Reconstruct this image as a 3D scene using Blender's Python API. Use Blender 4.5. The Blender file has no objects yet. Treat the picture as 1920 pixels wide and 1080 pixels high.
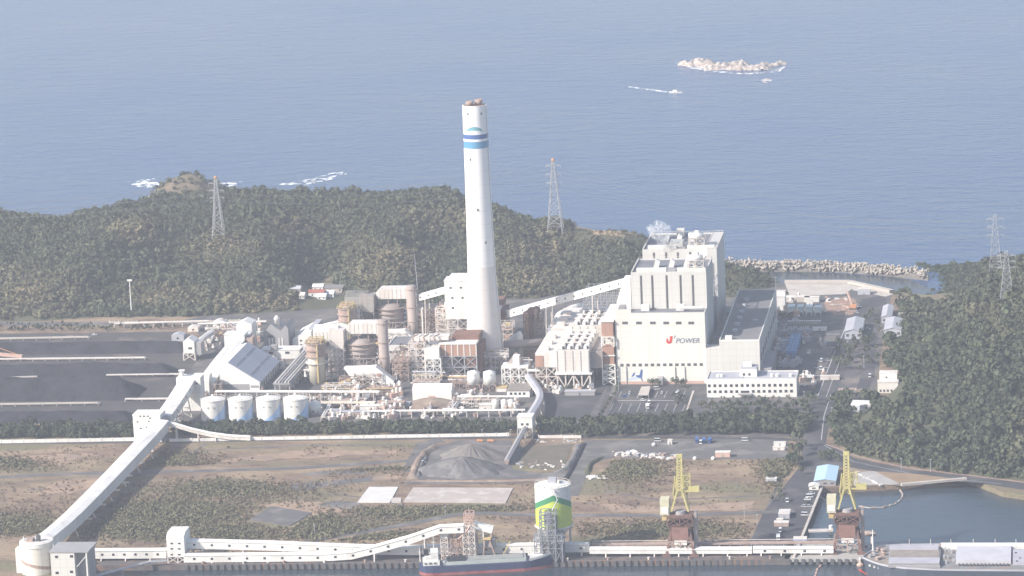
import bpy, bmesh, math, random
import numpy as np
from mathutils import Vector, Matrix
random.seed(7); rng = np.random.default_rng(11)
sc = bpy.context.scene; col = sc.collection
# ------------------------------------------------------------------ camera
# telephoto view from a helicopter; world: x along the quay, y inland to the sea, z up, origin at the chimney foot
FPX = 6600.0                                        # focal length in pixels of a 1920 px wide frame
CAM = np.array([412.12, -2578.56, 589.95])
ROT = np.array([[0.98915589, 0.01200396, 0.14637805],
                [0.14091801, 0.20327025, -0.96892896],
                [-0.04138529, 0.97904908, 0.19937439]])
cam = bpy.data.objects.new('camera', bpy.data.cameras.new('camera')); col.objects.link(cam)
cam.data.sensor_width = 36.0; cam.data.lens = 36.0 * FPX / 1920.0
cam.data.clip_start = 1.0; cam.data.clip_end = 60000.0
cam.matrix_world = Matrix([[*ROT[0], CAM[0]], [*ROT[1], CAM[1]], [*ROT[2], CAM[2]], [0, 0, 0, 1]])
sc.camera = cam
# ------------------------------------------------------------------ light
AZ, EL = math.radians(234.0), math.radians(35.0)    # azimuth clockwise from +y
SUN = np.array([math.sin(AZ)*math.cos(EL), math.cos(AZ)*math.cos(EL), math.sin(EL)])
w = bpy.data.worlds.new('World'); sc.world = w; w.use_nodes = True
nt = w.node_tree; bg = nt.nodes['Background']; sky = nt.nodes.new('ShaderNodeTexSky')
sky.sky_type = 'NISHITA'; sky.sun_disc = False; sky.sun_elevation = EL; sky.sun_rotation = AZ
sky.altitude = 100; sky.air_density = 1.0; sky.dust_density = 2.0; sky.ozone_density = 1.0
nt.links.new(sky.outputs[0], bg.inputs[0]); bg.inputs[1].default_value = 0.12
sun = bpy.data.objects.new('sun', bpy.data.lights.new('sun', 'SUN')); col.objects.link(sun)
sun.data.energy = 4.2; sun.data.angle = math.radians(0.5); sun.data.color = (1.0, 0.94, 0.86)
sun.rotation_euler = Vector(SUN).to_track_quat('Z', 'Y').to_euler()
sc.view_settings.view_transform = 'Standard'; sc.view_settings.look = 'None'
sc.view_settings.exposure = 0.72; sc.view_settings.gamma = 1.0
sc.cycles.max_bounces = 5; sc.cycles.diffuse_bounces = 2; sc.cycles.glossy_bounces = 2
sc.cycles.transparent_max_bounces = 8; sc.cycles.volume_bounces = 2
HAZE = 0.78e-4

# ------------------------------------------------------------------ pixel -> place helpers (where a thing stands)
def ray(px, py): return ROT @ np.array([(px-960)/FPX, -(py-540)/FPX, -1.0])
def G(px, py, z=0.0):
    d = ray(px, py); return CAM + d*((z-CAM[2])/d[2])
def GY(px, py, y):
    d = ray(px, py); return CAM + d*((y-CAM[1])/d[1])
def GX(px, py, x):
    d = ray(px, py); return CAM + d*((x-CAM[0])/d[0])
def ZT(x, y, py):                                    # height at which a vertical at (x, y) reaches image row py
    lo, hi = -20.0, 400.0
    for _ in range(40):
        m = (lo+hi)/2; q = ROT.T @ (np.array([x, y, m])-CAM)
        if 540-FPX*q[1]/-q[2] > py: lo = m
        else: hi = m
    return lo
def BX(pl, pr, pb, pt, z0=0.0):                      # front face of a grid-aligned box: x0, x1, y, top z
    a, b = G(pl, pb, z0), G(pr, pb, z0); y = (a[1]+b[1])/2
    return a[0], b[0], y, GY((pl+pr)/2, pt, y)[2]

# ------------------------------------------------------------------ materials
MATS = {}
def mat(name, c, rough=0.7, c2=None, scale=0.2, stretch=1.0, metal=0.0, bump=0.0, detail=5.0, lo=0.35, hi=0.65, spec=0.3, c3=None, scale3=0.02, lo3=0.5, hi3=0.62, rnd=0.0, panel=None):
    m = bpy.data.materials.new(name); m.use_nodes = True; n = m.node_tree.nodes; L = m.node_tree.links
    b = n['Principled BSDF']; b.inputs['Roughness'].default_value = rough; b.inputs['Metallic'].default_value = metal
    b.inputs['Specular IOR Level'].default_value = spec
    geo = n.new('ShaderNodeNewGeometry'); mp = n.new('ShaderNodeMapping'); mp.inputs['Scale'].default_value = (1, 1, stretch)
    L.new(geo.outputs['Position'], mp.inputs['Vector'])
    if c2 is None: c2 = tuple(x*0.82 for x in c)
    no = n.new('ShaderNodeTexNoise'); no.inputs['Scale'].default_value = scale; no.inputs['Detail'].default_value = detail; no.inputs['Roughness'].default_value = 0.65
    L.new(mp.outputs[0], no.inputs['Vector'])
    r = n.new('ShaderNodeMapRange'); r.inputs[1].default_value = lo; r.inputs[2].default_value = hi; L.new(no.outputs[0], r.inputs[0])
    mx = n.new('ShaderNodeMix'); mx.data_type = 'RGBA'; mx.inputs[6].default_value = (*c, 1); mx.inputs[7].default_value = (*c2, 1)
    L.new(r.outputs[0], mx.inputs[0]); out = mx.outputs[2]
    if c3:
        n3 = n.new('ShaderNodeTexNoise'); n3.inputs['Scale'].default_value = scale3; n3.inputs['Detail'].default_value = 8; n3.inputs['Roughness'].default_value = 0.6
        L.new(mp.outputs[0], n3.inputs['Vector']); r3 = n.new('ShaderNodeMapRange'); r3.inputs[1].default_value = lo3; r3.inputs[2].default_value = hi3
        L.new(n3.outputs[0], r3.inputs[0]); m3 = n.new('ShaderNodeMix'); m3.data_type = 'RGBA'; m3.inputs[7].default_value = (*c3, 1)
        L.new(r3.outputs[0], m3.inputs[0]); L.new(out, m3.inputs[6]); out = m3.outputs[2]
    if panel:                                        # cladding joints: thin darker lines every so many metres in z, and in x and y
        sp = n.new('ShaderNodeSeparateXYZ'); L.new(geo.outputs['Position'], sp.inputs[0]); acc = None
        for ax, p_ in ((2, panel[0]), (0, panel[1]), (1, panel[1])):
            if not p_: continue
            dv = n.new('ShaderNodeMath'); dv.operation = 'DIVIDE'; dv.inputs[1].default_value = p_; L.new(sp.outputs[ax], dv.inputs[0])
            fr = n.new('ShaderNodeMath'); fr.operation = 'FRACT'; L.new(dv.outputs[0], fr.inputs[0]); lt = n.new('ShaderNodeMath'); lt.operation = 'LESS_THAN'; lt.inputs[1].default_value = .38/p_; L.new(fr.outputs[0], lt.inputs[0])
            if acc is None: acc = lt.outputs[0]
            else: mxx = n.new('ShaderNodeMath'); mxx.operation = 'MAXIMUM'; L.new(acc, mxx.inputs[0]); L.new(lt.outputs[0], mxx.inputs[1]); acc = mxx.outputs[0]
        pm = n.new('ShaderNodeMix'); pm.data_type = 'RGBA'; ml = n.new('ShaderNodeMath'); ml.operation = 'MULTIPLY'; ml.inputs[1].default_value = .17; L.new(acc, ml.inputs[0]); L.new(ml.outputs[0], pm.inputs[0]); L.new(out, pm.inputs[6]); pm.inputs[7].default_value = (.22, .20, .18, 1); out = pm.outputs[2]
    if rnd:
        mm = n.new('ShaderNodeMapRange'); mm.inputs[3].default_value = 1-rnd; mm.inputs[4].default_value = 1+rnd
        L.new(geo.outputs['Random Per Island'], mm.inputs[0]); vm = n.new('ShaderNodeVectorMath'); vm.operation = 'SCALE'
        L.new(out, vm.inputs[0]); L.new(mm.outputs[0], vm.inputs['Scale']); out = vm.outputs[0]
    L.new(out, b.inputs['Base Color'])
    if bump:
        bu = n.new('ShaderNodeBump'); bu.inputs['Strength'].default_value = 1.0; bu.inputs['Distance'].default_value = bump
        L.new(no.outputs[0], bu.inputs['Height']); L.new(bu.outputs[0], b.inputs['Normal'])
    MATS[name] = m; return m
def tint_mat(name, rough=0.8, rnd=0.25):             # colour from the mesh's own 'tint' attribute (leaf colours)
    m = bpy.data.materials.new(name); m.use_nodes = True; n = m.node_tree.nodes; L = m.node_tree.links
    b = n['Principled BSDF']; b.inputs['Roughness'].default_value = rough; b.inputs['Specular IOR Level'].default_value = 0.15
    a = n.new('ShaderNodeAttribute'); a.attribute_name = 'tint'; geo = n.new('ShaderNodeNewGeometry')
    mm = n.new('ShaderNodeMapRange'); mm.inputs[3].default_value = 1-rnd; mm.inputs[4].default_value = 1+rnd
    L.new(geo.outputs['Random Per Island'], mm.inputs[0]); vm = n.new('ShaderNodeVectorMath'); vm.operation = 'SCALE'
    L.new(a.outputs['Color'], vm.inputs[0]); L.new(mm.outputs[0], vm.inputs['Scale']); L.new(vm.outputs[0], b.inputs['Base Color'])
    MATS[name] = m; return m
W = mat('white_paint', (.79, .775, .74), .55, (.66, .635, .59), .07, .2, c3=(.60, .55, .50), scale3=.11, lo3=.60, hi3=.78, panel=(3.4, 5.2))
WD = mat('weathered_white', (.735, .695, .65), .6, (.585, .52, .47), .1, .2, c3=(.50, .385, .32), scale3=.16, lo3=.60, hi3=.78, panel=(2.9, 3.6))
CREAM = mat('cream_cladding', (.74, .72, .66), .6, (.655, .635, .575), .05, .12, c3=(.60, .55, .47), scale3=.09, lo3=.60, hi3=.82, panel=(4.4, 6.6))
CREAM2 = mat('cream_panel', (.61, .595, .56), .6, (.575, .555, .515), .05, .12, panel=(5.2, 4.8))
GROOF = mat('grey_roof', (.20, .20, .22), .8, (.15, .15, .165), .08)
LROOF = mat('light_grey_roof', (.42, .42, .45), .7, (.36, .36, .39), .06)
SHEDROOF = mat('blue_grey_roof', (.36, .37, .42), .5, (.31, .32, .37), .05)
DROOF = mat('dark_grey_roof', (.195, .19, .195), .85, (.165, .16, .165), .06)
STRIPE = mat('skylight_strip', (.22, .22, .25), .5)
WALLG = mat('grey_wall', (.34, .33, .33), .7, (.28, .27, .27), .05, .3)
DARK = mat('dark_glass', (.03, .035, .04), .2, (.05, .05, .06), .3)
SEAM = mat('dark_seam', (.10, .10, .105), .7)
STEEL = mat('galvanised_steel', (.46, .47, .49), .5, (.38, .38, .40), .3, metal=.3)
WSTEEL = mat('white_steel', (.70, .655, .61), .6, (.52, .445, .40), .3)
BROWN = mat('rust_brown_cladding', (.22, .115, .08), .75, (.15, .08, .06), .15, .3)
PINK = mat('faded_red_cladding', (.42, .25, .18), .7, (.33, .19, .14), .12, .3)
RUST = mat('rusty_steel', (.20, .11, .085), .8, (.12, .07, .06), .25)
RUSTL = mat('pale_rust_steel', (.42, .325, .28), .8, (.30, .21, .175), .25)
DUCT = mat('duct_grey', (.37, .315, .29), .7, (.28, .235, .22), .1, .3, c3=(.24, .17, .14), scale3=.14, lo3=.58, hi3=.74)
YEL = mat('yellow_steel', (.54, .48, .20), .6, (.42, .37, .15), .3)
WIRE = mat('grey_wire', (.16, .165, .175), .7)
OCHRE = mat('ochre_pipe', (.55, .42, .20), .6, (.45, .33, .16), .2)
ORANGE = mat('orange_paint', (.62, .30, .14), .6)
RED = mat('red_paint', (.50, .06, .04), .6)
SALMON = mat('salmon_paint', (.58, .40, .33), .6, (.48, .31, .25), .3)
CONC = mat('concrete', (.40, .38, .35), .9, (.32, .30, .28), .12)
PCONC = mat('pale_concrete', (.50, .46, .41), .9, (.42, .37, .33), .08)
ASPH = mat('asphalt', (.075, .075, .08), .9, (.055, .055, .06), .08, c3=(.11, .105, .105), scale3=.03)
COAL = mat('coal', (.017, .018, .023), .9, (.034, .036, .044), .10, bump=1.4, c3=(.040, .042, .050), scale3=.05, lo3=.46, hi3=.70)
BLUE = mat('blue_paint', (.16, .34, .60), .6)
LBLUE = mat('pale_blue_roof', (.42, .58, .68), .6, (.38, .53, .64), .1)
CHIM = mat('chimney_white', (.82, .81, .80), .6, (.755, .73, .705), .05, .12, c3=(.66, .62, .585), scale3=.06, lo3=.60, hi3=.85, panel=(10, None))
CHIMG = mat('chimney_lower', (.70, .665, .64), .7, (.64, .60, .57), .05, .12, panel=(10, None))
LINE = mat('road_paint', (.6, .6, .58), .7)
TRUNK = mat('bark', (.09, .07, .05), .9)

# ------------------------------------------------------------------ mesh and object helpers
def tag(o, label=None, cat=None, group=None, kind=None):
    if label: o['label'] = label
    if cat: o['category'] = cat
    if group: o['group'] = group
    if kind: o['kind'] = kind
    return o
def T(name, label, cat, x, y, z=0.0, group=None):
    o = bpy.data.objects.new(name, None); col.objects.link(o); o.location = (x, y, z); o.empty_display_size = 3
    return tag(o, label, cat, group)
def wloc(o):
    v = Vector((0, 0, 0))
    while o: v += o.location; o = o.parent
    return v
class M:
    def __init__(s): s.v = []; s.f = []
    def add(s, vs, fs):
        k = len(s.v); s.v += [tuple(map(float, p)) for p in vs]; s.f += [tuple(i+k for i in f) for f in fs]; return s
    def box(s, x0, x1, y0, y1, z0, z1):
        if x0 > x1: x0, x1 = x1, x0
        if y0 > y1: y0, y1 = y1, y0
        return s.add([(x0,y0,z0),(x1,y0,z0),(x1,y1,z0),(x0,y1,z0),(x0,y0,z1),(x1,y0,z1),(x1,y1,z1),(x0,y1,z1)],
                     [(0,3,2,1),(4,5,6,7),(0,1,5,4),(1,2,6,5),(2,3,7,6),(3,0,4,7)])
    def prism(s, pts, z0, z1):                       # pts counter-clockwise in plan
        n = len(pts); return s.add([(*p[:2], z0) for p in pts]+[(*p[:2], z1) for p in pts],
            [tuple(range(n))[::-1], tuple(range(n, 2*n))]+[(i, (i+1) % n, n+(i+1) % n, n+i) for i in range(n)])
    def xprism(s, prof, y0, y1):                     # profile in x-z extruded along y
        n = len(prof); return s.add([(p[0], y0, p[1]) for p in prof]+[(p[0], y1, p[1]) for p in prof],
            [tuple(range(n)), tuple(range(n, 2*n))[::-1]]+[((i+1) % n, i, n+i, n+(i+1) % n) for i in range(n)])
    def yprism(s, prof, x0, x1):                     # profile in y-z extruded along x
        n = len(prof); return s.add([(x0, p[0], p[1]) for p in prof]+[(x1, p[0], p[1]) for p in prof],
            [tuple(range(n))[::-1], tuple(range(n, 2*n))]+[(i, (i+1) % n, n+(i+1) % n, n+i) for i in range(n)])
    def lathe(s, x, y, prof, n=24, cap=True):        # prof = [(r, z), ...] bottom to top
        vs = [(x+r*math.cos(2*math.pi*i/n), y+r*math.sin(2*math.pi*i/n), z) for r, z in prof for i in range(n)]
        fs = [(k*n+i, k*n+(i+1) % n, (k+1)*n+(i+1) % n, (k+1)*n+i) for k in range(len(prof)-1) for i in range(n)]
        if cap: fs += [tuple(range(n))[::-1], tuple(range((len(prof)-1)*n, len(prof)*n))]
        return s.add(vs, fs)
    def cyl(s, x, y, z0, z1, r0, r1=None, n=20): return s.lathe(x, y, [(r0, z0), (r0 if r1 is None else r1, z1)], n)
    def tube(s, pts, r, n=7, r2=None):
        pts = [Vector(p) for p in pts]; vs = []; up = None
        for i, p in enumerate(pts):
            t = (pts[min(i+1, len(pts)-1)]-pts[max(i-1, 0)]).normalized()
            a = t.cross(Vector((0, 0, 1)) if abs(t.z) < .95 else Vector((1, 0, 0))).normalized(); b = a.cross(t)
            q = r if r2 is None else r+(r2-r)*i/(len(pts)-1)
            vs += [p+(a*math.cos(2*math.pi*k/n)+b*math.sin(2*math.pi*k/n))*q for k in range(n)]
        fs = [(i*n+k, i*n+(k+1) % n, (i+1)*n+(k+1) % n, (i+1)*n+k) for i in range(len(pts)-1) for k in range(n)]
        m = len(pts)-1; return s.add(vs, fs+[tuple(range(n))[::-1], tuple(range(m*n, m*n+n))])
    def beam(s, p, q, w, h=None):                    # square bar from p to q
        p, q = Vector(p), Vector(q); h = h or w; t = (q-p).normalized()
        a = t.cross(Vector((0, 0, 1)) if abs(t.z) < .95 else Vector((0, 1, 0))).normalized()*w/2; b = a.cross(t).normalized()*h/2
        return s.add([p-a-b, p+a-b, p+a+b, p-a+b, q-a-b, q+a-b, q+a+b, q-a+b],
                     [(0,1,2,3),(7,6,5,4),(1,0,4,5),(2,1,5,6),(3,2,6,7),(0,3,7,4)])
    def ribbon(s, pts, w, z=None):                   # flat strip along a path
        pts = [np.array(p, float) for p in pts]; vs = []
        for i, p in enumerate(pts):
            t = (pts[min(i+1, len(pts)-1)]-pts[max(i-1, 0)])[:2]; t = t/np.linalg.norm(t); nn = np.array([-t[1], t[0]])*w/2
            for sgn in (1, -1): vs.append((p[0]+sgn*nn[0], p[1]+sgn*nn[1], p[2] if z is None else z))
        return s.add(vs, [(2*i, 2*i+1, 2*i+3, 2*i+2) for i in range(len(pts)-1)])
    def frame(s, x0, x1, y0, y1, z0, z1, nx=1, ny=1, nz=2, w=.5, brace=True):   # open steel frame
        X = np.linspace(x0, x1, nx+1); Y = np.linspace(y0, y1, ny+1); Z = np.linspace(z0, z1, nz+1)
        for x in X:
            for y in Y: s.beam((x, y, z0), (x, y, z1), w)
        for z in Z[1:]:
            for y in Y: s.beam((x0, y, z), (x1, y, z), w*.8)
            for x in X: s.beam((x, y0, z), (x, y1, z), w*.8)
        if brace:
            for k in range(nz):
                for i in range(nx):
                    s.beam((X[i], y0, Z[k]), (X[i+1], y0, Z[k+1]), w*.6); s.beam((X[i+1], y0, Z[k]), (X[i], y0, Z[k+1]), w*.6)
                for j in range(ny):
                    s.beam((x1, Y[j], Z[k]), (x1, Y[j+1], Z[k+1]), w*.6)
        return s
    def o(s, name, m, parent=None, smooth=False):
        me = bpy.data.meshes.new(name); off = wloc(parent) if parent else Vector((0, 0, 0))
        me.from_pydata([(a-off.x, b-off.y, c-off.z) for a, b, c in s.v], [], s.f)
        bm = bmesh.new(); bm.from_mesh(me); bmesh.ops.recalc_face_normals(bm, faces=bm.faces); bm.to_mesh(me); bm.free()
        me.materials.append(m); ob = bpy.data.objects.new(name, me); col.objects.link(ob)
        if parent: ob.parent = parent
        if smooth: me.polygons.foreach_set('use_smooth', [True]*len(me.polygons))
        return ob
def sheet(name, pts, z, m, kind='structure', depth=0.0, label=None):     # flat ground sheet from a plan polygon
    me = bpy.data.meshes.new(name); bm = bmesh.new(); vs = [bm.verts.new((p[0], p[1], z)) for p in pts]; f = bm.faces.new(vs); f.normal_update()
    if f.normal.z < 0: f.normal_flip()
    if depth:
        r = bmesh.ops.extrude_face_region(bm, geom=[f]); bmesh.ops.translate(bm, vec=(0, 0, -depth), verts=[e for e in r['geom'] if isinstance(e, bmesh.types.BMVert)])
        bmesh.ops.recalc_face_normals(bm, faces=bm.faces)
    bmesh.ops.triangulate(bm, faces=bm.faces); bm.to_mesh(me); bm.free(); me.materials.append(m)
    o = bpy.data.objects.new(name, me); col.objects.link(o); return tag(o, label, kind=kind)
def copy_tree(o, parent=None):
    c = o.copy(); col.objects.link(c); c.parent = parent
    for ch in list(o.children): copy_tree(ch, c)
    return c
def npmesh(name, V, F, m, tint=None):                # V (n,3), F (k,4 or 3) arrays
    me = bpy.data.meshes.new(name); k = F.shape[1]; me.vertices.add(len(V)); me.vertices.foreach_set('co', V.astype(np.float32).ravel())
    me.loops.add(F.size); me.loops.foreach_set('vertex_index', F.astype(np.int32).ravel())
    me.polygons.add(len(F)); me.polygons.foreach_set('loop_start', np.arange(0, F.size, k, dtype=np.int32))
    me.update(calc_edges=True)
    if tint is not None:
        a = me.color_attributes.new('tint', 'FLOAT_COLOR', 'POINT'); a.data.foreach_set('color', np.c_[tint, np.ones(len(tint))].astype(np.float32).ravel())
    me.materials.append(m); o = bpy.data.objects.new(name, me); col.objects.link(o); return o
def vnoise(x, y, s, seed=0):                         # smooth value noise in plan, 0..1
    x = np.asarray(x)/s; y = np.asarray(y)/s; xi = np.floor(x).astype(int); yi = np.floor(y).astype(int); fx = x-xi; fy = y-yi
    fx = fx*fx*(3-2*fx); fy = fy*fy*(3-2*fy)
    h = lambda a, b: (np.sin(a*127.1+b*311.7+seed*74.7)*43758.5453) % 1.0
    return (h(xi, yi)*(1-fx)+h(xi+1, yi)*fx)*(1-fy)+(h(xi, yi+1)*(1-fx)+h(xi+1, yi+1)*fx)*fy
# ================================================================== SETTING
SEAZ = -3.5
# sea: one sheet to beyond the horizon
def water_mat(name, deep, rough, scales, dist):
    m = bpy.data.materials.new(name); m.use_nodes = True; n = m.node_tree.nodes; L = m.node_tree.links; b = n['Principled BSDF']
    b.inputs['Roughness'].default_value = rough; b.inputs['IOR'].default_value = 1.33
    geo = n.new('ShaderNodeNewGeometry'); prev = None
    for i, (s, d, sx) in enumerate(zip(scales, dist, (.55, .6, .7))):
        mp = n.new('ShaderNodeMapping'); mp.inputs['Scale'].default_value = (sx, 1.0, 1.0); mp.inputs['Rotation'].default_value = (0, 0, .2-.25*i)
        L.new(geo.outputs['Position'], mp.inputs[0]); no = n.new('ShaderNodeTexNoise'); no.inputs['Scale'].default_value = s; no.inputs['Detail'].default_value = 3
        L.new(mp.outputs[0], no.inputs['Vector']); bu = n.new('ShaderNodeBump'); bu.inputs['Distance'].default_value = d; bu.inputs['Strength'].default_value = 1.0
        L.new(no.outputs[0], bu.inputs['Height'])
        if prev: L.new(prev.outputs[0], bu.inputs['Normal'])
        prev = bu
    L.new(prev.outputs[0], b.inputs['Normal'])
    big = n.new('ShaderNodeTexNoise'); big.inputs['Scale'].default_value = .0025; big.inputs['Detail'].default_value = 4; L.new(geo.outputs['Position'], big.inputs['Vector'])
    mx = n.new('ShaderNodeMix'); mx.data_type = 'RGBA'; mx.inputs[6].default_value = (*deep, 1); mx.inputs[7].default_value = (*[c*1.35 for c in deep], 1)
    L.new(big.outputs[0], mx.inputs[0]); L.new(mx.outputs[2], b.inputs['Base Color']); rm = n.new('ShaderNodeMapRange'); rm.inputs[1].default_value = .35; rm.inputs[2].default_value = .65; rm.inputs[3].default_value = rough*.8; rm.inputs[4].default_value = rough*1.25; L.new(big.outputs[0], rm.inputs[0]); L.new(rm.outputs[0], b.inputs['Roughness']); return m
SEAM_W = water_mat('sea_water', (.033, .069, .146), .20, (.04, .12, .34), (2.2, 1.5, .6))
HARB = water_mat('harbour_water', (.030, .044, .056), .18, (.12, .3, .8), (.25, .14, .05))
S = 40000
sea = tag(M().add([(-S, -S, SEAZ), (S, -S, SEAZ), (S, S, SEAZ), (-S, S, SEAZ)], [(0, 1, 2, 3)]).o('sea', SEAM_W), kind='structure')

# land: flat plant ground with the harbour basin cut into its front edge
def field_mat():                                    # dry grass: streaks and patches of straw, brown, grey and olive at three sizes
    m = bpy.data.materials.new('dry_field'); m.use_nodes = True; n = m.node_tree.nodes; L = m.node_tree.links; b = n['Principled BSDF']; b.inputs['Roughness'].default_value = .95; b.inputs['Specular IOR Level'].default_value = .1
    geo = n.new('ShaderNodeNewGeometry'); out = None
    for sc_, sx, det, lo, hi, c in ((.35, .55, 6, .3, .7, (.29, .212, .145)), (.085, .5, 7, .46, .60, (.155, .112, .09)), (.03, .6, 8, .48, .60, (.325, .245, .165)), (.016, .55, 8, .50, .60, (.185, .168, .105)), (.05, .45, 8, .60, .70, (.20, .175, .165)), (1.1, .5, 3, .52, .68, (.13, .10, .075))):
        mp = n.new('ShaderNodeMapping'); mp.inputs['Scale'].default_value = (sx, 1, 1); mp.inputs['Location'].default_value = (sc_*911, 37, 0); L.new(geo.outputs['Position'], mp.inputs[0])
        no = n.new('ShaderNodeTexNoise'); no.inputs['Scale'].default_value = sc_; no.inputs['Detail'].default_value = det; no.inputs['Roughness'].default_value = .62; L.new(mp.outputs[0], no.inputs['Vector'])
        r = n.new('ShaderNodeMapRange'); r.inputs[1].default_value = lo; r.inputs[2].default_value = hi; L.new(no.outputs[0], r.inputs[0])
        mx = n.new('ShaderNodeMix'); mx.data_type = 'RGBA'; mx.inputs[7].default_value = (*c, 1); L.new(r.outputs[0], mx.inputs[0])
        if out is None: mx.inputs[6].default_value = (.20, .145, .11, 1); bu = n.new('ShaderNodeBump'); bu.inputs['Distance'].default_value = .9; L.new(no.outputs[0], bu.inputs['Height']); L.new(bu.outputs[0], b.inputs['Normal'])
        else: L.new(out, mx.inputs[6])
        out = mx.outputs[2]
    L.new(out, b.inputs['Base Color']); return m
GRASS = field_mat()
YQ = lambda px: G(px, 1062-(px*.0095), 0)            # quay edge
bas = [G(1482, 1049), G(1541, 914), G(1600, 913), G(1680, 909), G(1815, 899)]
shore = [G(1840, 906), G(1880, 922), G(1990, 938)]
land = [G(-500, 1160), G(172, 1160), YQ(172), YQ(200), YQ(700), YQ(1200), *bas, *shore, (700, -420, 0), (900, 100, 0), (700, 420, 0),
        G(1740, 553), G(1672, 546), G(1592, 528), G(1478, 528), G(1440, 540), G(1360, 530), (120, 330, 0), (-300, 420, 0), (-900, 420, 0), (-1300, 0, 0)]
sheet('ground', land, 0.0, GRASS, depth=9)
qw = M()
for a, b in zip([YQ(172), YQ(200), YQ(700), YQ(1200)], [YQ(200), YQ(700), YQ(1200), G(1482, 1049)]): qw.beam((a[0], a[1]-.3, -1.5), (b[0], b[1]-.3, -1.5), 1.0, 3.6)
tag(qw.o('quay', mat('quay_face', (.15, .135, .125), .9, (.10, .085, .08), .15, c3=(.20, .13, .10), scale3=.1)), kind='structure')
hb = [G(1490, 1052, SEAZ), G(1541, 916, SEAZ), G(1815, 903, SEAZ), G(1885, 926, SEAZ), G(2000, 944, SEAZ), G(2080, 1050, SEAZ)]
sheet('harbour_water', hb, SEAZ+.06, HARB)
# the front strip of harbour water before the quay
sheet('harbour_water', [G(-300, 1064, SEAZ), G(1500, 1044, SEAZ), G(2200, 1044, SEAZ), G(2200, 1200, SEAZ), G(-300, 1200, SEAZ)], SEAZ+.12, HARB)
sheet('harbour_water', [G(1330, 545, SEAZ), G(1330, 508, SEAZ), G(1480, 508, SEAZ), G(1690, 520, SEAZ), G(1760, 545, SEAZ), G(1700, 560, SEAZ)], SEAZ+.06, HARB)

# paved ground of the works
GRAVEL = mat('yard_ground', (.12, .115, .115), .95, (.085, .083, .085), .1, c3=(.20, .17, .15), scale3=.04, lo3=.5, hi3=.66)
COALG = mat('coal_yard_ground', (.085, .078, .076), .95, (.06, .057, .058), .08, c3=(.17, .135, .115), scale3=.035, lo3=.56, hi3=.7)
DIRT = mat('bare_dirt', (.26, .19, .145), .95, (.20, .15, .12), .15, c3=(.34, .27, .21), scale3=.08)
GDIRT = mat('grey_dirt', (.135, .125, .125), .95, (.105, .10, .10), .12, c3=(.19, .175, .165), scale3=.05)
def P(*pp): return [G(a, b) for a, b in pp]
sheet('yard', P((255, 800), (385, 640), (345, 600), (620, 545), (1180, 548), (1330, 535), (1480, 530), (1592, 530), (1672, 548), (1655, 640), (1640, 745), (1530, 820), (1010, 815), (1000, 790)), .05, GRAVEL)
sheet('coal_yard', P((-200, 800), (-200, 628), (340, 622), (390, 640), (300, 790)), .08, COALG)
sheet('road', P((-60, 612), (-60, 604), (330, 603), (560, 598), (560, 602), (330, 609)), .1, GDIRT)
sheet('car_park', P((1140, 722), (1330, 722), (1322, 778), (1120, 783)), .12, ASPH)
sheet('yard_asphalt', P((1000, 722), (1140, 722), (1100, 788), (1000, 790)), .10, ASPH)
# roads
def road(name, pp, w, m=ASPH, z=.16): return tag(M().ribbon([G(a, b) for a, b in pp], w, z).o(name, m), kind='structure')
road('road', [(-100, 832), (250, 829), (480, 825), (760, 822), (1010, 820), (1200, 820), (1440, 822), (1545, 828)], 7)
sheet('road', P((1505, 830), (1530, 740), (1560, 660), (1590, 590), (1620, 560), (1652, 555), (1630, 600), (1590, 680), (1564, 745), (1548, 830), (1600, 858), (1700, 880), (1830, 895), (1990, 915), (1990, 930), (1850, 908), (1700, 894), (1590, 876), (1540, 872), (1500, 880)), .14, ASPH)
road('road', [(1652, 560), (1632, 640), (1628, 700), (1612, 745)], 9, ASPH, .18)
road('road', [(560, 1020), (640, 1004), (760, 984), (852, 966), (900, 962), (1000, 966), (1240, 967), (1400, 962), (1490, 958)], 7.5, GDIRT, .15)
sheet('quayside', P((1395, 1040), (1432, 960), (1505, 868), (1545, 872), (1541, 914), (1480, 1049)), .12, ASPH)
road('road', [(-60, 897), (150, 888), (340, 884), (560, 878), (700, 868), (790, 862)], 7, GDIRT, .13)
road('road', [(770, 885), (800, 830), (830, 826)], 13, GDIRT, .14)
road('road', [(760, 905), (900, 905), (1075, 898)], 6, GDIRT, .12)
sheet('yard', P((1095, 826), (1480, 822), (1475, 860), (1380, 862), (1150, 858), (1110, 868), (1085, 930), (1062, 930), (1075, 880)), .11, GDIRT)
sheet('gravel_yard', P((785, 900), (812, 840), (860, 826), (960, 826), (960, 880), (1010, 888), (1062, 885), (1060, 898)), .17, GDIRT)
sheet('gravel_yard', P((968, 838), (1075, 833), (1055, 880), (1010, 880), (965, 868)), .2, mat('olive_ground', (.16, .135, .10), .95, (.12, .11, .085), .1))
sheet('shore_strip', P((1590, 876), (1700, 888), (1850, 908), (1800, 898), (1640, 910), (1600, 905)), .1, DIRT)
# road markings
for pp, w_ in (([(1534, 742), (1565, 660), (1592, 600)], .5), ([(1549, 745), (1581, 660), (1606, 600)], .3), ([(1540, 825), (1545, 780), (1558, 740)], .4), ([(1545, 835), (1600, 866), (1720, 891), (1880, 908)], .35)):
    road('road_marking', pp, w_, LINE, .2)
for py in (627, 640, 652, 676, 690, 705, 741): road('road_marking', [(1545-(py-640)*.38, py), (1572-(py-640)*.36, py)], 1.1, LINE, .2)
for i in range(9):
    a = G(1166+i*17, 752); road('road_marking', [(1166+i*17, 734), (1160+i*17, 746)], .3, LINE, .2)
    road('road_marking', [(1150+i*17, 757), (1143+i*17, 772)], .3, LINE, .2)

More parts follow.
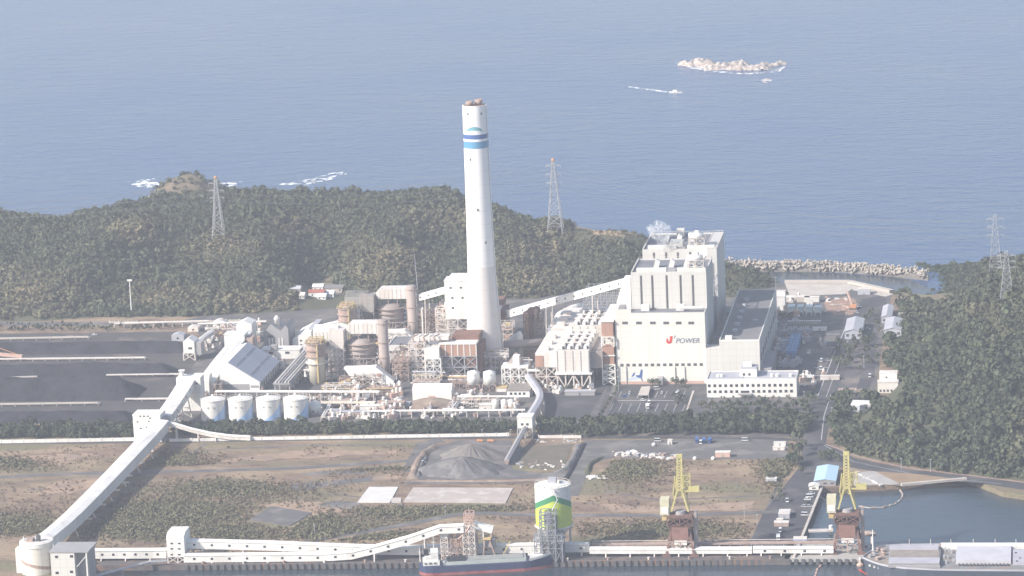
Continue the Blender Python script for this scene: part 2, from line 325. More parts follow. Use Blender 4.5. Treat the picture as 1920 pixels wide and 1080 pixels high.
# ------------------------------------------------------------------ hills
def ridge(pts, th=7.0):                              # (px, sky row, world y of ridge, px/row of foot) -> x, yr, zr, yf
    R_ = []
    for px, py, yr, fr in pts:
        p = GY(px, py, yr); R_.append((p[0], yr, p[2]-th, fr))
    R_.sort(); return np.array(R_)
LH = ridge([(-260, 400, 420, 170), (-100, 392, 430, 170), (0, 390, 430, 172), (60, 396, 430, 174), (110, 400, 435, 175), (160, 384, 440, 176), (210, 379, 445, 178), (260, 368, 460, 180),
            (300, 358, 480, 185), (345, 352, 490, 190), (400, 349, 500, 186), (480, 345, 500, 188), (520, 351, 500, 190), (600, 353, 500, 195), (680, 354, 495, 205),
            (740, 351, 490, 212), (800, 346, 480, 218), (835, 350, 475, 224), (862, 364, 470, 228), (925, 377, 460, 232), (965, 397, 450, 236), (1000, 404, 440, 240), (1060, 408, 430, 246),
            (1110, 419, 420, 262), (1170, 421, 415, 260), (1212, 434, 405, 258), (1280, 462, 370, 250), (1350, 486, 315, 236), (1400, 500, 300, 240), (1440, 519, 285, 246), (1480, 540, 270, 252)])
SPURS = []
def hill_z(x, y, R_, back=95.0, amp=9.0):
    yr = np.interp(x, R_[:, 0], R_[:, 1]); zr = np.interp(x, R_[:, 0], R_[:, 2]); yf = np.interp(x, R_[:, 0], R_[:, 3])
    t = (y-yf)/(yr-yf); f = np.clip(t, 0, 1); front = zr*(0.42*np.sin(f*np.pi/2)+.58*f**1.25)
    tb = np.clip((y-yr)/back, 0, 1.3); z = np.where(t < 1, front, zr-(zr+9)*tb**1.5)
    spur = (vnoise(x+.25*y, y*.35, 62, 3)-.5)*2+(vnoise(x, y, 28, 5)-.5)*.9
    for xa, xb, A in SPURS: z = z+A*np.exp(-((x-(xa+(xb-xa)*np.clip(t, 0, 1)))/(26+8*(A < 0)))**2)*np.clip(np.sin(np.clip(t, 0, 1)*np.pi), 0, 1)
    z = z+amp*spur*1.3*np.clip(np.sin(np.clip(t, 0, 1)*np.pi), 0, 1)*np.clip(zr/40, .2, 1)
    return np.where(t < 0, -.6-np.clip(-t, 0, 1)*3, z)
HILLG = mat('hill_ground', (.070, .076, .046), .95, (.09, .088, .054), .05)
def heightfield(name, x0, x1, y0, y1, step, fn, m):
    X = np.arange(x0, x1+step, step); Y = np.arange(y0, y1+step, step); gx, gy = np.meshgrid(X, Y); gz = fn(gx, gy)
    V = np.c_[gx.ravel(), gy.ravel(), gz.ravel()]; nx = len(X); i = (np.arange(len(Y)-1)[:, None]*nx+np.arange(nx-1)[None]).ravel()
    o = npmesh(name, V, np.c_[i, i+1, i+nx+1, i+nx], m); o.data.polygons.foreach_set('use_smooth', [True]*len(o.data.polygons)); return tag(o, kind='structure')
xf = lambda px, y: GY(px, 500, y)[0]
SPURS = [(xf(60, 200), xf(420, 440), 17), (xf(300, 200), xf(330, 440), -9), (xf(470, 200), xf(500, 440), 13), (xf(600, 200), xf(620, 440), -13), (xf(720, 220), xf(740, 440), 14), (xf(810, 220), xf(800, 440), -8), (xf(1000, 250), xf(960, 430), 10), (xf(1150, 250), xf(1130, 400), 8), (xf(1060, 250), xf(1050, 400), -8)]
XL = (LH[0, 0], LH[-1, 0])
heightfield('hill', XL[0], XL[1], 150, 600, 6, lambda x, y: hill_z(x, y, LH), HILLG)
# headland beyond the ridge, on the sea side
hc = GY(352, 350, 640)
def head_z(x, y): 
    d = np.hypot((x-hc[0])/60, (y-640)/60); zt = GY(358, 337, 640)[2]+10
    return -6+(zt+2)*np.clip(1-d**1.6, 0, 1)**.8+(vnoise(x, y, 14, 2)-.5)*5*np.clip(1.1-d, 0, 1)
ROCKG = mat('headland_rock', (.20, .15, .11), .95, (.10, .09, .055), .06)
heightfield('hill', hc[0]-72, hc[0]+72, 568, 712, 4, head_z, ROCKG)
# right-hand hill
RHpts = [(1640, 560, 300, 0), (1690, 528, 330, 0), (1720, 512, 330, 0), (1745, 507, 300, 0), (1800, 514, 290, 0), (1850, 508, 200, 0), (1885, 497, 150, 0), (1920, 480, 80, 0), (2000, 455, 40, 0), (2150, 430, 0, 0), (2300, 425, 0, 0)]
# built across the view: foot line and ridge line given as plan curves, parameter along them
RF = np.array([G(*p)[:2] for p in ((1700, 541), (1676, 552), (1694, 592), (1697, 640), (1702, 690), (1704, 742), (1650, 790), (1562, 832), (1620, 860), (1760, 884), (1900, 901), (2060, 922), (2250, 930))])
RR = np.array([GY(px, py, yy) for px, py, yy in ((1712, 530, 345), (1722, 528, 318), (1752, 524, 292), (1795, 526, 262), (1845, 519, 220), (1880, 507, 172), (1900, 497, 120), (1921, 487, 60), (1990, 462, 10), (2040, 448, -40), (2120, 434, -80), (2220, 425, -90), (2420, 425, -90))])
def right_field():
    nu, nv = 130, 60; k = np.linspace(0, len(RF)-1, nu); i = np.arange(len(RF))
    f = np.c_[np.interp(k, i, RF[:, 0]), np.interp(k, i, RF[:, 1])]; r = np.c_[np.interp(k, i, RR[:, 0]), np.interp(k, i, RR[:, 1])]; zr = np.interp(k, i, RR[:, 2])-7
    out = np.zeros((nu, nv, 3))
    for j, t in enumerate(np.linspace(-.04, 1.6, nv)):
        p = f+(r-f)*t; q = np.clip(t, 0, 1)
        z = zr*(.3*np.sin(q*np.pi/2)+.7*q**1.1) if t <= 1 else zr*(1-.9*((t-1)/.6)**1.5)
        z = z+7*((vnoise(p[:, 0], p[:, 1], 55, 8)-.5)*2+(vnoise(p[:, 0], p[:, 1], 25, 9)-.5))*math.sin(min(q, 1)*math.pi)*np.clip(zr/40, .15, 1)
        out[:, j] = np.c_[p, z-.6 if t > 0 else np.full(nu, -1.5)]
    return out
RHF = right_field(); nu, nv = RHF.shape[:2]; ii = (np.arange(nu-1)[:, None]*nv+np.arange(nv-1)[None]).ravel()
o = npmesh('hill', RHF.reshape(-1, 3), np.c_[ii, ii+1, ii+nv+1, ii+nv], HILLG); o.data.polygons.foreach_set('use_smooth', [True]*len(o.data.polygons)); tag(o, kind='structure')

# ------------------------------------------------------------------ foliage masses
LEAF = tint_mat('leaves', .85, .16)
def crown(nc, r, h, seed, size):                     # leaf clumps spread through an uneven crown volume
    g = np.random.default_rng(seed); V = []
    lob = g.normal(0, .38, (5, 3))*[r, r, h*.3]
    for i in range(nc):
        l = lob[g.integers(0, 5)]; d = g.normal(size=3); d /= np.linalg.norm(d); d[2] = abs(d[2])*1.1-.25
        c = l+d*np.array([r*.62, r*.62, h*.42])*g.uniform(.75, 1.08)+[0, 0, h*.52]
        n = d+g.normal(0, .24, 3); n /= np.linalg.norm(n); a = np.cross(n, g.normal(size=3)); a /= np.linalg.norm(a); b = np.cross(n, a)
        s = size*g.uniform(.7, 1.35); V += [c-a*s-b*s*.7+n*.1*s, c+a*s*.8-b*s, c+a*s+b*s*.8-n*.25*s, c-a*s*.7+b*s]
    return np.array(V)
def foliage(name, pts, sizes, tints, label, protos, parent=None, m=LEAF):
    Vs = []; Ts = []
    for (x, y, z), s, t in zip(pts, sizes, tints):
        p = protos[rng.integers(0, len(protos))]; a = rng.uniform(0, 6.28); c, sn = math.cos(a), math.sin(a)
        q = np.c_[(p[:, 0]*c-p[:, 1]*sn)*rng.uniform(.8, 1.25), (p[:, 0]*sn+p[:, 1]*c)*rng.uniform(.8, 1.25), p[:, 2]*rng.uniform(.75, 1.3)]*s+[x, y, z]
        Vs.append(q); Ts.append(np.repeat(t[None], len(p), 0))
    V = np.concatenate(Vs); o = npmesh(name, V, np.arange(len(V)).reshape(-1, 4), m, np.concatenate(Ts))
    if label: tag(o, label, kind='stuff')
    return o
CROWNS = [crown(78, 4.4, 8.8, k, .88) for k in range(6)]
SCRUB = [crown(16, 1.6, 2.2, 20+k, .62) for k in range(5)]
REED = [crown(20, 2.0, 5.5, 40+k, .75) for k in range(4)]
GREENS = np.array([(.054, .068, .044), (.064, .079, .049), (.073, .087, .053), (.085, .096, .058), (.100, .104, .064), (.122, .117, .074)])
def tints(x, y, k=1.0):
    n1 = vnoise(x, y, 60, 12)*.6+vnoise(x, y, 24, 13)*.4; n2 = rng.random(len(x)); i = np.clip((n1*5.2+n2*2.2-.9).astype(int), 0, 5)
    return GREENS[i]*k*(rng.uniform(.72, 1.3, len(x))[:, None])
# left hill forest
def px_of(x, y, z):
    q = (np.c_[x, y, z]-CAM) @ ROT; return 960+FPX*q[:, 0]/-q[:, 2], 540-FPX*q[:, 1]/-q[:, 2]
g = 4.4
gx, gy = np.meshgrid(np.arange(-560, 245, g), np.arange(160, 560, g)); gx = gx.ravel()+rng.uniform(-2.4, 2.4, gx.size); gy = gy.ravel()+rng.uniform(-2.4, 2.4, gy.size)
yr = np.interp(gx, LH[:, 0], LH[:, 1]); yf = np.interp(gx, LH[:, 0], LH[:, 3]); gz = hill_z(gx, gy, LH)
k = (gy > yf+2) & (gy < yr+38) & (gz > -1); gx, gy, gz = gx[k], gy[k], gz[k]
u, v = px_of(gx, gy, gz); k = (u > -40) & (u < 1480) & ~((u > 556) & (u < 652) & (v > 536)) & ~((u > 1080) & (u < 1215) & (v < 434) & (gz > 8))
gx, gy, gz, u, v = gx[k], gy[k], gz[k], u[k], v[k]
tn = tints(gx, gy); sz = rng.uniform(.46, .76, len(gx))*(1+.75*(rng.random(len(gx)) < .22)*rng.random(len(gx)))*(.8+.5*vnoise(gx, gy, 30, 17))*np.where((u > 1070) & (u < 1225) & (v < 456), .36, 1)*np.where(u > 1300, np.clip(.45+gz/40, .45, 1), 1)
pale = np.zeros(len(gx))                              # stands of pale bamboo and dry grass on the slope
for cx, cy, rx, ry in ((735, 500, 75, 40), (690, 480, 40, 30), (845, 418, 90, 26), (700, 515, 60, 30), (60, 555, 90, 40), (430, 470, 60, 26), (1020, 470, 60, 40), (990, 520, 60, 40), (1130, 445, 70, 16), (350, 350, 50, 14), (480, 575, 120, 22), (60, 590, 60, 20), (1140, 424, 62, 8), (250, 440, 60, 25), (560, 430, 60, 20), (300, 560, 90, 20)):
    pale = np.maximum(pale, np.exp(-(((u-cx)/rx)**2+((v-cy)/ry)**2)*1.2)*(.45+.55*np.clip((vnoise(gx, gy, 22, 31)-.3)*4, 0, 1)))
tn = tn*(1-pale[:, None])+np.array([.205, .172, .105])*pale[:, None]*rng.uniform(.8, 1.2, len(gx))[:, None]
isr = rng.random(len(gx)) < pale*.9
foliage('forest', np.c_[gx, gy, gz-.4-2.6*sz][~isr], sz[~isr], tn[~isr], 'dense green forest covering the long hill behind the power station', CROWNS)
foliage('bamboo_grove', np.c_[gx, gy, gz-.5][isr], sz[isr]*1.3, tn[isr], 'pale dry bamboo and scrub in patches on the long hill', REED)
# bare tan crest of the hill right of the chimney, draped on the slope
cx_, cy_ = np.meshgrid(np.arange(xf(1075, 410), xf(1222, 410), 3.0), np.arange(345, 452, 3.0)); cz_ = hill_z(cx_, cy_, LH)+.45; cu_, cv_ = px_of(cx_.ravel(), cy_.ravel(), cz_.ravel())
ok_ = (((cu_-1148)/72)**2+((cv_-426-(cu_-1148)*.07)/17)**2+(vnoise(cx_.ravel(), cy_.ravel(), 14, 44)-.5)*1.3 < 1); nxx = cx_.shape[1]; ii = (np.arange(cx_.shape[0]-1)[:, None]*nxx+np.arange(nxx-1)[None]).ravel(); Fq = np.c_[ii, ii+1, ii+nxx+1, ii+nxx]; Fq = Fq[ok_[Fq].all(1)]
tag(npmesh('dirt_patch', np.c_[cx_.ravel(), cy_.ravel(), cz_.ravel()], Fq, mat('tan_crest', (.40, .285, .19), .95, (.27, .21, .13), .08)), kind='structure')
# headland scrub
n = 260; hx = hc[0]+rng.uniform(-60, 60, n); hy = 640+rng.uniform(-60, 30, n); hz = head_z(hx, hy); k = hz > 4
foliage('scrub', np.c_[hx, hy, hz][k], rng.uniform(.8, 1.6, k.sum()), tints(hx[k], hy[k])*.9+.03, 'low scrub on the rocky headland behind the hill', SCRUB)
# right hill forest
fl = RHF.reshape(-1, 3); m_ = 11000
iu = rng.uniform(0, nu-1.01, m_*2); iv = rng.uniform(.04/1.64*nv+.3, nv-1.01, m_*2); a, b = iu.astype(int), iv.astype(int); fu, fv = (iu-a)[:, None], (iv-b)[:, None]
pp = (RHF[a, b]*(1-fu)+RHF[a+1, b]*fu)*(1-fv)+(RHF[a, b+1]*(1-fu)+RHF[a+1, b+1]*fu)*fv
u, v = px_of(*pp.T); k = (u > 1520) & (u < 2000) & (v < 960)
clear = ((u > 1590) & (u < 1640) & (v > 748) & (v < 800)) | ((u > 1636) & (u < 1704) & (v > 705) & (v < 765)) | ((u < 1697) & (v > 560) & (v < 665))
pp = pp[k & ~clear]; tn = tints(pp[:, 0], pp[:, 1], .92)
foliage('forest', pp-[0, 0, 2.1], rng.uniform(.5, .86, len(pp))*(1+.8*(rng.random(len(pp)) < .22)*rng.random(len(pp)))*np.where((px_of(*pp.T)[0] < 1850) & (px_of(*pp.T)[1] < 575), np.clip(.42+pp[:, 2]/42, .42, 1), 1), tn, 'dense green forest on the hill at the right above the harbour', CROWNS)
# ================================================================== POWER STATION, right half
def Yr(row, px=900): return G(px, row)[1]
def BY(pl, pr, pb, pt, y):                           # rectangle seen on the plane y: x0, x1, z0, z1
    m = (pl+pr)/2; mr = (pb+pt)/2; return GY(pl, mr, y)[0], GY(pr, mr, y)[0], max(GY(m, pb, y)[2], 0.0), GY(m, pt, y)[2]
def windows(parent, y, xs, z0, z1, w, name='window', m=DARK, label=None):   # windows in a front wall, each a part
    o = None
    for x in xs:
        if o is None: x_0 = x; o = M().box(x-w/2, x+w/2, y-.12, y+.1, z0, z1).o(name, m, parent); c = o
        else: c = o.copy(); col.objects.link(c); c.location.x = o.location.x+x-x_0
        if label: c['label'] = label
def rail(mm, pts, z, h=1.2, w=.14):                  # thin handrail round a roof or deck
    for a, b in zip(pts[:-1], pts[1:]):
        mm.beam((*a, z+h), (*b, z+h), w); n = max(2, int(math.dist(a, b)/5))
        for i in range(n+1): t = i/n; x, y = a[0]+(b[0]-a[0])*t, a[1]+(b[1]-a[1])*t; mm.beam((x, y, z), (x, y, z+h), w)
    return mm
def gallery(label, path, w, h, leg_at=(), win=12.0, group=None, m=W, roofm=W, name='conveyor_gallery', side=None, legm=WSTEEL, cat='conveyor', pitch=.9, ground=0.0):
    path = [np.array(p, float) for p in path]; r = T(name, label, cat, path[0][0], path[0][1], ground, group)
    L = []; Rr = []
    for i, p in enumerate(path):
        t = (path[min(i+1, len(path)-1)]-path[max(i-1, 0)])[:2]; t /= np.linalg.norm(t); n_ = np.array([-t[1], t[0]])*w/2; L.append(p[:2]+n_); Rr.append(p[:2]-n_)
    def sweep(off0, z0, off1, z1, extra=0):          # closed section swept along the path
        mm = M(); vs = []
        for p, l, q in zip(path, L, Rr):
            c = p[:2]; e = 1+2*extra/w
            l2, q2 = c+(l-c)*e, c+(q-c)*e
            vs += [(*l2, p[2]+z0), (*q2, p[2]+z0), (*q2, p[2]+z1), (*c, p[2]+z1+off1), (*l2, p[2]+z1)]
        k = 5; n = len(path)
        fs = [(i*k+a, i*k+(a+1) % k, (i+1)*k+(a+1) % k, (i+1)*k+a) for i in range(n-1) for a in range(k)]
        return mm.add(vs, fs+[tuple(range(k)), tuple(range((n-1)*k, n*k))[::-1]])
    sweep(0, 0, 0, h).o('side_wall', m, r); sweep(0, h+.02, pitch, h+.3, .35).o('roof', roofm, r)
    seg = np.r_[0, np.cumsum([np.linalg.norm((b-a)[:2]) for a, b in zip(path[:-1], path[1:])])]
    def at(s):
        s = min(max(s, 0), seg[-1]); i = min(np.searchsorted(seg, s, 'right')-1, len(path)-2); f = (s-seg[i])/(seg[i+1]-seg[i]); p = path[i]+(path[i+1]-path[i])*f
        t = (path[i+1]-path[i]); return p, t/np.linalg.norm(t)
    if win:
        s = win*.6
        while s < seg[-1]-2:
            p, t = at(s); n2 = np.array([t[1], -t[0], 0]); n2 /= np.linalg.norm(n2)
            if n2 @ np.array([.16, -1, 0]) < 0: n2 = -n2
            c = p+n2*(w/2+.03)+[0, 0, h*.55]; M().beam(c-t*.75, c+t*.75, .16, 1.3).o('window', DARK, r); s += win
    for s in leg_at:
        p, t = at(s*seg[-1]); n2 = np.array([t[1], -t[0]]); n2 /= np.linalg.norm(n2); mm = M(); a, b = p[:2]+n2*w*.42, p[:2]-n2*w*.42; a2, b2 = p[:2]+n2*w*.62, p[:2]-n2*w*.62
        mm.beam((*a2, ground), (*a, p[2]), .7); mm.beam((*b2, ground), (*b, p[2]), .7); z1 = (ground+p[2])*.5
        if p[2] > 8: mm.beam((*(a+a2)/2, z1), (*(b+b2)/2, z1), .5); mm.beam((*a2, ground), (*(b+b2)/2, z1), .35); mm.beam((*b2, ground), (*(a+a2)/2, z1), .35)
        mm.o('trestle', legm, r)
    return r

# ------------------------------------------------------------------ chimney
ch = T('chimney', 'tall white chimney stack with blue bands near its top', 'chimney', 0, 0)
CP = [(14.8, 0), (14.3, 12), (13.5, 25), (12.0, 47), (11.0, 66), (10.5, 80), (10.2, 100), (9.5, 150), (9.15, 200)]
cr = lambda z: float(np.interp(z, [p[1] for p in CP], [p[0] for p in CP]))
zj = ZT(0, 0, 497)
M().lathe(0, 0, [(cr(z), z) for z in (0, 12, 25, 47, 60, zj)], 64).o('lower_shaft', CHIMG, ch, True)
M().lathe(0, 0, [(cr(z), z) for z in (zj+.01, 100, 150, 200)]+[(8.55, 200), (8.55, 197.5)], 64, False).o('shaft', CHIM, ch, True)
for m_ in (ch.children[0].data, ch.children[1].data):
    m_.set_sharp_from_angle(angle=math.radians(40))
M().cyl(0, 0, 198.6, 199.75, 8.28, n=48).o('top_deck', BROWN, ch)
for ax, ay, hh in ((-3.2, -2.2, 203), (3.0, 1.5, 203.8)):
    M().lathe(ax, ay, [(2.9, 199.8), (2.9, hh), (2.4, hh), (2.4, hh-2)], 24).o('flue', RUSTL, ch, True)
CA = math.atan2(CAM[1], CAM[0])                      # direction of the view
def shell_band(z0, z1, m, name): M().lathe(0, 0, [(cr(z0)+.06, z0), (cr(z1)+.06, z1)], 64, False).o(name, m, ch, True)
zc = lambda row: ZT(9*math.cos(CA), 9*math.sin(CA), row)
DBLUE = mat('dark_blue_paint', (.06, .13, .34), .6); LB = mat('light_blue_paint', (.11, .31, .50), .6); TEAL = mat('teal_paint', (.16, .40, .46), .6)
shell_band(zc(261.5), zc(253), DBLUE, 'dark_blue_band'); shell_band(zc(279), zc(266), LB, 'light_blue_band')
em = M(); vs = []; n = 18
for i in range(n+1):                                 # crescent emblem wrapped on the shaft
    t = -1+2*i/n; a = CA-.12+t*.72; zo = zc(249)+(zc(238)-zc(249))*math.sqrt(max(1-t*t, 0)); zi = zc(249)+(zc(245)-zc(249))*math.sqrt(max(1-t*t, 0))
    for z in (zi, zo+.05): vs.append(((cr(z)+.07)*math.cos(a), (cr(z)+.07)*math.sin(a), z))
em.add(vs, [(2*i, 2*i+2, 2*i+3, 2*i+1) for i in range(n)]).o('mountain_emblem', TEAL, ch)
for row, da in ((214, -.6), (214, .55), (299, -.55), (393, -.1), (455, .4)):
    z = zc(row); a = CA+da; r_ = cr(z); M().box(r_*math.cos(a)-.45, r_*math.cos(a)+.45, r_*math.sin(a)-.45, r_*math.sin(a)+.45, z-.9, z+.9).o('inspection_port', DARK, ch)
lad = M()
for z in range(2, 198, 14): lad.beam((cr(z)*math.cos(CA+1.15)*1.01, cr(z)*math.sin(CA+1.15)*1.01, z), (cr(z+13)*math.cos(CA+1.15)*1.01, cr(z+13)*math.sin(CA+1.15)*1.01, z+13.9), .5)
lad.o('ladder', STEEL, ch)
M().tube([(12, 3, 14), (24, 8, 14), (45, 14, 14)], 3.2, 14).o('flue_duct', DUCT, ch, True)

# ------------------------------------------------------------------ boiler houses
FX0, FX1, FY, FZ = BX(1158, 1325, 720, 590)
LZ = GY(1170, 587, FY)[2]
bh = T('boiler_house', 'huge cream boiler house in front with the lettering on its wall', 'power house', (FX0+FX1)/2, FY)
B1y0, B1y1 = FY+20, FY+72; x0, x1, _, z1 = BY(1184, 1325, 583, 513, B1y0)
M().box(FX0, FX1, FY, B1y0-.05, 0, FZ).o('lower_block', CREAM, bh)
par = M(); par.box(FX0, FX0+.6, FY+.6, B1y0-.1, FZ, FZ+1.6); par.box(FX1-.6, FX1, FY+.6, B1y0-.1, FZ, FZ+1.4); par.box(FX0+12, FX1, FY, FY+.6, FZ, FZ+1.4); par.box(FX0, FX0+12, FY, FY+.6, FZ, FZ+4.2)
par.o('parapet', CREAM, bh)
M().box(FX0+.6, FX1-.6, FY+.6, B1y0-.1, FZ+.05, FZ+.25).o('lower_roof', GROOF, bh)
M().box(x0, x1, B1y0, B1y1, 0, z1).o('tower_block', CREAM2, bh)
M().box(x0+.8, x1-.8, B1y0+.8, B1y1-.8, z1+.02, z1+.2).o('roof', GROOF, bh)
par = M(); par.box(x0, x1, B1y0, B1y0+.6, z1, z1+1.3); par.box(x0, x1, B1y1-.6, B1y1, z1, z1+1.3); par.box(x0, x0+.6, B1y0+.6, B1y1-.6, z1, z1+1.3); par.box(x1-.6, x1, B1y0+.6, B1y1-.6, z1, z1+1.3); par.o('parapet', CREAM2, bh)
for px in (1202.5, 1223.5, 1250.5, 1276.5, 1299.5):
    xs = GY(px, 545, B1y0)[0]; M().box(xs-.75, xs+.75, B1y0-.14, B1y0+.1, FZ+.5, z1-1.2).o('recess_strip', SEAM, bh)
def roof_plant(p, x0, x1, y0, y1, z, fy):            # ducts, silencers and fans on a boiler house roof
    M().box(x0+4, x0+26, y0+2, y0+5.5, z, z+3.6).o('roof_duct', CREAM, p); M().box(x0+34, x0+55, y0+2, y0+5.5, z, z+3.4).o('roof_duct', CREAM, p)
    M().box(x0+27, x0+33, y0+1.5, y0+8, z, z+2.4).o('roof_box', WALLG, p)
    for k, fx in enumerate((.30, .50, .70)):
        xx = x0+(x1-x0)*fx; yy = y0+fy; M().xprism([(xx-2.2, z), (xx+1.6, z), (xx+2.8, z+4.6), (xx+.4, z+6.4), (xx-.8, z+5)], yy, yy+4).o('exhaust_hood', W, p)
    M().lathe(x1-8, y0+13, [(2.6, z), (2.6, z+7), (1.6, z+9), (2.4, z+11), (2.0, z+13)], 14).o('vent_stack', W, p, True)
    f = M().frame(x1-14, x1-2, y0+3, y0+14, z, z+9, 2, 1, 2, .45); f.o('roof_frame', WSTEEL, p)
    M().tube([(x1-14, y0+7, z+10), (x1-3, y0+7, z+10)], 2.6, 12).o('drum', W, p, True)
    r = M(); rail(r, [(x0+.5, y0+.5), (x0+.5, y1-.5), (x1-.5, y1-.5), (x1-.5, y0+.5)], z+1.1, 1.4, .2); r.o('handrail', WSTEEL, p)
roof_plant(bh, x0, x1, B1y0, B1y1, z1, 22)
ww = GY(1172, 605, FY)
for px in (1172, 1198, 1224, 1249, 1272.5, 1296): windows(bh, FY, [GY(px, 605.5, FY)[0]], GY(px, 608, FY)[2], GY(px, 603, FY)[2], 4.2, m=SEAM)
windows(bh, FY, [GY(1166+k*11.45, 684, FY)[0] for k in range(14)], GY(1240, 686.5, FY)[2], GY(1240, 681.5, FY)[2], 2.5, m=SEAM)
M().box(FX0+2, FX0+7, FY+8, FY+15, FZ+.3, FZ+5).o('roof_box', WALLG, bh)
for k in (18, 44): M().box(FX0+k, FX0+k+6, FY+12, FY+17, FZ+.3, FZ+4.5).o('roof_box', W, bh)
M().tube([(FX0+47, FY+9, FZ+3), (FX0+64, FY+9, FZ+3)], 1.2).o('roof_pipe', W, bh)
for px in (1266.5, 1284.5, 1175): xs = GY(px, 703, FY)[0]; M().tube([(xs, FY-.4, 0), (xs, FY-.4, GY(px, 688, FY)[2])], .28, 6).o('drain_pipe', WALLG, bh)
M().yprism([(FY-.02, 0), (FY-4, 0), (FY-4, 5), (FY-.02, 6)], FX0+30, FX0+34).o('porch', WALLG, bh)
M().box(FX0+1.5, FX0+64, FY-.25, FY+.1, 0, 2.2).o('plinth', SALMON, bh)
# lettering
LOGO = mat('slate_lettering', (.16, .19, .27), .6); LOGOR = mat('red_lettering', (.62, .05, .04), .6)
def ltr(body, px, py_base, py_top, width_px, m, name, shear=.22, bold=.0):
    c = bpy.data.curves.new(name, 'FONT'); c.body = body; c.extrude = .08; c.offset = bold; c.shear = shear; o_ = bpy.data.objects.new(name, c); col.objects.link(o_); o_.parent = bh
    a = GY(px, py_base, FY); hz = GY(px, py_top, FY)[2]-a[2]; c.size = 1.0; c.materials.append(m)
    bpy.context.view_layer.update(); dw = o_.dimensions.x; wd = GY(px+width_px, py_base, FY)[0]-a[0]
    o_.scale = (wd/dw, hz/.69, 1); o_.rotation_euler = (math.pi/2, 0, 0); o_.location = Vector((a[0], FY-.15, a[2]))-bh.location
    bpy.context.view_layer.update(); me = bpy.data.meshes.new_from_object(o_.evaluated_get(bpy.context.evaluated_depsgraph_get())); n_ = bpy.data.objects.new(name, me); col.objects.link(n_)
    n_.parent = bh; n_.scale = o_.scale; n_.rotation_euler = o_.rotation_euler; n_.location = o_.location; bpy.data.objects.remove(o_); return n_
ltr('POWER', 1266.5, 643.3, 634, 44.5, LOGO, 'lettering')
jm = M(); jc = lambda u, v: (GY(1249+u, 644-v, FY)[0], FY-.2, GY(1249+u, 644-v, FY)[2])
outer = [(7.5, 14.5), (12.8, 14.5), (11.6, 5), (10, 1.2), (6, -.6), (2.2, .4), (.2, 4), (.6, 8), (3, 11.2), (3.6, 8), (4.4, 5.2), (6, 4.2), (7, 6)]
pts = [jc(u*.95, v*.95) for u, v in outer]; n = len(pts)
jm.add(pts+[(p[0], FY+.02, p[2]) for p in pts], [tuple(range(n)), tuple(range(n, 2*n))[::-1]]+[(i, (i+1) % n, n+(i+1) % n, n+i) for i in range(n)]); jm.o('letter', LOGOR, bh)
am = M(); pts = [jc(14.2, 10.5), jc(17.5, 15.5), jc(18.3, 15), jc(15.4, 9.6)]; am.add(pts, [(0, 1, 2, 3)]); am.o('tick_mark', LOGO, bh)
mu = M()                                             # dark figures of the painted mural low on the wall
for poly in ([(1184, 706), (1188, 699), (1191, 698), (1190, 703), (1187, 706)], [(1191, 704), (1199, 703), (1202, 692), (1205, 694), (1204, 706), (1200, 709), (1194, 707)], [(1203, 706), (1207, 720), (1206, 720), (1201, 708)]):
    mu.add([(*GY(a, b, FY)[:1], FY-.1, GY(a, b, FY)[2]) for a, b in poly], [tuple(range(len(poly)))])
mu.o('mural', DBLUE, bh)
M().add([(GY(a, b, FY)[0], FY-.07, GY(a, b, FY)[2]) for a, b in ((1177, 712), (1184, 708), (1199, 707), (1196, 711), (1186, 713))], [(0, 1, 2, 3, 4)]).o('mural', mat('pale_blue_paint', (.5, .6, .72), .6), bh)

# second boiler house behind
y0 = FY+120; bx0, bx1, _, bz = BY(1206, 1346, 560, 470, y0); y1 = y0+66
b2 = T('boiler_house', 'second boiler house with steam, standing behind the lettered one', 'power house', (bx0+bx1)/2, y0)
M().box(bx0, bx1-8, y0, y1, 0, bz).o('tower_block', CREAM2, b2)
M().box(bx1-7.95, bx1, y0-4, y1-2, 0, bz+2).o('stair_tower', CREAM2, b2)
M().box(bx0+.8, bx1-8.8, y0+.8, y1-.8, bz+.02, bz+.2).o('roof', GROOF, b2)
par = M(); par.box(bx0, bx1-8, y0, y0+.6, bz, bz+1.3); par.box(bx0, bx1-8, y1-.6, y1, bz, bz+1.3); par.box(bx0, bx0+.6, y0+.6, y1-.6, bz, bz+1.3); par.o('parapet', CREAM2, b2)
for px in (1226, 1249, 1271, 1294): xs = GY(px, 478, y0)[0]; M().box(xs-.75, xs+.75, y0-.14, y0+.1, 5, bz-1.2).o('recess_strip', SEAM, b2)
roof_plant(b2, bx0, bx1-8, y0, y1, bz, 34)
xs = GY(1268, 450, y0+6)[0]; M().box(xs-5, xs+5, y0+4, y0+16, bz, bz+6).o('lift_house', CREAM2, b2); M().box(xs-2, xs+2, y0+3.9, y0+4.2, bz+1.6, bz+4).o('window', W, b2)
xs = GY(1277, 440, y1-5)[0]; M().box(xs-3, xs+3, y1-9, y1-4, bz, bz+6).o('roof_box', CREAM2, b2)
M().box(bx1-15, bx1-9, y0-9, y0-.05, bz-20, bz-4).o('duct', W, b2)
rr = M(); rail(rr, [(bx1-7.5, y0-3.5), (bx1-.5, y0-3.5), (bx1-.5, y1-3), (bx1-7.5, y1-3)], bz+2, 1.4, .2); rr.o('handrail', WSTEEL, b2)
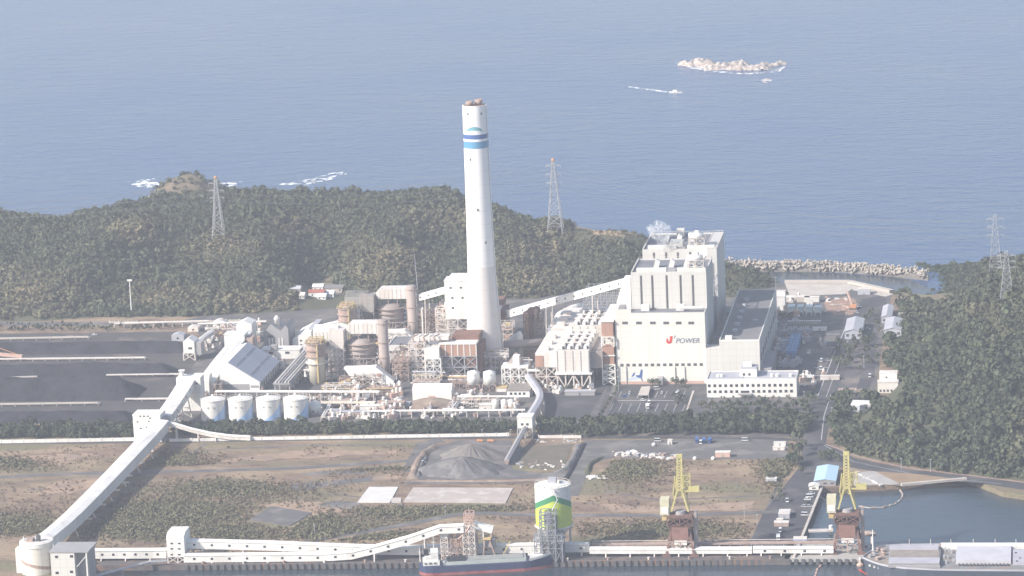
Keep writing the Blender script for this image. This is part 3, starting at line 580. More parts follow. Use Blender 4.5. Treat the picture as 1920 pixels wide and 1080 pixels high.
# connecting bay and equipment between the houses
cb = T('boiler_bay', 'grey equipment bay between the two boiler houses', 'building', FX0+20, FY+80)
M().box(x0+4, x1-2, B1y1+.1, y0-.1, 0, 42).o('block', WALLG, cb); f = M().frame(x0+2, x1-1, B1y1+2, y0-2, 42.1, 58, 4, 2, 2, .6); f.o('steel_frame', STEEL, cb)
for k in range(3): M().box(x0+8+k*17, x0+16+k*17, B1y1+8, B1y1+34, 42.1, 54).o('duct', WD, cb)

# turbine hall
HX0, HX1, HY, HZ = BX(1351, 1426, 720, 640); ya = G(1385, 545, HZ)[1]
th = T('turbine_hall', 'long turbine hall with a dark flat roof beside the boiler houses', 'building', (HX0+HX1)/2, HY)
M().box(HX0, HX1, HY, ya, 0, HZ).o('walls', CREAM2, th); M().box(HX0+.7, HX1-.7, HY+.7, ya-.7, HZ+.02, HZ+.2).o('roof', DROOF, th)
par = M(); par.box(HX0, HX0+.7, HY, ya, HZ, HZ+1.2); par.box(HX1-.7, HX1, HY, ya, HZ, HZ+1.2); par.box(HX0+.7, HX1-.7, HY, HY+.7, HZ, HZ+1.2); par.box(HX0+.7, HX1-.7, ya-.7, ya, HZ, HZ+1.2); par.o('parapet', CREAM, th)
for k in range(6):
    yy = HY+34+k*22; M().lathe(HX0+9, yy, [(2.6, HZ+.2), (2.6, HZ+1.3), (1.6, HZ+2.2)], 12).o('roof_vent', LROOF, th)
M().box(HX0+4, HX0+9, HY+4, HY+8, HZ+.2, HZ+3).o('roof_box', W, th); M().box(HX1-10, HX1-6, HY+70, HY+73, HZ+.2, HZ+1).o('roof_box', LROOF, th)
for k in range(9): M().box(HX1-.05, HX1+.12, HY+12+k*18, HY+20+k*18, HZ*.45, HZ*.62).o('window', SEAM, th)
M().box(HX1+.02, HX1+8, HY+2, HY+60, 0, HZ*.35).o('annex', WALLG, th)
lx0, lx1, ly, lz = BX(1325.5, 1351, 720, 653)
la = T('link_building', 'low cream link wall between boiler house and turbine hall', 'building', lx0, ly)
M().box(FX1+.05, HX0-.05, HY+.4, HY+14, 0, lz).o('walls', CREAM2, la); M().box(FX1+.1, HX0-.1, HY+14.05, ya-6, 0, lz-6).o('bay', WALLG, la)
for k in range(7): M().tube([(FX1+2, HY+24+k*18, lz-3), (HX0-2, HY+24+k*18, lz-3)], 1.1).o('pipe', DUCT, la); M().box(FX1+3, FX1+8, HY+28+k*18, HY+34+k*18, lz-6, lz-2).o('equipment_box', WALLG, la)

# office block
OX0, OX1, OY, OZ = BX(1326, 1494, 745, 712); od = G(1410, 697, OZ)[1]
of = T('office_building', 'two storey white office with rows of square windows', 'office', (OX0+OX1)/2, OY)
M().box(OX0, OX1, OY, od, 0, OZ).o('walls', W, of); M().box(OX0+.6, OX1-.6, OY+.6, od-.6, OZ+.02, OZ+.2).o('roof', LROOF, of)
par = M(); par.box(OX0, OX1, OY, OY+.5, OZ, OZ+.9); par.box(OX0, OX1, od-.5, od, OZ, OZ+.9); par.box(OX0, OX0+.5, OY+.5, od-.5, OZ, OZ+.9); par.box(OX1-.5, OX1, OY+.5, od-.5, OZ, OZ+.9); par.o('parapet', W, of)
wx = [GY(1330+k*10.26, 727, OY)[0] for k in range(16)]
windows(of, OY, wx, OZ*.60, OZ*.60+2.0, 2.0); windows(of, OY, [x for i, x in enumerate(wx) if i not in (6, 7)], OZ*.26, OZ*.26+2.0, 2.0)
windows(of, OY, [(wx[6]+wx[7])/2], OZ*.26, OZ*.26+1.6, 6.2)
M().box((wx[6]+wx[7])/2-5, (wx[6]+wx[7])/2+5, OY-4, OY-.05, 2.6, 3.1).o('porch', WALLG, of)
px0, px1, pz0, pz1 = BY(1387, 1419, 708, 692, OY+8); M().box(px0, px1, OY+8, od-2, OZ+.2, pz1).o('penthouse', W, of); M().box(px0+.4, px1-.4, OY+8.4, od-2.4, pz1+.02, pz1+.3).o('penthouse_roof', LROOF, of)
windows(of, OY+8, [px0+3, px0+7], OZ+1.2, OZ+3, 1.6)
M().box(px0+2, px1-4, OY+14, od-6, pz1+.3, pz1+3).o('tank_house', W, of)
for q in (.12, .16, .72, .78, .93): xx = OX0+(OX1-OX0)*q; M().cyl(xx, OY+9, OZ+.2, OZ+2.2, 1.4).o('roof_tank', W, of)
M().box(OX0+4, OX0+26, OY+3, od-4, OZ+.2, OZ+.5).o('roof_panel', SHEDROOF, of)

# lift tower with faded red panels, left of the lettered wall
ex0, ex1, ey, ez = BX(1131, 1154, 722, 604)
et = T('lift_tower', 'slim tower of faded red panels and open bracing beside boiler house', 'tower', ex0, ey)
zz = lambda r: GY(1142, r, ey)[2]
for a, b in ((632, 605), (666, 650), (684, 668)): M().box(ex0+.3, ex1-.3, ey+.3, ey+9, zz(a), zz(b)).o('panel', PINK, et)
M().frame(ex0, ex1, ey, ey+9.6, 0, zz(684), 1, 1, 3, .9).o('steel_frame', W, et); M().frame(ex0, ex1, ey, ey+9.6, zz(650), zz(632), 1, 1, 1, .8).o('steel_frame', W, et)
M().box(ex0-.4, ex1+.4, ey-.4, ey+9.9, zz(604), zz(604)+1).o('roof', W, et); M().box(ex0-.4, ex1+.4, ey-.3, ey+9.9, zz(668), zz(667)+.5).o('deck', W, et)
wg = T('side_wing', 'white side wing roof between red lift tower and boiler house', 'building', ex0, ey+11)
M().box(ex0+.5, FX0-.3, ey+10.2, ey+62, 0, zz(604)-.5).o('walls', CREAM, wg); M().box(ex0, FX0-.2, ey+10, ey+62.5, zz(604)-.45, zz(604)+.4).o('roof', W, wg)

# coal conveyor rising to the boiler houses and its end chute
gp0 = GY(944, 592, 92); gp1 = GY(1184, 527, FY+66)
gallery('long white coal conveyor rising from behind the chimney to boiler house', [gp0-[0, 0, 2.6], gp1-[0, 0, 2.6]], 6, 5.2, (.36, .72), 10, 'coal conveyors')
cx0, cx1, cz0, cz1 = BY(1157, 1184, 585, 520, FY+58)
ct = T('chute_tower', 'white conveyor head tower against the left of boiler house', 'tower', cx0, FY+58)
M().xprism([(cx0, 30), (cx1-.1, 30), (cx1-.1, cz1), (cx1-5, cz1), (cx0, cz1-18)], FY+54, FY+66).o('housing', W, ct); M().frame(cx0, cx1-.3, FY+54, FY+66, 0, 30, 1, 1, 3, .8).o('steel_frame', WSTEEL, ct)
t_ = T('transfer_tower', 'grey lattice transfer tower just right of the chimney', 'tower', gp0[0]-4, 88)
M().frame(gp0[0]-7, gp0[0]+4, 86, 98, 0, gp0[2]+3, 2, 1, 4, .6).o('steel_frame', STEEL, t_); M().box(gp0[0]-7, gp0[0]+2, 87, 97, gp0[2]-3, gp0[2]+5).o('housing', W, t_)

# precipitators: a long white bank on legs in front, copied for the second unit behind
px0, px1, py, pz = BX(1046, 1107, 728, 656); PL = 62
def zrow(r, px, y): return GY(px, r, y)[2]
pz0 = zrow(699, 1076, py)
ep = T('precipitator', 'white five panel precipitator on braced legs, nearer of the pair', 'precipitator', px0, py, 0, 'precipitators beside the boiler houses')
M().box(px0, px1, py, py+PL, pz0, pz).o('casing', WD, ep)
for k in range(5): xx = px0+(px1-px0)*(.02+.24*k); M().box(xx-.35, xx+.35, py-.15, py+.05, pz0+.5, pz-.6).o('seam', WALLG, ep)
M().box(px0-1.6, px1+1.6, py-1.6, py+PL+1, pz0-1.1, pz0-.02).o('ledge', W, ep)
for k in range(5):
    xx = px0+(px1-px0)*k/4; lg = M()
    for yy in (py, py+PL*.33, py+PL*.66, py+PL): lg.beam((xx, yy, 0), (xx, yy, pz0-1.1), 1.0)
    lg.o('leg', WSTEEL, ep)
for k in range(4): a = px0+(px1-px0)*k/4; b = px0+(px1-px0)*(k+1)/4; M().beam(((a if k % 2 else b), py-.1, .2), ((b if k % 2 else a), py-.1, pz0-1.3), .8).o('brace', WSTEEL, ep)
for k in range(4):
    for j in range(2): xx = px0+(px1-px0)*(k+.5)/4; yy = py+PL*(.25+.5*j); M().lathe(xx, yy, [(.8, pz0-7), (3.2, pz0-1.2)], 4, True).o('hopper', WD, ep)
M().box(px0+1, px1-1, py+1, py+PL-1, pz+.01, pz+.12).o('roof', GROOF, ep)
for k in range(4): xx = px0+3+(px1-px0-6)*k/3; M().box(xx-1.2, xx+1.0, py+1.5, py+PL-6, pz+.02, pz+2.2).o('roof_girder', W, ep)
for k in range(4):
    for j in range(4):
        xx = px0+3+(px1-px0-6)*k/3+2.1; yy = py+7+j*14
        M().lathe(xx, yy, [(1.1, pz+.02), (1.1, pz+3.2), (.5, pz+4.2)], 8).o('insulator_housing', W if (k+j) % 2 else WD, ep)
for j in range(4): M().tube([(px0+1, py+10+j*14, pz+3.4), (px1-1, py+10+j*14, pz+3.4)], .5).o('roof_pipe', WD, ep)
M().box(px1+.05, px1+9, py+6, py+PL-4, pz0+2, pz-3).o('outlet_duct', DUCT, ep)
lft0 = GX(1003, 690, px0-17)[0]; q0, q1 = GY(1004, 680, py+6)[0], px0-.05
M().box(q0, q1, py+6, py+PL+20, zrow(689, 1024, py+6), zrow(662, 1024, py+6)).o('side_casing', WD, ep)
M().frame(q0, q1-1, py+7, py+PL, 0, zrow(689, 1024, py+6), 2, 3, 2, .8).o('steel_frame', WSTEEL, ep)
M().box(q0-.2, q0+6, py+5.6, py+5.95, zrow(688, 1010, py+6), zrow(667, 1010, py+6)).o('panel', PINK, ep)
for j in range(3): M().box(q0+3, q0+9, py+14+j*20, py+20+j*20, zrow(662, 1024, py+6), zrow(662, 1024, py+6)+2.5).o('roof_box', WD, ep)
e2 = copy_tree(ep); e2.location.y += 84; e2.location.x += 1; e2['label'] = 'white precipitator with roof ducts, farther one below the rising conveyor'
# far switch frames and big white duct elbow behind
sf = T('switch_gantry', 'pale steel lattice frames behind the precipitators under the conveyor', 'steel frame', px0+10, 100)
M().frame(px0-1, px1+3, 92, 126, pz-12, pz+7, 6, 3, 2, .35).o('steel_frame', STEEL, sf); M().box(px0-2, px1+4, 90, 128, 0, pz-12.2).o('base_block', LROOF, sf)
el = T('duct_elbow', 'big white curved flue duct left of farther precipitator', 'duct', px0-14, 60)
p = [GY(1042, 612, 78), GY(1052, 594, 92), GY(1075, 582, 108), GY(1090, 578, 116)]
M().tube(p, 4.6, 12).o('duct', W, el, True); M().box(p[0][0]-6, p[0][0]+5, 66, 80, 0, p[0][2]).o('casing', LROOF, el)

# brown absorber columns
bc = T('gas_duct_tower', 'cluster of tall rust brown columns right of the chimney', 'tower', GY(1000, 660, 10)[0], 10)
yb = Yr(668); 
for k, (px, pt, r_) in enumerate(((990, 583, 2.1), (1000, 576, 2.3), (1009, 574, 2.0), (995, 580, 1.8), (1005, 578, 1.8))):
    p = GY(px, 650, yb+(k % 3)*4); z = GY(px, pt, yb+(k % 3)*4)[2]; M().lathe(p[0], yb+(k % 3)*4, [(r_, 0), (r_, z-5), (r_*1.35, z-4), (r_*1.35, z-1), (r_*.6, z)], 12).o('column', (PINK, BROWN, RUST, BROWN, RUSTL)[k], bc, True)
c0, c1 = GY(984, 650, yb)[0], GY(1017, 650, yb)[0]; zt = GY(1000, 590, yb)[2]
M().frame(c0, c1, yb-2, yb+12, 0, zt, 2, 1, 6, .5).o('steel_frame', RUST, bc)
M().box(c0-3, c1+6, yb-9, yb+16, 0, GY(1000, 652, yb)[2]).o('base_house', PINK, bc); M().box(c0-3.5, c1+6.5, yb-9.5, yb+16.5, GY(1000, 652, yb)[2]+.02, GY(1000, 652, yb)[2]+.6).o('base_roof', RUSTL, bc)
M().box(c1-8, c1+1, yb+2, yb+10, 0, zt-6).o('shaft', DUCT, bc)
for k in range(4): M().lathe(c0-9+k*2.6, yb-8-k*3, [(2.6, 0), (2.6, 14+k*2), (1.2, 17+k*2)], 12).o('cyclone', WD, bc, True)
# ================================================================== POWER STATION, left half
# unit built once and copied for the unit behind: absorber, heater vessel, stack and ducts
STAIN = mat('ochre_stained_white', (.78, .75, .68), .6, (.72, .66, .54), .06, .15, c3=(.62, .48, .26), scale3=.09, lo3=.52, hi3=.7)
def absorber_unit():
    out = []
    ya_ = Yr(716); z = lambda px, r, y: GY(px, r, y)[2]; X = lambda px, r, y: GY(px, r, y)[0]
    a = T('absorber_tower', 'yellow stained white absorber tower with a rusty ring deck, nearer unit', 'absorber tower', X(595, 700, ya_), ya_, 0, 'flue gas absorber towers'); ax = X(595, 700, ya_)
    r_ = 6.2; zt = z(595, 643, ya_); M().lathe(ax, ya_, [(r_, 0), (r_, zt*.62), (r_*1.12, zt*.66), (r_*1.12, zt)], 28).o('shell', STAIN, a, True)
    M().lathe(ax, ya_, [(r_*1.16, zt*.70), (r_*1.16, zt*.97)], 28, False).o('ring_lagging', RUSTL, a)
    for q in (.52, .68, .84, 1.0): M().lathe(ax, ya_, [(r_*1.1, zt*q), (r_*1.36, zt*q), (r_*1.36, zt*q+.5), (r_*1.1, zt*q+.5)], 28).o('ring_deck', RUSTL if q > .6 else WSTEEL, a)
    M().tube([(ax+2.2, ya_-r_-.9, 2), (ax+2.2, ya_-r_-.9, zt*.62), (ax+2.4, ya_-r_-1.2, zt+.5)], .8).o('riser_pipe', OCHRE, a)
    M().lathe(ax, ya_, [(r_*1.1, zt+.55), (r_*.8, zt+2.6), (r_*.4, zt+3.2)], 20).o('cone_roof', RUSTL, a, True)
    M().frame(ax-5, ax+5, ya_-5, ya_+5, zt+.5, zt+4, 2, 2, 1, .45).o('top_frame', OCHRE, a)
    rr = M(); rail(rr, [(ax+r_*1.3*math.cos(k*.393), ya_+r_*1.3*math.sin(k*.393)) for k in range(17)], zt+.5, 1.3, .22); rr.o('handrail', YEL, a)
    M().tube([(ax-r_, ya_-2, 10), (ax-r_-2.4, ya_-3, 11), (ax-r_-2.2, ya_-3, 6)], 1.4).o('side_pipe', W, a)
    out.append(a)
    yd = ya_+14; d = T('gas_duct', 'white gabled gas duct on a lattice tower over the absorber, nearer unit', 'duct', X(620, 690, yd), yd, 0, 'flue gas ducts')
    x0, x1 = X(587, 630, yd-4), X(642, 630, yd-4); z0, z1 = z(615, 640, yd-4), z(615, 622, yd-4)
    M().yprism([(yd-4, z0), (yd+9, z0), (yd+9, z1+1.5), (yd+4, z1+4), (yd-4, z1)], x0, x1-4).o('duct', W, d)
    M().xprism([(x1-10, z0-5), (x1+.5, z0-5), (x1+1, z0), (x1+1, z1+1), (x1-10, z1+2.5)], yd-5.5, yd+8).o('drop_duct', WD, d)
    M().box(x1-8, x1-2, yd-3, yd+6, z0-18, z0-5.1).o('inner_duct', STAIN, d)
    M().frame(x1-10, x1+.5, yd-6, yd+8, 0, z0-5, 2, 1, 6, .6).o('steel_frame', WSTEEL, d)
    for k in range(6): xx = x0+2+k*(x1-x0-8)/5; M().box(xx-.3, xx+.3, yd-4.25, yd-4.02, z0+.3, z1-.2).o('stiffener', WSTEEL, d); out.append(d)
    yv = ya_+22; v = T('heater_vessel', 'fat grey brown vessel ringed with decks and pipes, nearer unit', 'vessel', X(678, 690, yv), yv, 0, 'gas heater vessels'); vx = X(678, 680, yv)
    zt = z(678, 640, yv); M().lathe(vx, yv, [(10.8, 0), (10.8, zt), (7, zt+3)], 36).o('shell', DUCT, v, True)
    for k in range(6): q = .30+.135*k; M().lathe(vx, yv, [(10.8, zt*q), (12.6, zt*q), (12.6, zt*q+.45), (10.8, zt*q+.45)], 36).o('ring_deck', RUSTL if k > 3 else DUCT, v)
    for k in range(5): a_ = CA-.9+k*.42; M().tube([(vx+12*math.cos(a_), yv+12*math.sin(a_), 1), (vx+12*math.cos(a_), yv+12*math.sin(a_), zt*(.55+.08*(k % 3))), (vx+9*math.cos(a_), yv+9*math.sin(a_), zt*(.6+.08*(k % 3)))], .55).o('riser_pipe', WD if k % 2 else DUCT, v)
    M().frame(vx-14, vx+13, yv-13, yv+12, 0, zt*.62, 3, 1, 3, .5).o('steel_frame', DUCT, v); out.append(v)
    yt = yv-1; x0, x1 = X(648, 612, yt-6), X(712, 612, yt-6); z0, z1 = z(680, 626, yt-6), z(680, 606, yt-6)
    t = T('gas_duct', 'white bulging gas duct across the top of the ringed vessel, nearer unit', 'duct', vx, yt, 0, 'flue gas ducts')
    M().xprism([(x0+1, z0), (x1, z0), (x1, z1), (x0+3, z1), (x0, z1-3)], yt-6, yt+7).o('duct', WD, t)
    for k in range(7): xx = x0+3+(x1-x0-6)*k/6; M().box(xx-.3, xx+.3, yt-6.2, yt-6, z0+.3, z1-.3).o('stiffener', WSTEEL, t)
    M().frame(x0+2, x1-2, yt-5, yt+5, zt-2, z0, 3, 1, 1, .5, False).o('steel_frame', RUSTL, t); out.append(t)
    ys = yv-6; s = T('stack_duct', 'round pinkish grey upright duct beside the ringed vessel, nearer unit', 'duct', X(721, 680, ys), ys, 0, 'upright round ducts'); sx = X(721, 680, ys)
    zs = z(719, 601, ys); M().lathe(sx, ys, [(4.2, 0), (4.2, zs*.35), (3.9, zs*.36), (3.9, zs), (3.2, zs+.8)], 24).o('shell', mat('duct_pink', (.40, .33, .30), .7, (.30, .25, .23), .12, .3) if 'duct_pink' not in MATS else MATS['duct_pink'], s, True)
    for q in (.36, .62, .95): M().lathe(sx, ys, [(3.9, zs*q), (4.5, zs*q), (4.5, zs*q+.5), (3.9, zs*q+.5)], 24).o('flange', RUSTL, s)
    M().beam((sx+4, ys-1.5, 2), (sx+4, ys-1.5, zs-4), .5).o('ladder', WSTEEL, s); out.append(s)
    yl = ya_-6; l = T('low_duct', 'white low duct stepping down to the right on a frame, nearer unit', 'duct', X(680, 710, yl), yl, 0, 'low flue gas ducts')
    zz = [(px, r) for px, r in ((644, 690), (662, 690), (704, 688), (738, 714), (738, 725), (720, 725), (694, 706), (655, 705))]
    M().xprism([(GY(px, r, yl)[0], GY(px, r, yl)[2]) for px, r in zz][::-1], yl, yl+8).o('duct', W, l)
    x0, x1 = X(636, 715, yl), X(742, 715, yl); M().frame(x0, X(700, 715, yl), yl+.5, yl+7.5, 0, z(670, 709, yl), 3, 1, 1, .7).o('steel_frame', RUSTL, l); M().frame(X(716, 720, yl), x1+6, yl+.5, yl+7.5, 0, z(730, 728, yl), 2, 1, 1, .6).o('steel_frame', WSTEEL, l)
    M().tube([(X(640, 738, yl), yl-4, 1), (X(657, 716, yl), yl+2, z(657, 714, yl))], 1.9, 10).o('sloping_pipe', OCHRE, l)
    out.append(l)
    # reactor steelwork and brown box
    yr_ = Yr(712, 800); s2 = T('reactor_structure', 'white steel reactor structure packed with decks and boxes, nearer unit', 'steel structure', X(795, 700, yr_), yr_, 0, 'reactor structures')
    x0, x1, x2 = X(768, 690, yr_), X(797, 690, yr_), X(830, 690, yr_); zt = z(800, 643, yr_)
    M().frame(x0, x1, yr_, yr_+16, 0, zt, 2, 2, 6, .7).o('steel_frame', WSTEEL, s2)
    for k in range(1, 6): M().box(x0+.6, x1-.6, yr_+.8, yr_+15, zt*k/6, zt*k/6+.4).o('deck', WD, s2)
    for k in range(1, 6): M().box(x0+1.2+(k % 2)*3, x0+6+(k % 3)*1.6, yr_+1.5, yr_+9, zt*k/6+.42, zt*(k+.72)/6).o('equipment_box', (PINK, WD, W, WD, SALMON)[k-1], s2)
    M().box(x1+.5, x2-2, yr_-1, yr_+12, z(815, 672, yr_-1), z(815, 652, yr_-1)).o('box_duct', W, s2); M().frame(x1+1, x2-1, yr_-2, yr_+11, 0, z(815, 673, yr_-2), 2, 1, 3, .7).o('steel_frame', W, s2)
    M().xprism([(x1+1.5, 12), (x1+8, 12), (x1+9, z(815, 674, yr_)), (x1+3, z(815, 674, yr_))], yr_+1, yr_+8).o('hopper', WD, s2)
    M().box(x0+2, x2+4, yr_+8, yr_+20, zt+.2, zt+2.8).o('roof_duct', WD, s2)
    for k in range(5): M().tube([(x0+3+k*4, yr_+4, zt), (x0+3+k*4, yr_+5, zt+4), (x0+6+k*4, yr_+9, zt+4.6)], .6).o('roof_pipe', W if k % 2 else RUSTL, s2)
    out.append(s2)
    yb_ = yr_+4; b = T('brown_casing', 'rust brown panelled casing box on open steel legs, nearer unit', 'casing', X(860, 690, yb_), yb_, 0, 'rust brown casings')
    x0, x1 = X(824, 660, yb_), X(893, 660, yb_); z0, z1 = z(858, 668, yb_), z(858, 646, yb_)
    M().box(x0, x1, yb_, yb_+30, z0, z1).o('casing', PINK, b); M().box(x0-.4, x1+.3, yb_-.5, yb_+12, z1+.02, z1+.9).o('roof', W, b); M().box(x0+8, x1+.4, yb_+12.05, yb_+31, z1+.02, z1+4.5).o('upper_casing', BROWN, b)
    for k in range(7): xx = x0+(x1-x0)*k/6; M().box(xx-.35, xx+.35, yb_-.3, yb_-.02, z0, z1).o('stiffener', W, b)
    M().frame(x0, x1, yb_, yb_+30, 0, z0, 3, 2, 2, .8).o('steel_frame', STEEL, b); M().box(x1-9, x1-.6, yb_+.4, yb_+6, z0*.5, z0-1).o('panel', BROWN, b); M().box(x1+.05, x1+3, yb_+3, yb_+29, 4, z1-2).o('side_duct', BROWN, b)
    M().box(x0+1, x0+14, yb_+5, yb_+26, 0, z0-2).o('lower_casing', DUCT, b)
    out.append(b)
    return out
unit = absorber_unit()
DY = Yr(637, 740)-Yr(705, 740)
for o_ in unit:
    c = copy_tree(o_); c.location.y += DY*(.98 if 'reactor' in o_.name or 'brown' in o_.name else 1.0); c['label'] = o_['label'].replace(', nearer unit', ', farther unit')

# white building with grey roof between
x0, x1, y, z = BX(729, 792, 683, 649); yk = G(760, 631, z)[1]
b = T('switch_building', 'white building with flat grey roof right of the ringed vessel', 'building', x0, y); M().box(x0, x1+10, y, yk, 0, z).o('walls', W, b); M().box(x0+.5, x1+9.5, y+.5, yk-.5, z+.02, z+.2).o('roof', GROOF, b)
windows(b, y, [x0+2+2.3*k for k in range(4)], z*.62, z*.62+1.8, 1.7, m=SEAM); windows(b, y, [x0+6, x0+8.6], z*.30, z*.30+1.3, 1.6); M().box(x0+4, x0+14, y-2, y-.05, z*.12, z*.16).o('canopy', WD, b)
pr = M(); pr.box(x0, x0+.5, y, yk, z, z+.9); pr.box(x0+.5, x1+10, y, y+.5, z, z+.9); pr.o('parapet', W, b)
x0, x1, y, z = BX(727, 766, 640, 614); b = T('duct_house', 'low faded red panelled house behind the grey roofed building', 'building', x0, y); M().box(x0, x1, y, y+12, 0, z).o('walls', PINK, b)
for k in range(6): xx = x0+(x1-x0)*k/5; M().box(xx-.4, xx+.4, y-.4, y-.02, 0, z+1).o('stiffener', W, b)
M().box(x0-.3, x1+.3, y-.1, y+12.3, z+.02, z+.6).o('roof', RUSTL, b)

# coal transfer building behind the chimney and its rising gallery
y = 62; x0, x1, z0, z1 = BY(835, 880, 640, 527, y)
b = T('transfer_building', 'white stepped coal transfer building just left of the chimney', 'building', x0, y); zb_ = z1-30; M().box(x0, x1, y, y+16, zb_, z1).o('walls', W, b); M().frame(x0, x1, y, y+16, 0, zb_, 2, 2, 3, .7).o('steel_frame', WSTEEL, b); M().box(x0-.3, x1+.3, y-.3, y+16.3, z1+.02, z1+.7).o('roof', W, b); M().box(x0+4, x1, y+4, y+14, z1+.72, z1+3.6).o('penthouse', W, b)
windows(b, y, [x0+5, x0+13], z1-6, z1-4.6, 1.6); windows(b, y, [x0+6, x0+14], z1-14, z1-12.6, 1.6); windows(b, y, [x0+6], z1-22, z1-20.6, 1.6)
a_ = GY(784, 559, 90); c_ = GY(838, 544, 70); gallery('short white coal gallery climbing to stepped building left of chimney', [a_-[0, 0, 2.5], c_-[0, 0, 2.5]], 5, 4.6, (.3,), 9, 'coal conveyors')
p = GY(790, 602, 100); q = GY(777, 476, 100); m_ = T('radio_mast', 'slim leaning white mast rising left of the chimney against the hill', 'mast', p[0], 100, 0)
M().tube([(p[0], 100, 0), ((p[0]+q[0])/2, 100, q[2]*.5), (q[0], 100, q[2])], .55, 6, .18).o('pole', STEEL, m_); M().tube([(p[0]-1, 99.6, 0), (p[0]-1, 99.6, q[2]*.42)], .45).o('lower_tube', WSTEEL, m_)

# ---- coal shed with single sloping roof
y = Yr(733, 450); A_ = [GY(a, c, y) for a, c in ((412, 731), (412, 685), (427, 680), (487, 716), (487, 733))]
yk = GY(427, 680, y)[2]; ye = G(466, 642, yk)[1]
b = T('coal_shed', 'white coal shed with a grey roof sloping down to the right', 'shed', A_[0][0], y)
pf = [(A_[0][0], 0), (A_[4][0], 0), (A_[3][0], A_[3][2]), (A_[2][0], A_[2][2]), (A_[1][0], A_[1][2])]; M().xprism(pf, y, ye).o('walls', W, b)
s0, s1 = np.array([A_[2][0], A_[2][2]]), np.array([A_[3][0], A_[3][2]]); nrm = np.array([-(s1-s0)[1], (s1-s0)[0]]); nrm = nrm/np.linalg.norm(nrm)
def slab(f0, f1, h0, h1, y0, y1, m, name):
    p0, p1 = s0+(s1-s0)*f0, s0+(s1-s0)*f1; M().xprism([tuple(p0+nrm*h0), tuple(p1+nrm*h0), tuple(p1+nrm*h1), tuple(p0+nrm*h1)], y0, y1).o(name, m, b)
slab(0, 1.03, .02, .5, y-.5, ye+.5, SHEDROOF, 'roof')
for f in (.22, .68): slab(f, f+.05, .52, .62, y+3, (y+ye)/2-2, STRIPE, 'skylight'); slab(f, f+.05, .52, .62, (y+ye)/2+2, ye-3, STRIPE, 'skylight')
M().box(A_[0][0]+1, A_[3][0]-8, y-.16, y-.02, 0, 5.2).o('plinth', WALLG, b); M().box(A_[3][0]-7, A_[3][0]-1, y-.2, y-.03, 2.5, 4.2).o('louvre', WALLG, b)
for k in range(8): yy = y+6+k*(ye-y-12)/7; M().box(A_[3][0]+.02, A_[3][0]+.5, yy-.5, yy+.5, 0, A_[3][2]-.5).o('buttress', WALLG, b)
hz_ = A_[2][2]
# galleries rising beside the shed
xg = (A_[0][0]+A_[2][0])/2
gallery('white gallery climbing along the high edge of the coal shed', [(A_[0][0]-4.5, y-12, 5), (A_[0][0]-4.5, y+10, 7.5), (A_[0][0]-3.5, ye+10, 13.5), (A_[0][0]-2.5, ye+48, 16)], 6, 4.2, (.3, .5, .8), 10, 'coal conveyors')
x2 = GY(385, 700, y)[0]; gallery('white gallery left of the shed, ending in a rounded head house', [(x2, y-8, 5.0), (x2+.5, y+42, 9), (x2+1.5, y+92, 12)], 7.5, 5, (.3, .6), 0, 'coal conveyors')
b = T('head_house', 'rounded white head house at foot of gallery left of shed', 'building', x2, y-14); M().yprism([(y-17, 0), (y-5, 0), (y-5, 14.5), (y-8, 16), (y-14, 16), (y-17, 12)], x2-6, x2+6.5).o('walls', W, b); M().frame(x2+6.6, x2+15, y-16, y-6, 0, 9, 2, 1, 1, .5).o('steel_frame', RUSTL, b)
b = T('head_house', 'square white head house at top of gallery left of shed', 'building', x2+2, y+93); M().box(x2-6, x2+10, y+92, y+104, 0, 22.5).o('walls', W, b); M().box(x2-6.4, x2+10.4, y+91.6, y+104.4, 22.52, 23.2).o('roof', W, b); M().box(x2+10.02, x2+16, y+93, y+103, 8, 20).o('side_house', RUSTL, b)
b = T('coal_bunker_house', 'white gable ended house at top of gallery along the coal shed', 'building', A_[0][0], ye+52)
xa, xb, za, zb = BY(443, 472, 628, 602, ye+54); M().xprism([(xa, 0), (xb, 0), (xb, zb-2.5), ((xa+xb)/2, zb), (xa, zb-3)], ye+54, ye+70).o('walls', W, b); windows(b, ye+54, [xa+4, xb-4], zb-9, zb-7.6, 1.8)
# grey hopper building, white sheds behind
x0, x1, y, z = BX(497, 542, 658, 618); b = T('hopper_house', 'grey gabled hopper house with white pilasters and roof cowl', 'building', x0, y)
M().xprism([(x0, 0), (x1, 0), (x1, z+1), (x1-2, z+3.5), (x1-6, z-1), ((x0+x1)/2-4, z+4.5), (x0, z-2)], y, y+26).o('walls', WALLG, b)
for k in range(5): xx = x0+4+k*2.6; M().box(xx-.5, xx+.5, y-.3, y-.02, z*.25, z*.62).o('pilaster', W, b)
M().lathe((x0+x1)/2-1, y+10, [(2, z), (2, z+6), (2.6, z+6.5), (1, z+9)], 12).o('cowl', W, b, True); M().box(x0+3, x0+7.5, y-.2, y-.02, z*.62, z*.74).o('window', SEAM, b)
x0, x1, y, z = BX(490, 562, 673, 657); b = T('long_shed', 'long low white shed below the grey hopper house', 'shed', x0, y); M().box(x0, x1, y, y+14, 0, z).o('walls', W, b); M().box(x0-.3, x1+.3, y-.3, y+14.3, z+.02, z+.6).o('roof', W, b)
windows(b, y, [x0+8+k*13 for k in range(2)], z*.6, z*.85, 3.4); M().box(x0+8, x0+13, y-1, y+4, z+.62, z+4).o('roof_box', WALLG, b)
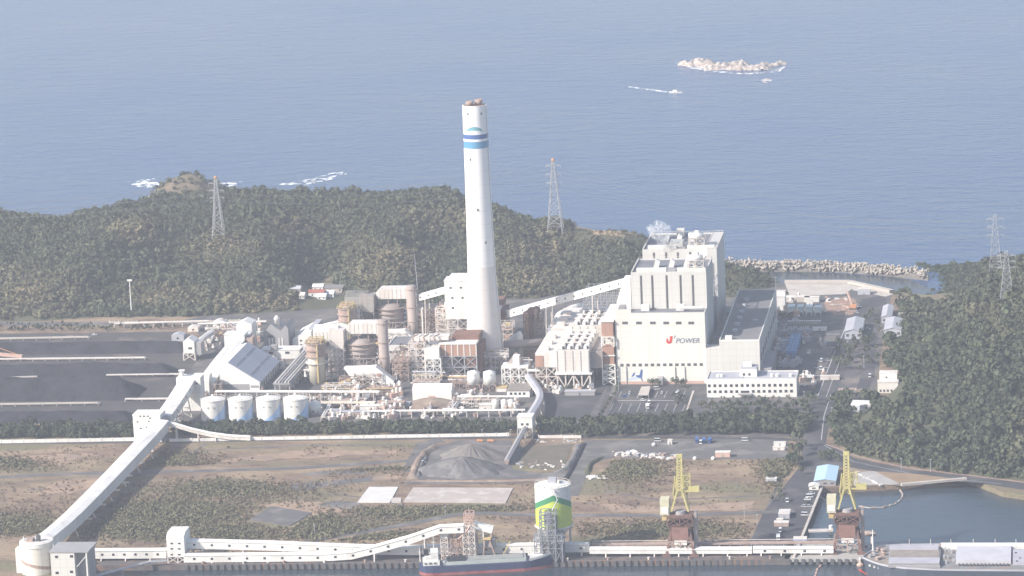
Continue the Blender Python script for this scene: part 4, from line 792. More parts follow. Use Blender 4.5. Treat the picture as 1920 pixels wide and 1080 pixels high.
x0, x1, y, z = BX(549, 585, 655, 633); b = T('pump_house', 'white house with four small windows left of the absorber', 'building', x0, y); M().xprism([(x0, 0), (x1, 0), (x1, z+5), (x0+10, z+4), (x0, z-1)], y, y+40).o('walls', W, b); windows(b, y, [x0+7, x0+12], z*.66, z*.66+1.4, 1.5); windows(b, y, [x0+7, x0+12], z*.3, z*.3+1.4, 1.5); M().box(x0+12, x1+1, y+6, y+41, z+5.1, z+6).o('roof', LROOF, b)
a_, c_ = GY(607, 612, Yr(640)), GY(646, 603, Yr(640)); gallery('short white gallery rising to the farther absorber', [a_-[0, 0, 3], c_-[0, 0, 3]], 4.5, 4, (.4,), 6, 'coal conveyors')
# ribbed grey gallery between shed and absorber (pipe bridge with pale pipes)
x0 = GY(530, 728, Yr(738, 530))[0]; y0_ = Yr(740, 530); y1_ = Yr(668, 575); b = T('pipe_bridge', 'broad grey pipe bridge with pale pipes between coal shed and absorber', 'pipe bridge', x0, y0_)
for k in range(9): yy = y0_+(y1_-y0_)*k/8; f = M(); f.beam((x0-5, yy, 0), (x0-5, yy, 8), .8); f.beam((x0+6, yy, 0), (x0+6, yy, 8), .8); f.o('trestle', STEEL, b)
M().box(x0-6, x0+7, y0_-2, y1_+2, 8.02, 9.2).o('deck', WALLG, b)
for k in range(5): M().tube([(x0-4+k*2.4, y0_-2, 9.9), (x0-4+k*2.4, y1_+2, 9.9)], .62).o('pipe', (W, WD, WALLG, W, WD)[k], b)
# four white tanks with painted waves
WAVE = mat('wave_blue', (.30, .47, .72), .6, (.36, .53, .76), .3)
tk = None
for k, px in enumerate((398.5, 450, 502.5, 553.5)):
    row = 788-(px-398)*.016; p = G(px, row); r_ = GY(px+21.4, 770, p[1])[0]-p[0]; h = GY(px, 757, p[1]-r_)[2]
    lb = 'white tank with painted blue wave, '+('first from the left of four', 'second from the left of four', 'third from the left of four', 'rightmost of four')[k]
    if tk is None:
        tk = T('storage_tank', lb, 'tank', p[0], p[1]+r_*.5, 0, 'white tanks with painted blue waves'); tx, ty = p[0], p[1]+r_*.5
        M().cyl(tx, ty, 0, h, r_, n=48).o('shell', W, tk, True).data.set_sharp_from_angle(angle=.6); M().lathe(tx, ty, [(r_+.25, h+.02), (r_+.25, h+.4), (.8, h+2.6)], 48).o('roof', W, tk, True).data.set_sharp_from_angle(angle=.6)
        wv = M(); vs = []; n = 26
        for i in range(n+1):
            t = i/n; a = CA-.55+t*2.0; zt = h*min(.98, .02+.96*t**1.5); vs += [(tx+(r_+.05)*math.cos(a), ty+(r_+.05)*math.sin(a), .05), (tx+(r_+.05)*math.cos(a), ty+(r_+.05)*math.sin(a), zt)]
        wv.add(vs, [(2*i, 2*i+2, 2*i+3, 2*i+1) for i in range(n)]).o('painted_wave', WAVE, tk)
        for da in (-.35, .1): a = CA+da; c_ = (tx+(r_+.1)*math.cos(a), ty+(r_+.1)*math.sin(a)); M().box(c_[0]-.5, c_[0]+.5, c_[1]-.2, c_[1]+.2, h*.66, h*.66+1.1).o('hatch', WALLG, tk)
        rr = M(); rail(rr, [(tx+(r_+.1)*math.cos(q*.42), ty+(r_+.1)*math.sin(q*.42)) for q in range(16)], h+.4, 1.2, .16); rr.o('handrail', WSTEEL, tk)
        M().lathe(tx, ty, [(.9, h+2.2), (.9, h+3.8)], 10).o('vent', W, tk)
    else:
        c = copy_tree(tk); c.location.x += p[0]-tx; c.location.y += p[1]+r_*.5-ty; c['label'] = lb
p = G(588, 779); b = T('small_tank', 'small grey white tank right of the four wave tanks', 'tank', p[0], p[1]+5); M().lathe(p[0], p[1]+5, [(4.8, 0), (4.8, 8.5), (.5, 9.8)], 24).o('shell', W, b, True); M().box(p[0]-.6, p[0]+.6, p[1]-.1, p[1]+.4, 2, 3.4).o('hatch', DARK, b)
# pipe racks
def pipe_rack(label, pts, z, npipe=3, w=4.5, m=(W, WD, STEEL), step=8):
    pts = [G(*q) for q in pts]; b = T('pipe_rack', label, 'pipe rack', pts[0][0], pts[0][1], 0, 'pipe racks in the works yard')
    for a, c in zip(pts[:-1], pts[1:]):
        d = c-a; L = np.linalg.norm(d); d = d/L; nn = np.array([-d[1], d[0], 0])
        for k in range(npipe): off = nn*(k-(npipe-1)/2)*w/npipe; M().tube([(*(a+off)[:2], z+.5), (*(c+off)[:2], z+.5)], .35+.18*((k+1) % 3)).o('pipe', m[k % len(m)], b)
        for i in range(int(L/step)+1):
            tr = M(); q = a+d*min(i*step, L); tr.beam((*(q+nn*w/2)[:2], 0), (*(q+nn*w/2)[:2], z), .45); tr.beam((*(q-nn*w/2)[:2], 0), (*(q-nn*w/2)[:2], z), .45); tr.beam((*(q+nn*w/2)[:2], z-.2), (*(q-nn*w/2)[:2], z-.2), .4); tr.o('trestle', WSTEEL, b)
    return b
pipe_rack('pipe rack running from above the wave tanks below the low duct', [(405, 751), (712, 752)], 6.5, 4)
pipe_rack('second pipe rack just below the low duct rack, with ochre pipe', [(580, 766), (704, 766)], 4, 4, 5, (WD, OCHRE, RUSTL))
pipe_rack('long white pipe rack along the hedge below the works', [(690, 783), (985, 781)], 4.5, 3, 4)
pipe_rack('pipe rack right of the white barn', [(858, 757), (955, 757)], 5, 3, 4)
pipe_rack('slanting pipe rack left of the white barn', [(724, 782), (753, 752)], 3, 3, 4.5, (STEEL, WD, WALLG))
pipe_rack('slanting pipe rack right of the white barn', [(852, 773), (866, 755)], 3, 2, 4, (STEEL, WD))
pipe_rack('slanting pipe rack right of the small grey tank', [(606, 790), (625, 757)], 3, 2, 3, (WD, W))
# white barn, small buildings and tanks along the front of the works
x0, x1, y, z = BX(774, 847, 751, 730); b = T('barn', 'white barn with gently curved roof in front of reactor structures', 'building', x0, y)
M().yprism([(y, 0), (y+13, 0), (y+13, z-1), (y+10, z+2.2), (y+6.5, z+3), (y+3, z+2), (y, z-1)], x0, x1).o('walls', W, b); M().box(x0+12, x0+17, y-.15, y-.02, 1, 3.6).o('door', SALMON, b); M().box(x0+31, x0+36, y-.15, y-.02, 2.2, 3.8).o('window', DARK, b)
b = T('spoil_heap', 'low heap of brown spoil below the white barn', 'heap', x0+15, y-14); g_ = M()
M().lathe(x0+15, y-12, [(19, 0), (13, 2.2), (6, 3.8), (1, 4.3)], 18).o('heap', DIRT, b)
for k, px in enumerate((887, 917)):
    p = G(px, 735); b = T('process_tank', 'white process tank on a low frame, '+('left' if k == 0 else 'right')+' of two below the brown casing', 'tank', p[0], p[1]+5, 0, 'process tanks below the brown casing')
    M().lathe(p[0], p[1]+5, [(4.6, 5), (4.6, 14), (.5, 15.4)], 24).o('shell', W, b, True); M().frame(p[0]-5, p[0]+5, p[1]+1, p[1]+10, 0, 5, 2, 1, 1, .5).o('steel_frame', RUSTL, b); M().tube([(p[0]-4.8, p[1]+3, 5), (p[0]+2, p[1]+.2, 13.5)], .35).o('stair', WSTEEL, b)
x0, x1, y, z = BX(942, 990, 722, 690); b = T('ash_house', 'white frame house with square penthouse right of chimney foot', 'building', x0, y)
M().frame(x0, x1, y, y+14, 0, z, 3, 1, 2, .8).o('steel_frame', W, b); M().box(x0-.3, x1+.3, y-.3, y+14.3, z+.3, z+1.2).o('deck', W, b); q0, q1 = GY(961, 690, y)[0], GY(973, 690, y)[0]; M().box(q0, q1, y+2, y+9, z+1.22, GY(967, 669, y)[2]).o('penthouse', W, b)
M().xprism([(x0+3, z+1.22), (x1-4, z+1.22), (x1-9, z+8), (x0+8, z+8)], y+9.1, y+16).o('hood', DUCT, b); M().lathe(x0+9, y+6, [(.7, z-11), (3.4, z-4), (3.4, z-.1)], 16).o('hopper', WD, b, True); M().lathe(x0+16, y+6, [(.7, z-11), (3.4, z-4), (3.4, z-.1)], 16).o('hopper', WD, b, True)
x0, x1, y, z = BX(951, 993, 745, 733); b = T('control_house', 'low house with flat brown grey roof below the ash house', 'building', x0, y); yk = G(970, 720, z)[1]; M().box(x0, x1, y, yk, 0, z).o('walls', W, b); M().box(x0-.4, x1+.4, y-.4, yk+.4, z+.02, z+.5).o('roof', mat('brown_grey_roof', (.26, .23, .20), .8), b); windows(b, y, [x0+3+k*3.2 for k in range(4)], z*.4, z*.75, 1.7)
x0, x1, y, z = BX(931, 949, 735, 728); b = T('ochre_shed', 'small shed with ochre roof left of the low flat roofed house', 'shed', x0, y); M().box(x0, x1, y, y+10, 0, z).o('walls', WD, b); M().box(x0-.3, x1+.3, y-.3, y+10.3, z+.02, z+.5).o('roof', OCHRE, b)
for k, px in enumerate((928, 945, 958)):
    p = G(px, 772); b = T('water_tank', 'upright pale water tank, '+('leftmost', 'middle', 'rightmost')+'' if 0 else 'upright pale water tank, '+('leftmost', 'middle', 'rightmost')[k]+' of three by the hedge', 'tank', p[0], p[1]+2.5, 0, 'upright tanks by the hedge'); M().lathe(p[0], p[1]+2.5, [(2.4, 0), (2.4, 8), (.3, 8.9)], 18).o('shell', (CREAM, W, W)[k], b, True); M().tube([(p[0]+2.6, p[1]+2, 0), (p[0]+2.6, p[1]+2, 9)], .2).o('ladder', WSTEEL, b)
for k, (px, row, wx_, h, m_, lb) in enumerate(((752, 764, 12, 3, W, 'flat white shelter left of the spoil heap'), (770, 712, 10, 7, WD, 'square white box house at foot of the reactor structure'), (872, 752, 7, 3.5, CREAM, 'tiny cream hut beside the white barn'), (665, 781, 24, 3, RUSTL, 'low rusty tank wall right of the small grey tank'),
        (700, 770, 20, 3.5, W, 'flat white roofed shelter below the low duct'), (910, 770, 9, 4, WD, 'small weathered hut left of the upright tanks'), (622, 777, 9, 2.5, WD, 'low weathered shed between slanting rack and rusty wall'), (808, 778, 10, 2.4, RUSTL, 'rusty container under the long pipe rack'), (838, 776, 7, 2.6, W, 'white container under the long pipe rack'), (1087, 742, 22, 3, WALLG, 'low grey shed in front of the nearer precipitator'))):
    p = G(px, row); b = T('yard_hut', lb, 'hut', p[0], p[1]); M().box(p[0]-wx_/2, p[0]+wx_/2, p[1], p[1]+6, 0, h).o('walls', m_, b); M().box(p[0]-wx_/2-.3, p[0]+wx_/2+.3, p[1]-.3, p[1]+6.3, h+.02, h+.35).o('roof', LROOF if k % 3 == 0 else m_, b); M().box(p[0]-.5, p[0]+.5, p[1]-.12, p[1]-.02, .1, min(2.1, h*.8)).o('door', SEAM, b)
# snaking twin conveyor down to the hedge and its transfer house
pth = [GY(990, 702, Yr(725))*[1, 1, 1], G(1006, 724, 8), G(1012, 740, 8), G(1006, 756, 9), G(986, 786, 11)]
pth = [np.array([q[0], q[1], max(q[2]-3, 5)]) for q in pth]; sp = []
for i in range(len(pth)-1):
    p0, p1, p2, p3 = pth[max(i-1, 0)], pth[i], pth[i+1], pth[min(i+2, len(pth)-1)]
    for t in np.linspace(0, 1, 6)[:-1]: sp.append(.5*((2*p1)+(-p0+p2)*t+(2*p0-5*p1+4*p2-p3)*t*t+(-p0+3*p1-3*p2+p3)*t**3))
gallery('curving grey white conveyor winding down past the ash house to the hedge', sp+[pth[-1]], 4.6, 2.4, (.2, .4, .6, .8), 0, 'coal conveyors', WD, LROOF)
x0, x1, y, z = BX(971, 999, 822, 783); b = T('transfer_house', 'small white transfer house above the hedge, on open legs', 'building', x0, y); zb = GY(985, 803, y)[2]; M().box(x0, x1, y, y+11, zb, z).o('walls', W, b); M().box(x0-.3, x1+.3, y-.3, y+11.3, z+.02, z+.6).o('roof', W, b); windows(b, y, [x0+3.4, x1-3.4], zb+2, zb+3.6, 1.6); M().frame(x0, x1, y, y+11, 0, zb, 2, 1, 1, .7).o('steel_frame', STEEL, b)
a_ = np.array([(x0+x1)/2, y, zb-1]); c_ = G(950, 868, 2); gallery('grey conveyor from the white transfer house down to dark heap', [a_, c_], 2.8, 1.6, (.2, .4, .6, .8), 0, 'coal conveyors', RUSTL, WALLG, legm=RUSTL)

# ---- left conveyors
pads = [G(a, c) for a, c in ((265, 868), (243, 893), (219, 920), (192, 947), (167, 974))]
xc = -197.0; yA = Yr(829, 276)
yS = G(68, 1108)[1]+10
zc_ = 5.0
gy0, gy1 = yA+1, -541.0; yS = -559.0
prof = []
for yy, zz, dx in ((gy1, 9.6, 2.6), (gy1+14, 8.2, 1.8), (gy1+30, 6.6, .8), (gy1+50, 5.2, .2), (gy1+75, 4.4, 0), (gy1+120, 4.2, 0), (gy1+180, 4.4, 0), (gy0-30, 6.0, .6), (gy0, 8, 1.5)): prof.append((xc+dx, yy, zz))
prof.sort(key=lambda q: q[1]); 
gallery('long white covered conveyor slanting from the round silo to the square tower', prof, 10.5, 7.2, (.07, .2, .34, .48, .6, .72, .84), 0, 'coal conveyors')
for k, q in enumerate(pads+[G(283, 846), G(236, 906), G(294, 828)]): tag(M().box(q[0]-2.2, q[0]+2.2, q[1]-1, q[1]+1, 0, .9).o('footing', W), 'white concrete footing beside the long slanting conveyor', 'footing', 'footings beside the long slanting conveyor')
x0, x1, y, z = BX(252, 303, 829, 779); b = T('transfer_tower', 'square white tower with scattered windows above the left hedge', 'tower', x0, y); M().box(x0, x1, y, y+15, 0, z).o('walls', W, b); M().box(x0-.3, x1+.3, y-.3, y+15.3, z+.02, z+.6).o('roof', W, b); M().box(x1+.02, x1+2.5, y+2, y+12, 0, z-3).o('side_wall', WALLG, b)
for px, r in ((258, 791), (281, 784), (279, 790), (264, 803), (275, 801), (281, 797), (263, 777.5+3), (270, 780.5), (277, 780.5)): windows(b, y, [GY(px, r, y)[0]], GY(px, r+1.2, y)[2], GY(px, r-1.2, y)[2], 1.3)
xt, yt_, zt_ = x1, y, z
pf = [(0, 10), (.2, 10.8), (.4, 13), (.6, 16.5), (.8, 20.5), (1, 24.5)]; e_ = GY(353, 716, yA+92)
gallery('white curved conveyor climbing from the square tower to coal yard head', [(x1-2+(e_[0]-x1+1)*t, y+15+(yA+92-y-15)*t, 9+(e_[2]-14)*t**1.35) for t, zq in pf], 11, 6, (.25, .5, .75), 14, 'coal conveyors')
b = T('head_house', 'white head house at top of curved conveyor by coal yard', 'building', e_[0], yA+92); M().box(e_[0]-9, e_[0]+9, yA+92.1, yA+104, 0, e_[2]+3).o('walls', W, b); M().lathe(e_[0]-6, yA+98, [(1.6, e_[2]+3), (1.6, e_[2]+6), (2.6, e_[2]+7.5)], 10).o('vent', W, b); windows(b, yA+92, [e_[0]+1, e_[0]+6], e_[2]-4+2, e_[2]-.6, 1.4)
dn = [GY(a, c, y+2) for a, c in ((306, 792), (330, 797), (360, 806), (395, 814), (430, 819), (470, 823))]
gallery('thin white pipe gallery curving down from square tower to road wall', [(q[0], y+2, max(q[2]-1.6, .5)) for q in dn], 3, 2.2, (.15, .4, .6), 0, 'coal conveyors', WD, W)
# white wall along the road
def wall(label, pts, h, w_=.5, m=W, posts=8, name='wall', z=0, group=None):
    pts = [G(*q, z) for q in pts]; b = T(name, label, 'wall', pts[0][0], pts[0][1], z, group); mm = M(); pm = M()
    for a, c in zip(pts[:-1], pts[1:]):
        mm.beam((a[0], a[1], z+h/2), (c[0], c[1], z+h/2), w_, h); L = np.linalg.norm(c-a)
        for i in range(int(L/posts)+1): q = a+(c-a)*min(i*posts/L, 1); pm.box(q[0]-.35, q[0]+.35, q[1]-.35, q[1]+.35, z, z+h+.4)
    mm.o('panel', m, b); pm.o('post', WSTEEL, b); return b
wall('white wall along the road left of the slanting conveyor', [(-80, 833), (255, 827)], 2.6)
wall('white wall along the road between square tower and transfer house', [(318, 829), (470, 826), (760, 821), (955, 818)], 2.4)
wall('grey white wall along road right of the transfer house', [(1010, 822), (1090, 822)], 2.2, .5, WD)
wall('low pale wall behind the coal yard at the hill foot', [(205, 606), (340, 606), (470, 602)], 1.6, .6, PCONC)

# ---- coal yard
def heap(label, px0, px1, r0, r1, h, m=COAL, name='coal_pile', cat='coal pile', ends=(True, True), group=None, seed=0):
    a, b_, c, d = G(px0, r1), G(px1, r1), G(px0, r0), G(px1, r0); ym, yn = (a[1]+b_[1])/2, (c[1]+d[1])/2; x0_, x1_ = a[0], b_[0]
    nx, ny = max(10, int((x1_-x0_)/4)), 15; X = np.linspace(x0_, x1_, nx+1); Y = np.linspace(ym, yn, ny+1); gx, gy = np.meshgrid(X, Y)
    hw = (yn-ym)/2; cy = (ym+yn)/2; dv = (hw-np.abs(gy-cy)); du = np.minimum(gx-x0_ if ends[0] else 1e3, x1_-gx if ends[1] else 1e3)
    gz = np.minimum(np.minimum(dv, du)*.72, h*(.82+.3*vnoise(gx, gy, 30, seed)))+(vnoise(gx, gy, 5, seed+1)-.5)*.9*np.clip(np.minimum(dv, du), 0, 1)
    gz = np.where(np.minimum(dv, du) <= 0, -.3, gz); n_ = nx+1; i = (np.arange(ny)[:, None]*n_+np.arange(nx)[None]).ravel()
    o_ = npmesh(name, np.c_[gx.ravel(), gy.ravel(), gz.ravel()+.1], np.c_[i, i+1, i+n_+1, i+n_], m); o_.data.polygons.foreach_set('use_smooth', [True]*len(o_.data.polygons)); return tag(o_, label, cat, group)
g_ = 'coal piles in the coal yard'
heap('long flat coal pile farthest back in the coal yard', -150, 350, 653, 665, 7.5, group=g_, seed=1)
heap('long coal pile second from the back of the yard', -150, 322, 695, 710, 9, group=g_, seed=5)
heap('tallest coal pile with a rounded right end, third from the back', -150, 252, 729, 753, 15, group=g_, seed=9)
heap('low coal pile nearest the hedge in the coal yard', -150, 245, 780, 794, 6, group=g_, seed=14)
for k, (pp, lb) in enumerate((([(-100, 641), (166, 636)], 'pale yard conveyor above the farthest coal pile'), ([(-100, 679), (272, 675)], 'long pale yard conveyor between the two rear coal piles'), ([(-100, 716), (70, 711)], 'short pale yard conveyor left of tallest coal pile'), ([(200, 708), (345, 706)], 'short pale yard conveyor right of tallest coal pile'), ([(-100, 764), (185, 760)], 'pale yard conveyor in front of the tallest coal pile'), ([(235, 753), (330, 752)], 'pale yard conveyor beside the square white tower'))):
    a, c = G(*pp[0]), G(*pp[1]); b = T('yard_conveyor', lb, 'conveyor', a[0], a[1], 0, 'yard conveyors between the coal piles'); M().beam((a[0], a[1], 2.2), (c[0], c[1], 2.2), 2.0, .7).o('belt_cover', WD if k % 2 else PCONC, b); M().beam((a[0], a[1]+5, .6), (c[0], c[1]+5, .6), 1.2, .8).o('rail_track', PCONC, b)
    for t in np.linspace(0, 1, max(3, int(abs(c[0]-a[0])/9))):
        q = a+(c-a)*t; tr = M(); tr.beam((q[0], q[1]-1, 0), (q[0], q[1]-.9, 1.86), .4); tr.beam((q[0], q[1]+1, 0), (q[0], q[1]+.9, 1.86), .4); tr.beam((q[0], q[1]-1, 1.2), (q[0], q[1]+1, 1.2), .3); tr.o('trestle', STEEL, b)
a, c = GY(-25, 662, Yr(676, 0)), GY(42, 668, Yr(676, 0)); b = T('stacker_boom', 'orange stacker boom reaching into the coal yard at left edge', 'stacker', a[0], Yr(676, 0)); M().beam(a, c, 2.6, 2.4).o('boom', SALMON, b); M().frame(a[0]-6, a[0]+6, Yr(676, 0)-4, Yr(676, 0)+4, 0, a[2]-1.4, 1, 1, 2, .9).o('portal', ORANGE, b); M().beam((a[0], a[1], a[2]+8), c, .4).o('stay', ORANGE, b); M().beam((a[0], a[1], a[2]), (a[0], a[1], a[2]+8), .8).o('mast', ORANGE, b)
x0, x1, y, z = BX(345, 366, 676, 634); b = T('transfer_tower', 'white pointed transfer tower at right end of the coal yard', 'tower', x0, y); M().xprism([(x0, 6), (x1, 6), (x1, z-3), ((x0+x1)/2, z), (x0, z-3)], y, y+14).o('walls', W, b); M().frame(x0, x1, y, y+14, 0, 6, 1, 1, 1, .8).o('steel_frame', WSTEEL, b); windows(b, y, [x0+5.5], 9, 10.5, 3); M().box(x1+.02, x1+5, y+1, y+13, 4, z-4).o('side_house', WALLG, b)
a_, c_ = GY(366, 645, y+8), GY(398, 622, y+60); gallery('thin white gallery rising right from the pointed transfer tower', [a_-[0, 0, 2], c_-[0, 0, 2]], 3.5, 3, (.5,), 0, 'coal conveyors', WD)
for k, (px0, px1, r0, r1, lb, m_) in enumerate(((400, 422, 616, 600, 'small white house with gable near the hill foot', W), (322, 345, 640, 625, 'pale grey shelter left of the small gabled house', LROOF), (352, 372, 622, 612, 'low weathered shed at hill foot beyond coal yard', WD), (378, 398, 640, 631, 'low white shed right of the pointed transfer tower', W), (428, 442, 620, 610, 'weathered cabin between the gabled white houses', WD))):
    x0, x1, y, z = BX(px0, px1, r0, r1); b = T('yard_house', lb, 'house', x0, y); M().xprism([(x0, 0), (x1, 0), (x1, z*.75), ((x0+x1)/2, z), (x0, z*.75)], y, y+9).o('walls', m_, b); windows(b, y, [(x0+x1)/2], z*.25, z*.5, 1.6)
pipe_rack('pale pipe rack crossing behind the small gabled house', [(372, 622), (500, 617)], 6, 3, 4, (W, WD))
pipe_rack('pale pipe rack left of the gabled house at hill foot', [(215, 615), (392, 610)], 3, 2, 4, (PCONC, WD))
# ================================================================== FIELD, QUAY, SILOS, CRANES, SHIPS
def jag(pts, amp=2.5, step=4, seed=0):               # natural uneven outline
    g = np.random.default_rng(seed); out = []
    for a, b in zip(pts, pts[1:]+pts[:1]):
        a, b = np.array(a[:2]), np.array(b[:2]); n = max(1, int(np.linalg.norm(b-a)/step))
        for i in range(n): out.append(a+(b-a)*i/n+g.normal(0, amp, 2)*(0.6 if i == 0 else 1)*np.array([1, .6]))
    k = len(out); return [(out[i-1]+2*out[i]+out[(i+1) % k])/4 for i in range(k)]
THK = mat('thicket_ground', (.135, .125, .07), .95, (.105, .10, .055), .3, c3=(.19, .15, .10), scale3=.06)
for k, pp in enumerate((((190, 1010), (240, 960), (310, 925), (400, 915), (470, 940), (460, 985), (400, 1012), (300, 1018)), ((520, 1008), (560, 985), (680, 968), (800, 958), (960, 950), (965, 962), (850, 968), (700, 995), (600, 1012)), ((0, 970), (80, 965), (120, 990), (60, 1005), (0, 1005)), ((1110, 892), (1150, 866), (1230, 872), (1230, 895), (1160, 905)), ((1060, 1010), (1240, 985), (1245, 1005), (1150, 1020)), ((330, 905), (420, 895), (520, 905), (470, 922), (380, 925)))): sheet('scrub_ground', jag(P(*pp), 4, 5, 20+k), .05, THK)
TAN = mat('tan_dirt', (.36, .255, .18), .95, (.27, .19, .14), .15, c3=(.24, .18, .14), scale3=.07)
for k, pp in enumerate((((375, 945), (400, 922), (450, 908), (470, 918), (430, 938)), ((480, 948), (560, 938), (660, 948), (640, 962), (590, 968)), ((450, 990), (520, 996), (600, 962), (610, 970), (540, 1002), (460, 998)), ((100, 905), (200, 898), (215, 905), (140, 925), (60, 930)), ((370, 868), (560, 845), (760, 842), (740, 850), (560, 860)), ((1120, 945), (1250, 950), (1420, 940), (1400, 956), (1150, 962)), ((0, 860), (120, 850), (190, 852), (80, 868)), ((690, 900), (720, 890), (745, 888), (740, 900)))): sheet('dirt_patch', jag(P(*pp), 3.5, 4, 40+k), .07, TAN)
for k, pp in enumerate((((450, 924), (560, 906), (640, 901), (705, 893), (705, 902), (600, 914), (500, 930)), ((590, 945), (640, 938), (700, 952), (640, 955)), ((560, 890), (600, 884), (690, 880), (690, 890)))): sheet('gravel_patch', jag(P(*pp), 3, 4, 60+k), .09, GDIRT)
for pp in ([(345, 850), (420, 842), (560, 836), (760, 834)], [(330, 872), (365, 848), (385, 832)], [(610, 925), (700, 935), (760, 950)], [(1130, 920), (1240, 938), (1420, 930)], [(1420, 1010), (1445, 940), (1470, 880)]): road('track', pp, 2.2, GDIRT, .1)
sheet('concrete_slab', P((670, 943), (692, 914), (747, 914), (731, 943)), .5, mat('white_slab', (.62, .60, .57), .9, (.54, .52, .49), .1), depth=.6)
sheet('concrete_slab', P((735, 943), (731, 934), (752, 934), (752, 943)), .4, PCONC, depth=.5)
sheet('concrete_slab', P((756, 942), (775, 915), (962, 916), (948, 944)), .45, mat('pinkish_slab', (.44, .385, .345), .9, (.37, .32, .29), .07, c3=(.50, .46, .42), scale3=.1), depth=.55)
sheet('concrete_slab', P((468, 976), (508, 950), (586, 962), (545, 986)), .4, GDIRT, depth=.5)
def cone_heap(label, px, row, apex_row, r, m, seed, sx=1.3, group=None, name='gravel_heap'):
    c = G(px, row); h = ZT(c[0], c[1], apex_row); g = np.random.default_rng(seed); na, nr = 56, 9; V = []
    ph = g.uniform(0, 6.28, 4)
    for j in range(nr):
        t = j/(nr-1)
        for i in range(na):
            a = 2*math.pi*i/na; rr = r*t*(1+.10*math.sin(3*a+ph[0])+.06*math.sin(7*a+ph[1])); z = h*(1-t**1.12)*(1+.10*math.sin(2*a+ph[3])*t)+1.2*math.sin(23*a+ph[2])*math.sin(math.pi*t)*.8+g.normal(0, .18)*math.sin(math.pi*t)
            V.append((c[0]+rr*sx*math.cos(a), c[1]+rr*math.sin(a), max(z, 0)+.15))
    F = np.array([(j*na+i, (j+1)*na+i, (j+1)*na+(i+1) % na, j*na+(i+1) % na) for j in range(nr-1) for i in range(na)])
    o_ = npmesh(name, np.array(V), F, m); return tag(o_, label, 'heap', group)
HEAP1 = mat('dark_gravel', (.150, .145, .147), .95, (.105, .102, .105), .25, c3=(.19, .18, .175), scale3=.1); HEAP2 = mat('brown_gravel', (.205, .185, .172), .95, (.16, .145, .135), .2)
cone_heap('brown grey gravel heap behind, below the transfer house', 884, 858, 832, 19, HEAP2, 3, 1.2, 'gravel heaps in the field')
cone_heap('wide dark gravel heap with ridges, in front of brown heap', 866, 884, 856, 20, HEAP1, 5, 1.5, 'gravel heaps in the field')
def bank(label, pts, w_, h, m, name='earth_bank'):
    pts = [G(*q) for q in pts]; V = []; k = 5
    P_ = []
    for a, b in zip(pts[:-1], pts[1:]):
        n = max(2, int(np.linalg.norm(b-a)/4)); P_ += [a+(b-a)*i/n for i in range(n)]
    P_.append(pts[-1]); n = len(P_)
    for i, p in enumerate(P_):
        t = (P_[min(i+1, n-1)]-P_[max(i-1, 0)])[:2]; t = t/np.linalg.norm(t); nn = np.array([-t[1], t[0]]); e = min(1, i/2, (n-1-i)/2)
        for f, z in ((-1, 0), (-.45, .75), (0, 1), (.45, .75), (1, 0)): q = p[:2]+nn*f*w_/2*(1+rng.normal(0, .1)); V.append((q[0], q[1], max(z*h*e*(1+rng.normal(0, .12)), 0)+.1))
    F = np.array([(i*k+j, i*k+j+1, (i+1)*k+j+1, (i+1)*k+j) for i in range(n-1) for j in range(k-1)])
    return tag(npmesh(name, np.array(V), F, m), label, 'bank')
bank('tan earth bank along the left of the gravel yard', [(822, 834), (796, 852), (784, 868), (772, 900)], 7, 2.6, DIRT)
bank('dark bank beside the tan bank by the gravel yard', [(802, 856), (792, 870), (782, 898)], 4, 1.6, HEAP1)
bank('dark curved bank right of the olive ground', [(1088, 832), (1076, 862), (1062, 880), (1040, 886)], 6, 2.2, HEAP1)
bank('straight dark ditch bank running down beside the field track', [(1096, 830), (1076, 872), (1056, 908)], 4, 1.4, COAL)
bank('low tan bank along the front of the gravel yard', [(780, 902), (900, 903), (1060, 900)], 4, 1.0, DIRT)
bank('dark bank under the grey heap conveyor', [(975, 838), (955, 872)], 7, 3.0, HEAP2)
bank('low dark hedge bank along the scrap row', [(1132, 856), (1106, 872), (1100, 890)], 4, 1.8, HILLG)
# scrap row, bags and oddments
SCR = [W, WD, WSTEEL, STEEL, RUSTL, WD]
gs = np.random.default_rng(77)
def scrap(px, row, s, m, label, group, name='scrap_piece'):
    p = G(px, row); a = gs.uniform(0, 3.14); c, sn = math.cos(a), math.sin(a); L_, w_, h = s*gs.uniform(1, 2.2), s*gs.uniform(.5, 1), s*gs.uniform(.35, 1.0)
    vs = [(p[0]+x*c-y*sn, p[1]+x*sn+y*c, z) for z in (0.1, h) for x, y in ((-L_, -w_), (L_, -w_), (L_*gs.uniform(.5, 1), w_), (-L_*gs.uniform(.5, 1), w_*gs.uniform(.4, 1)))]
    o_ = M().add(vs, [(0, 3, 2, 1), (4, 5, 6, 7), (0, 1, 5, 4), (1, 2, 6, 5), (2, 3, 7, 6), (3, 0, 4, 7)]).o(name, m); return tag(o_, label, 'scrap', group)
for i in range(64): px = gs.uniform(1138, 1272); scrap(px, 846+gs.uniform(0, 9)+(px-1138)*.06, gs.uniform(.7, 1.7), SCR[gs.integers(0, 6)], 'pale scrap piece in the long scrap row in the field', 'pieces of the scrap row')
for i in range(9): scrap(gs.uniform(1104, 1136), gs.uniform(893, 901), gs.uniform(.8, 1.5), W, 'white bag or block on the dry field left of the scrap row', 'white blocks on the dry field')
for i in range(26): scrap(gs.uniform(968, 1058), 868+gs.uniform(-3, 8)+(i % 3)*3, gs.uniform(.5, 1.1), SCR[gs.integers(0, 6)], 'pale rubble piece along the edge of the olive ground', 'rubble along the olive ground')
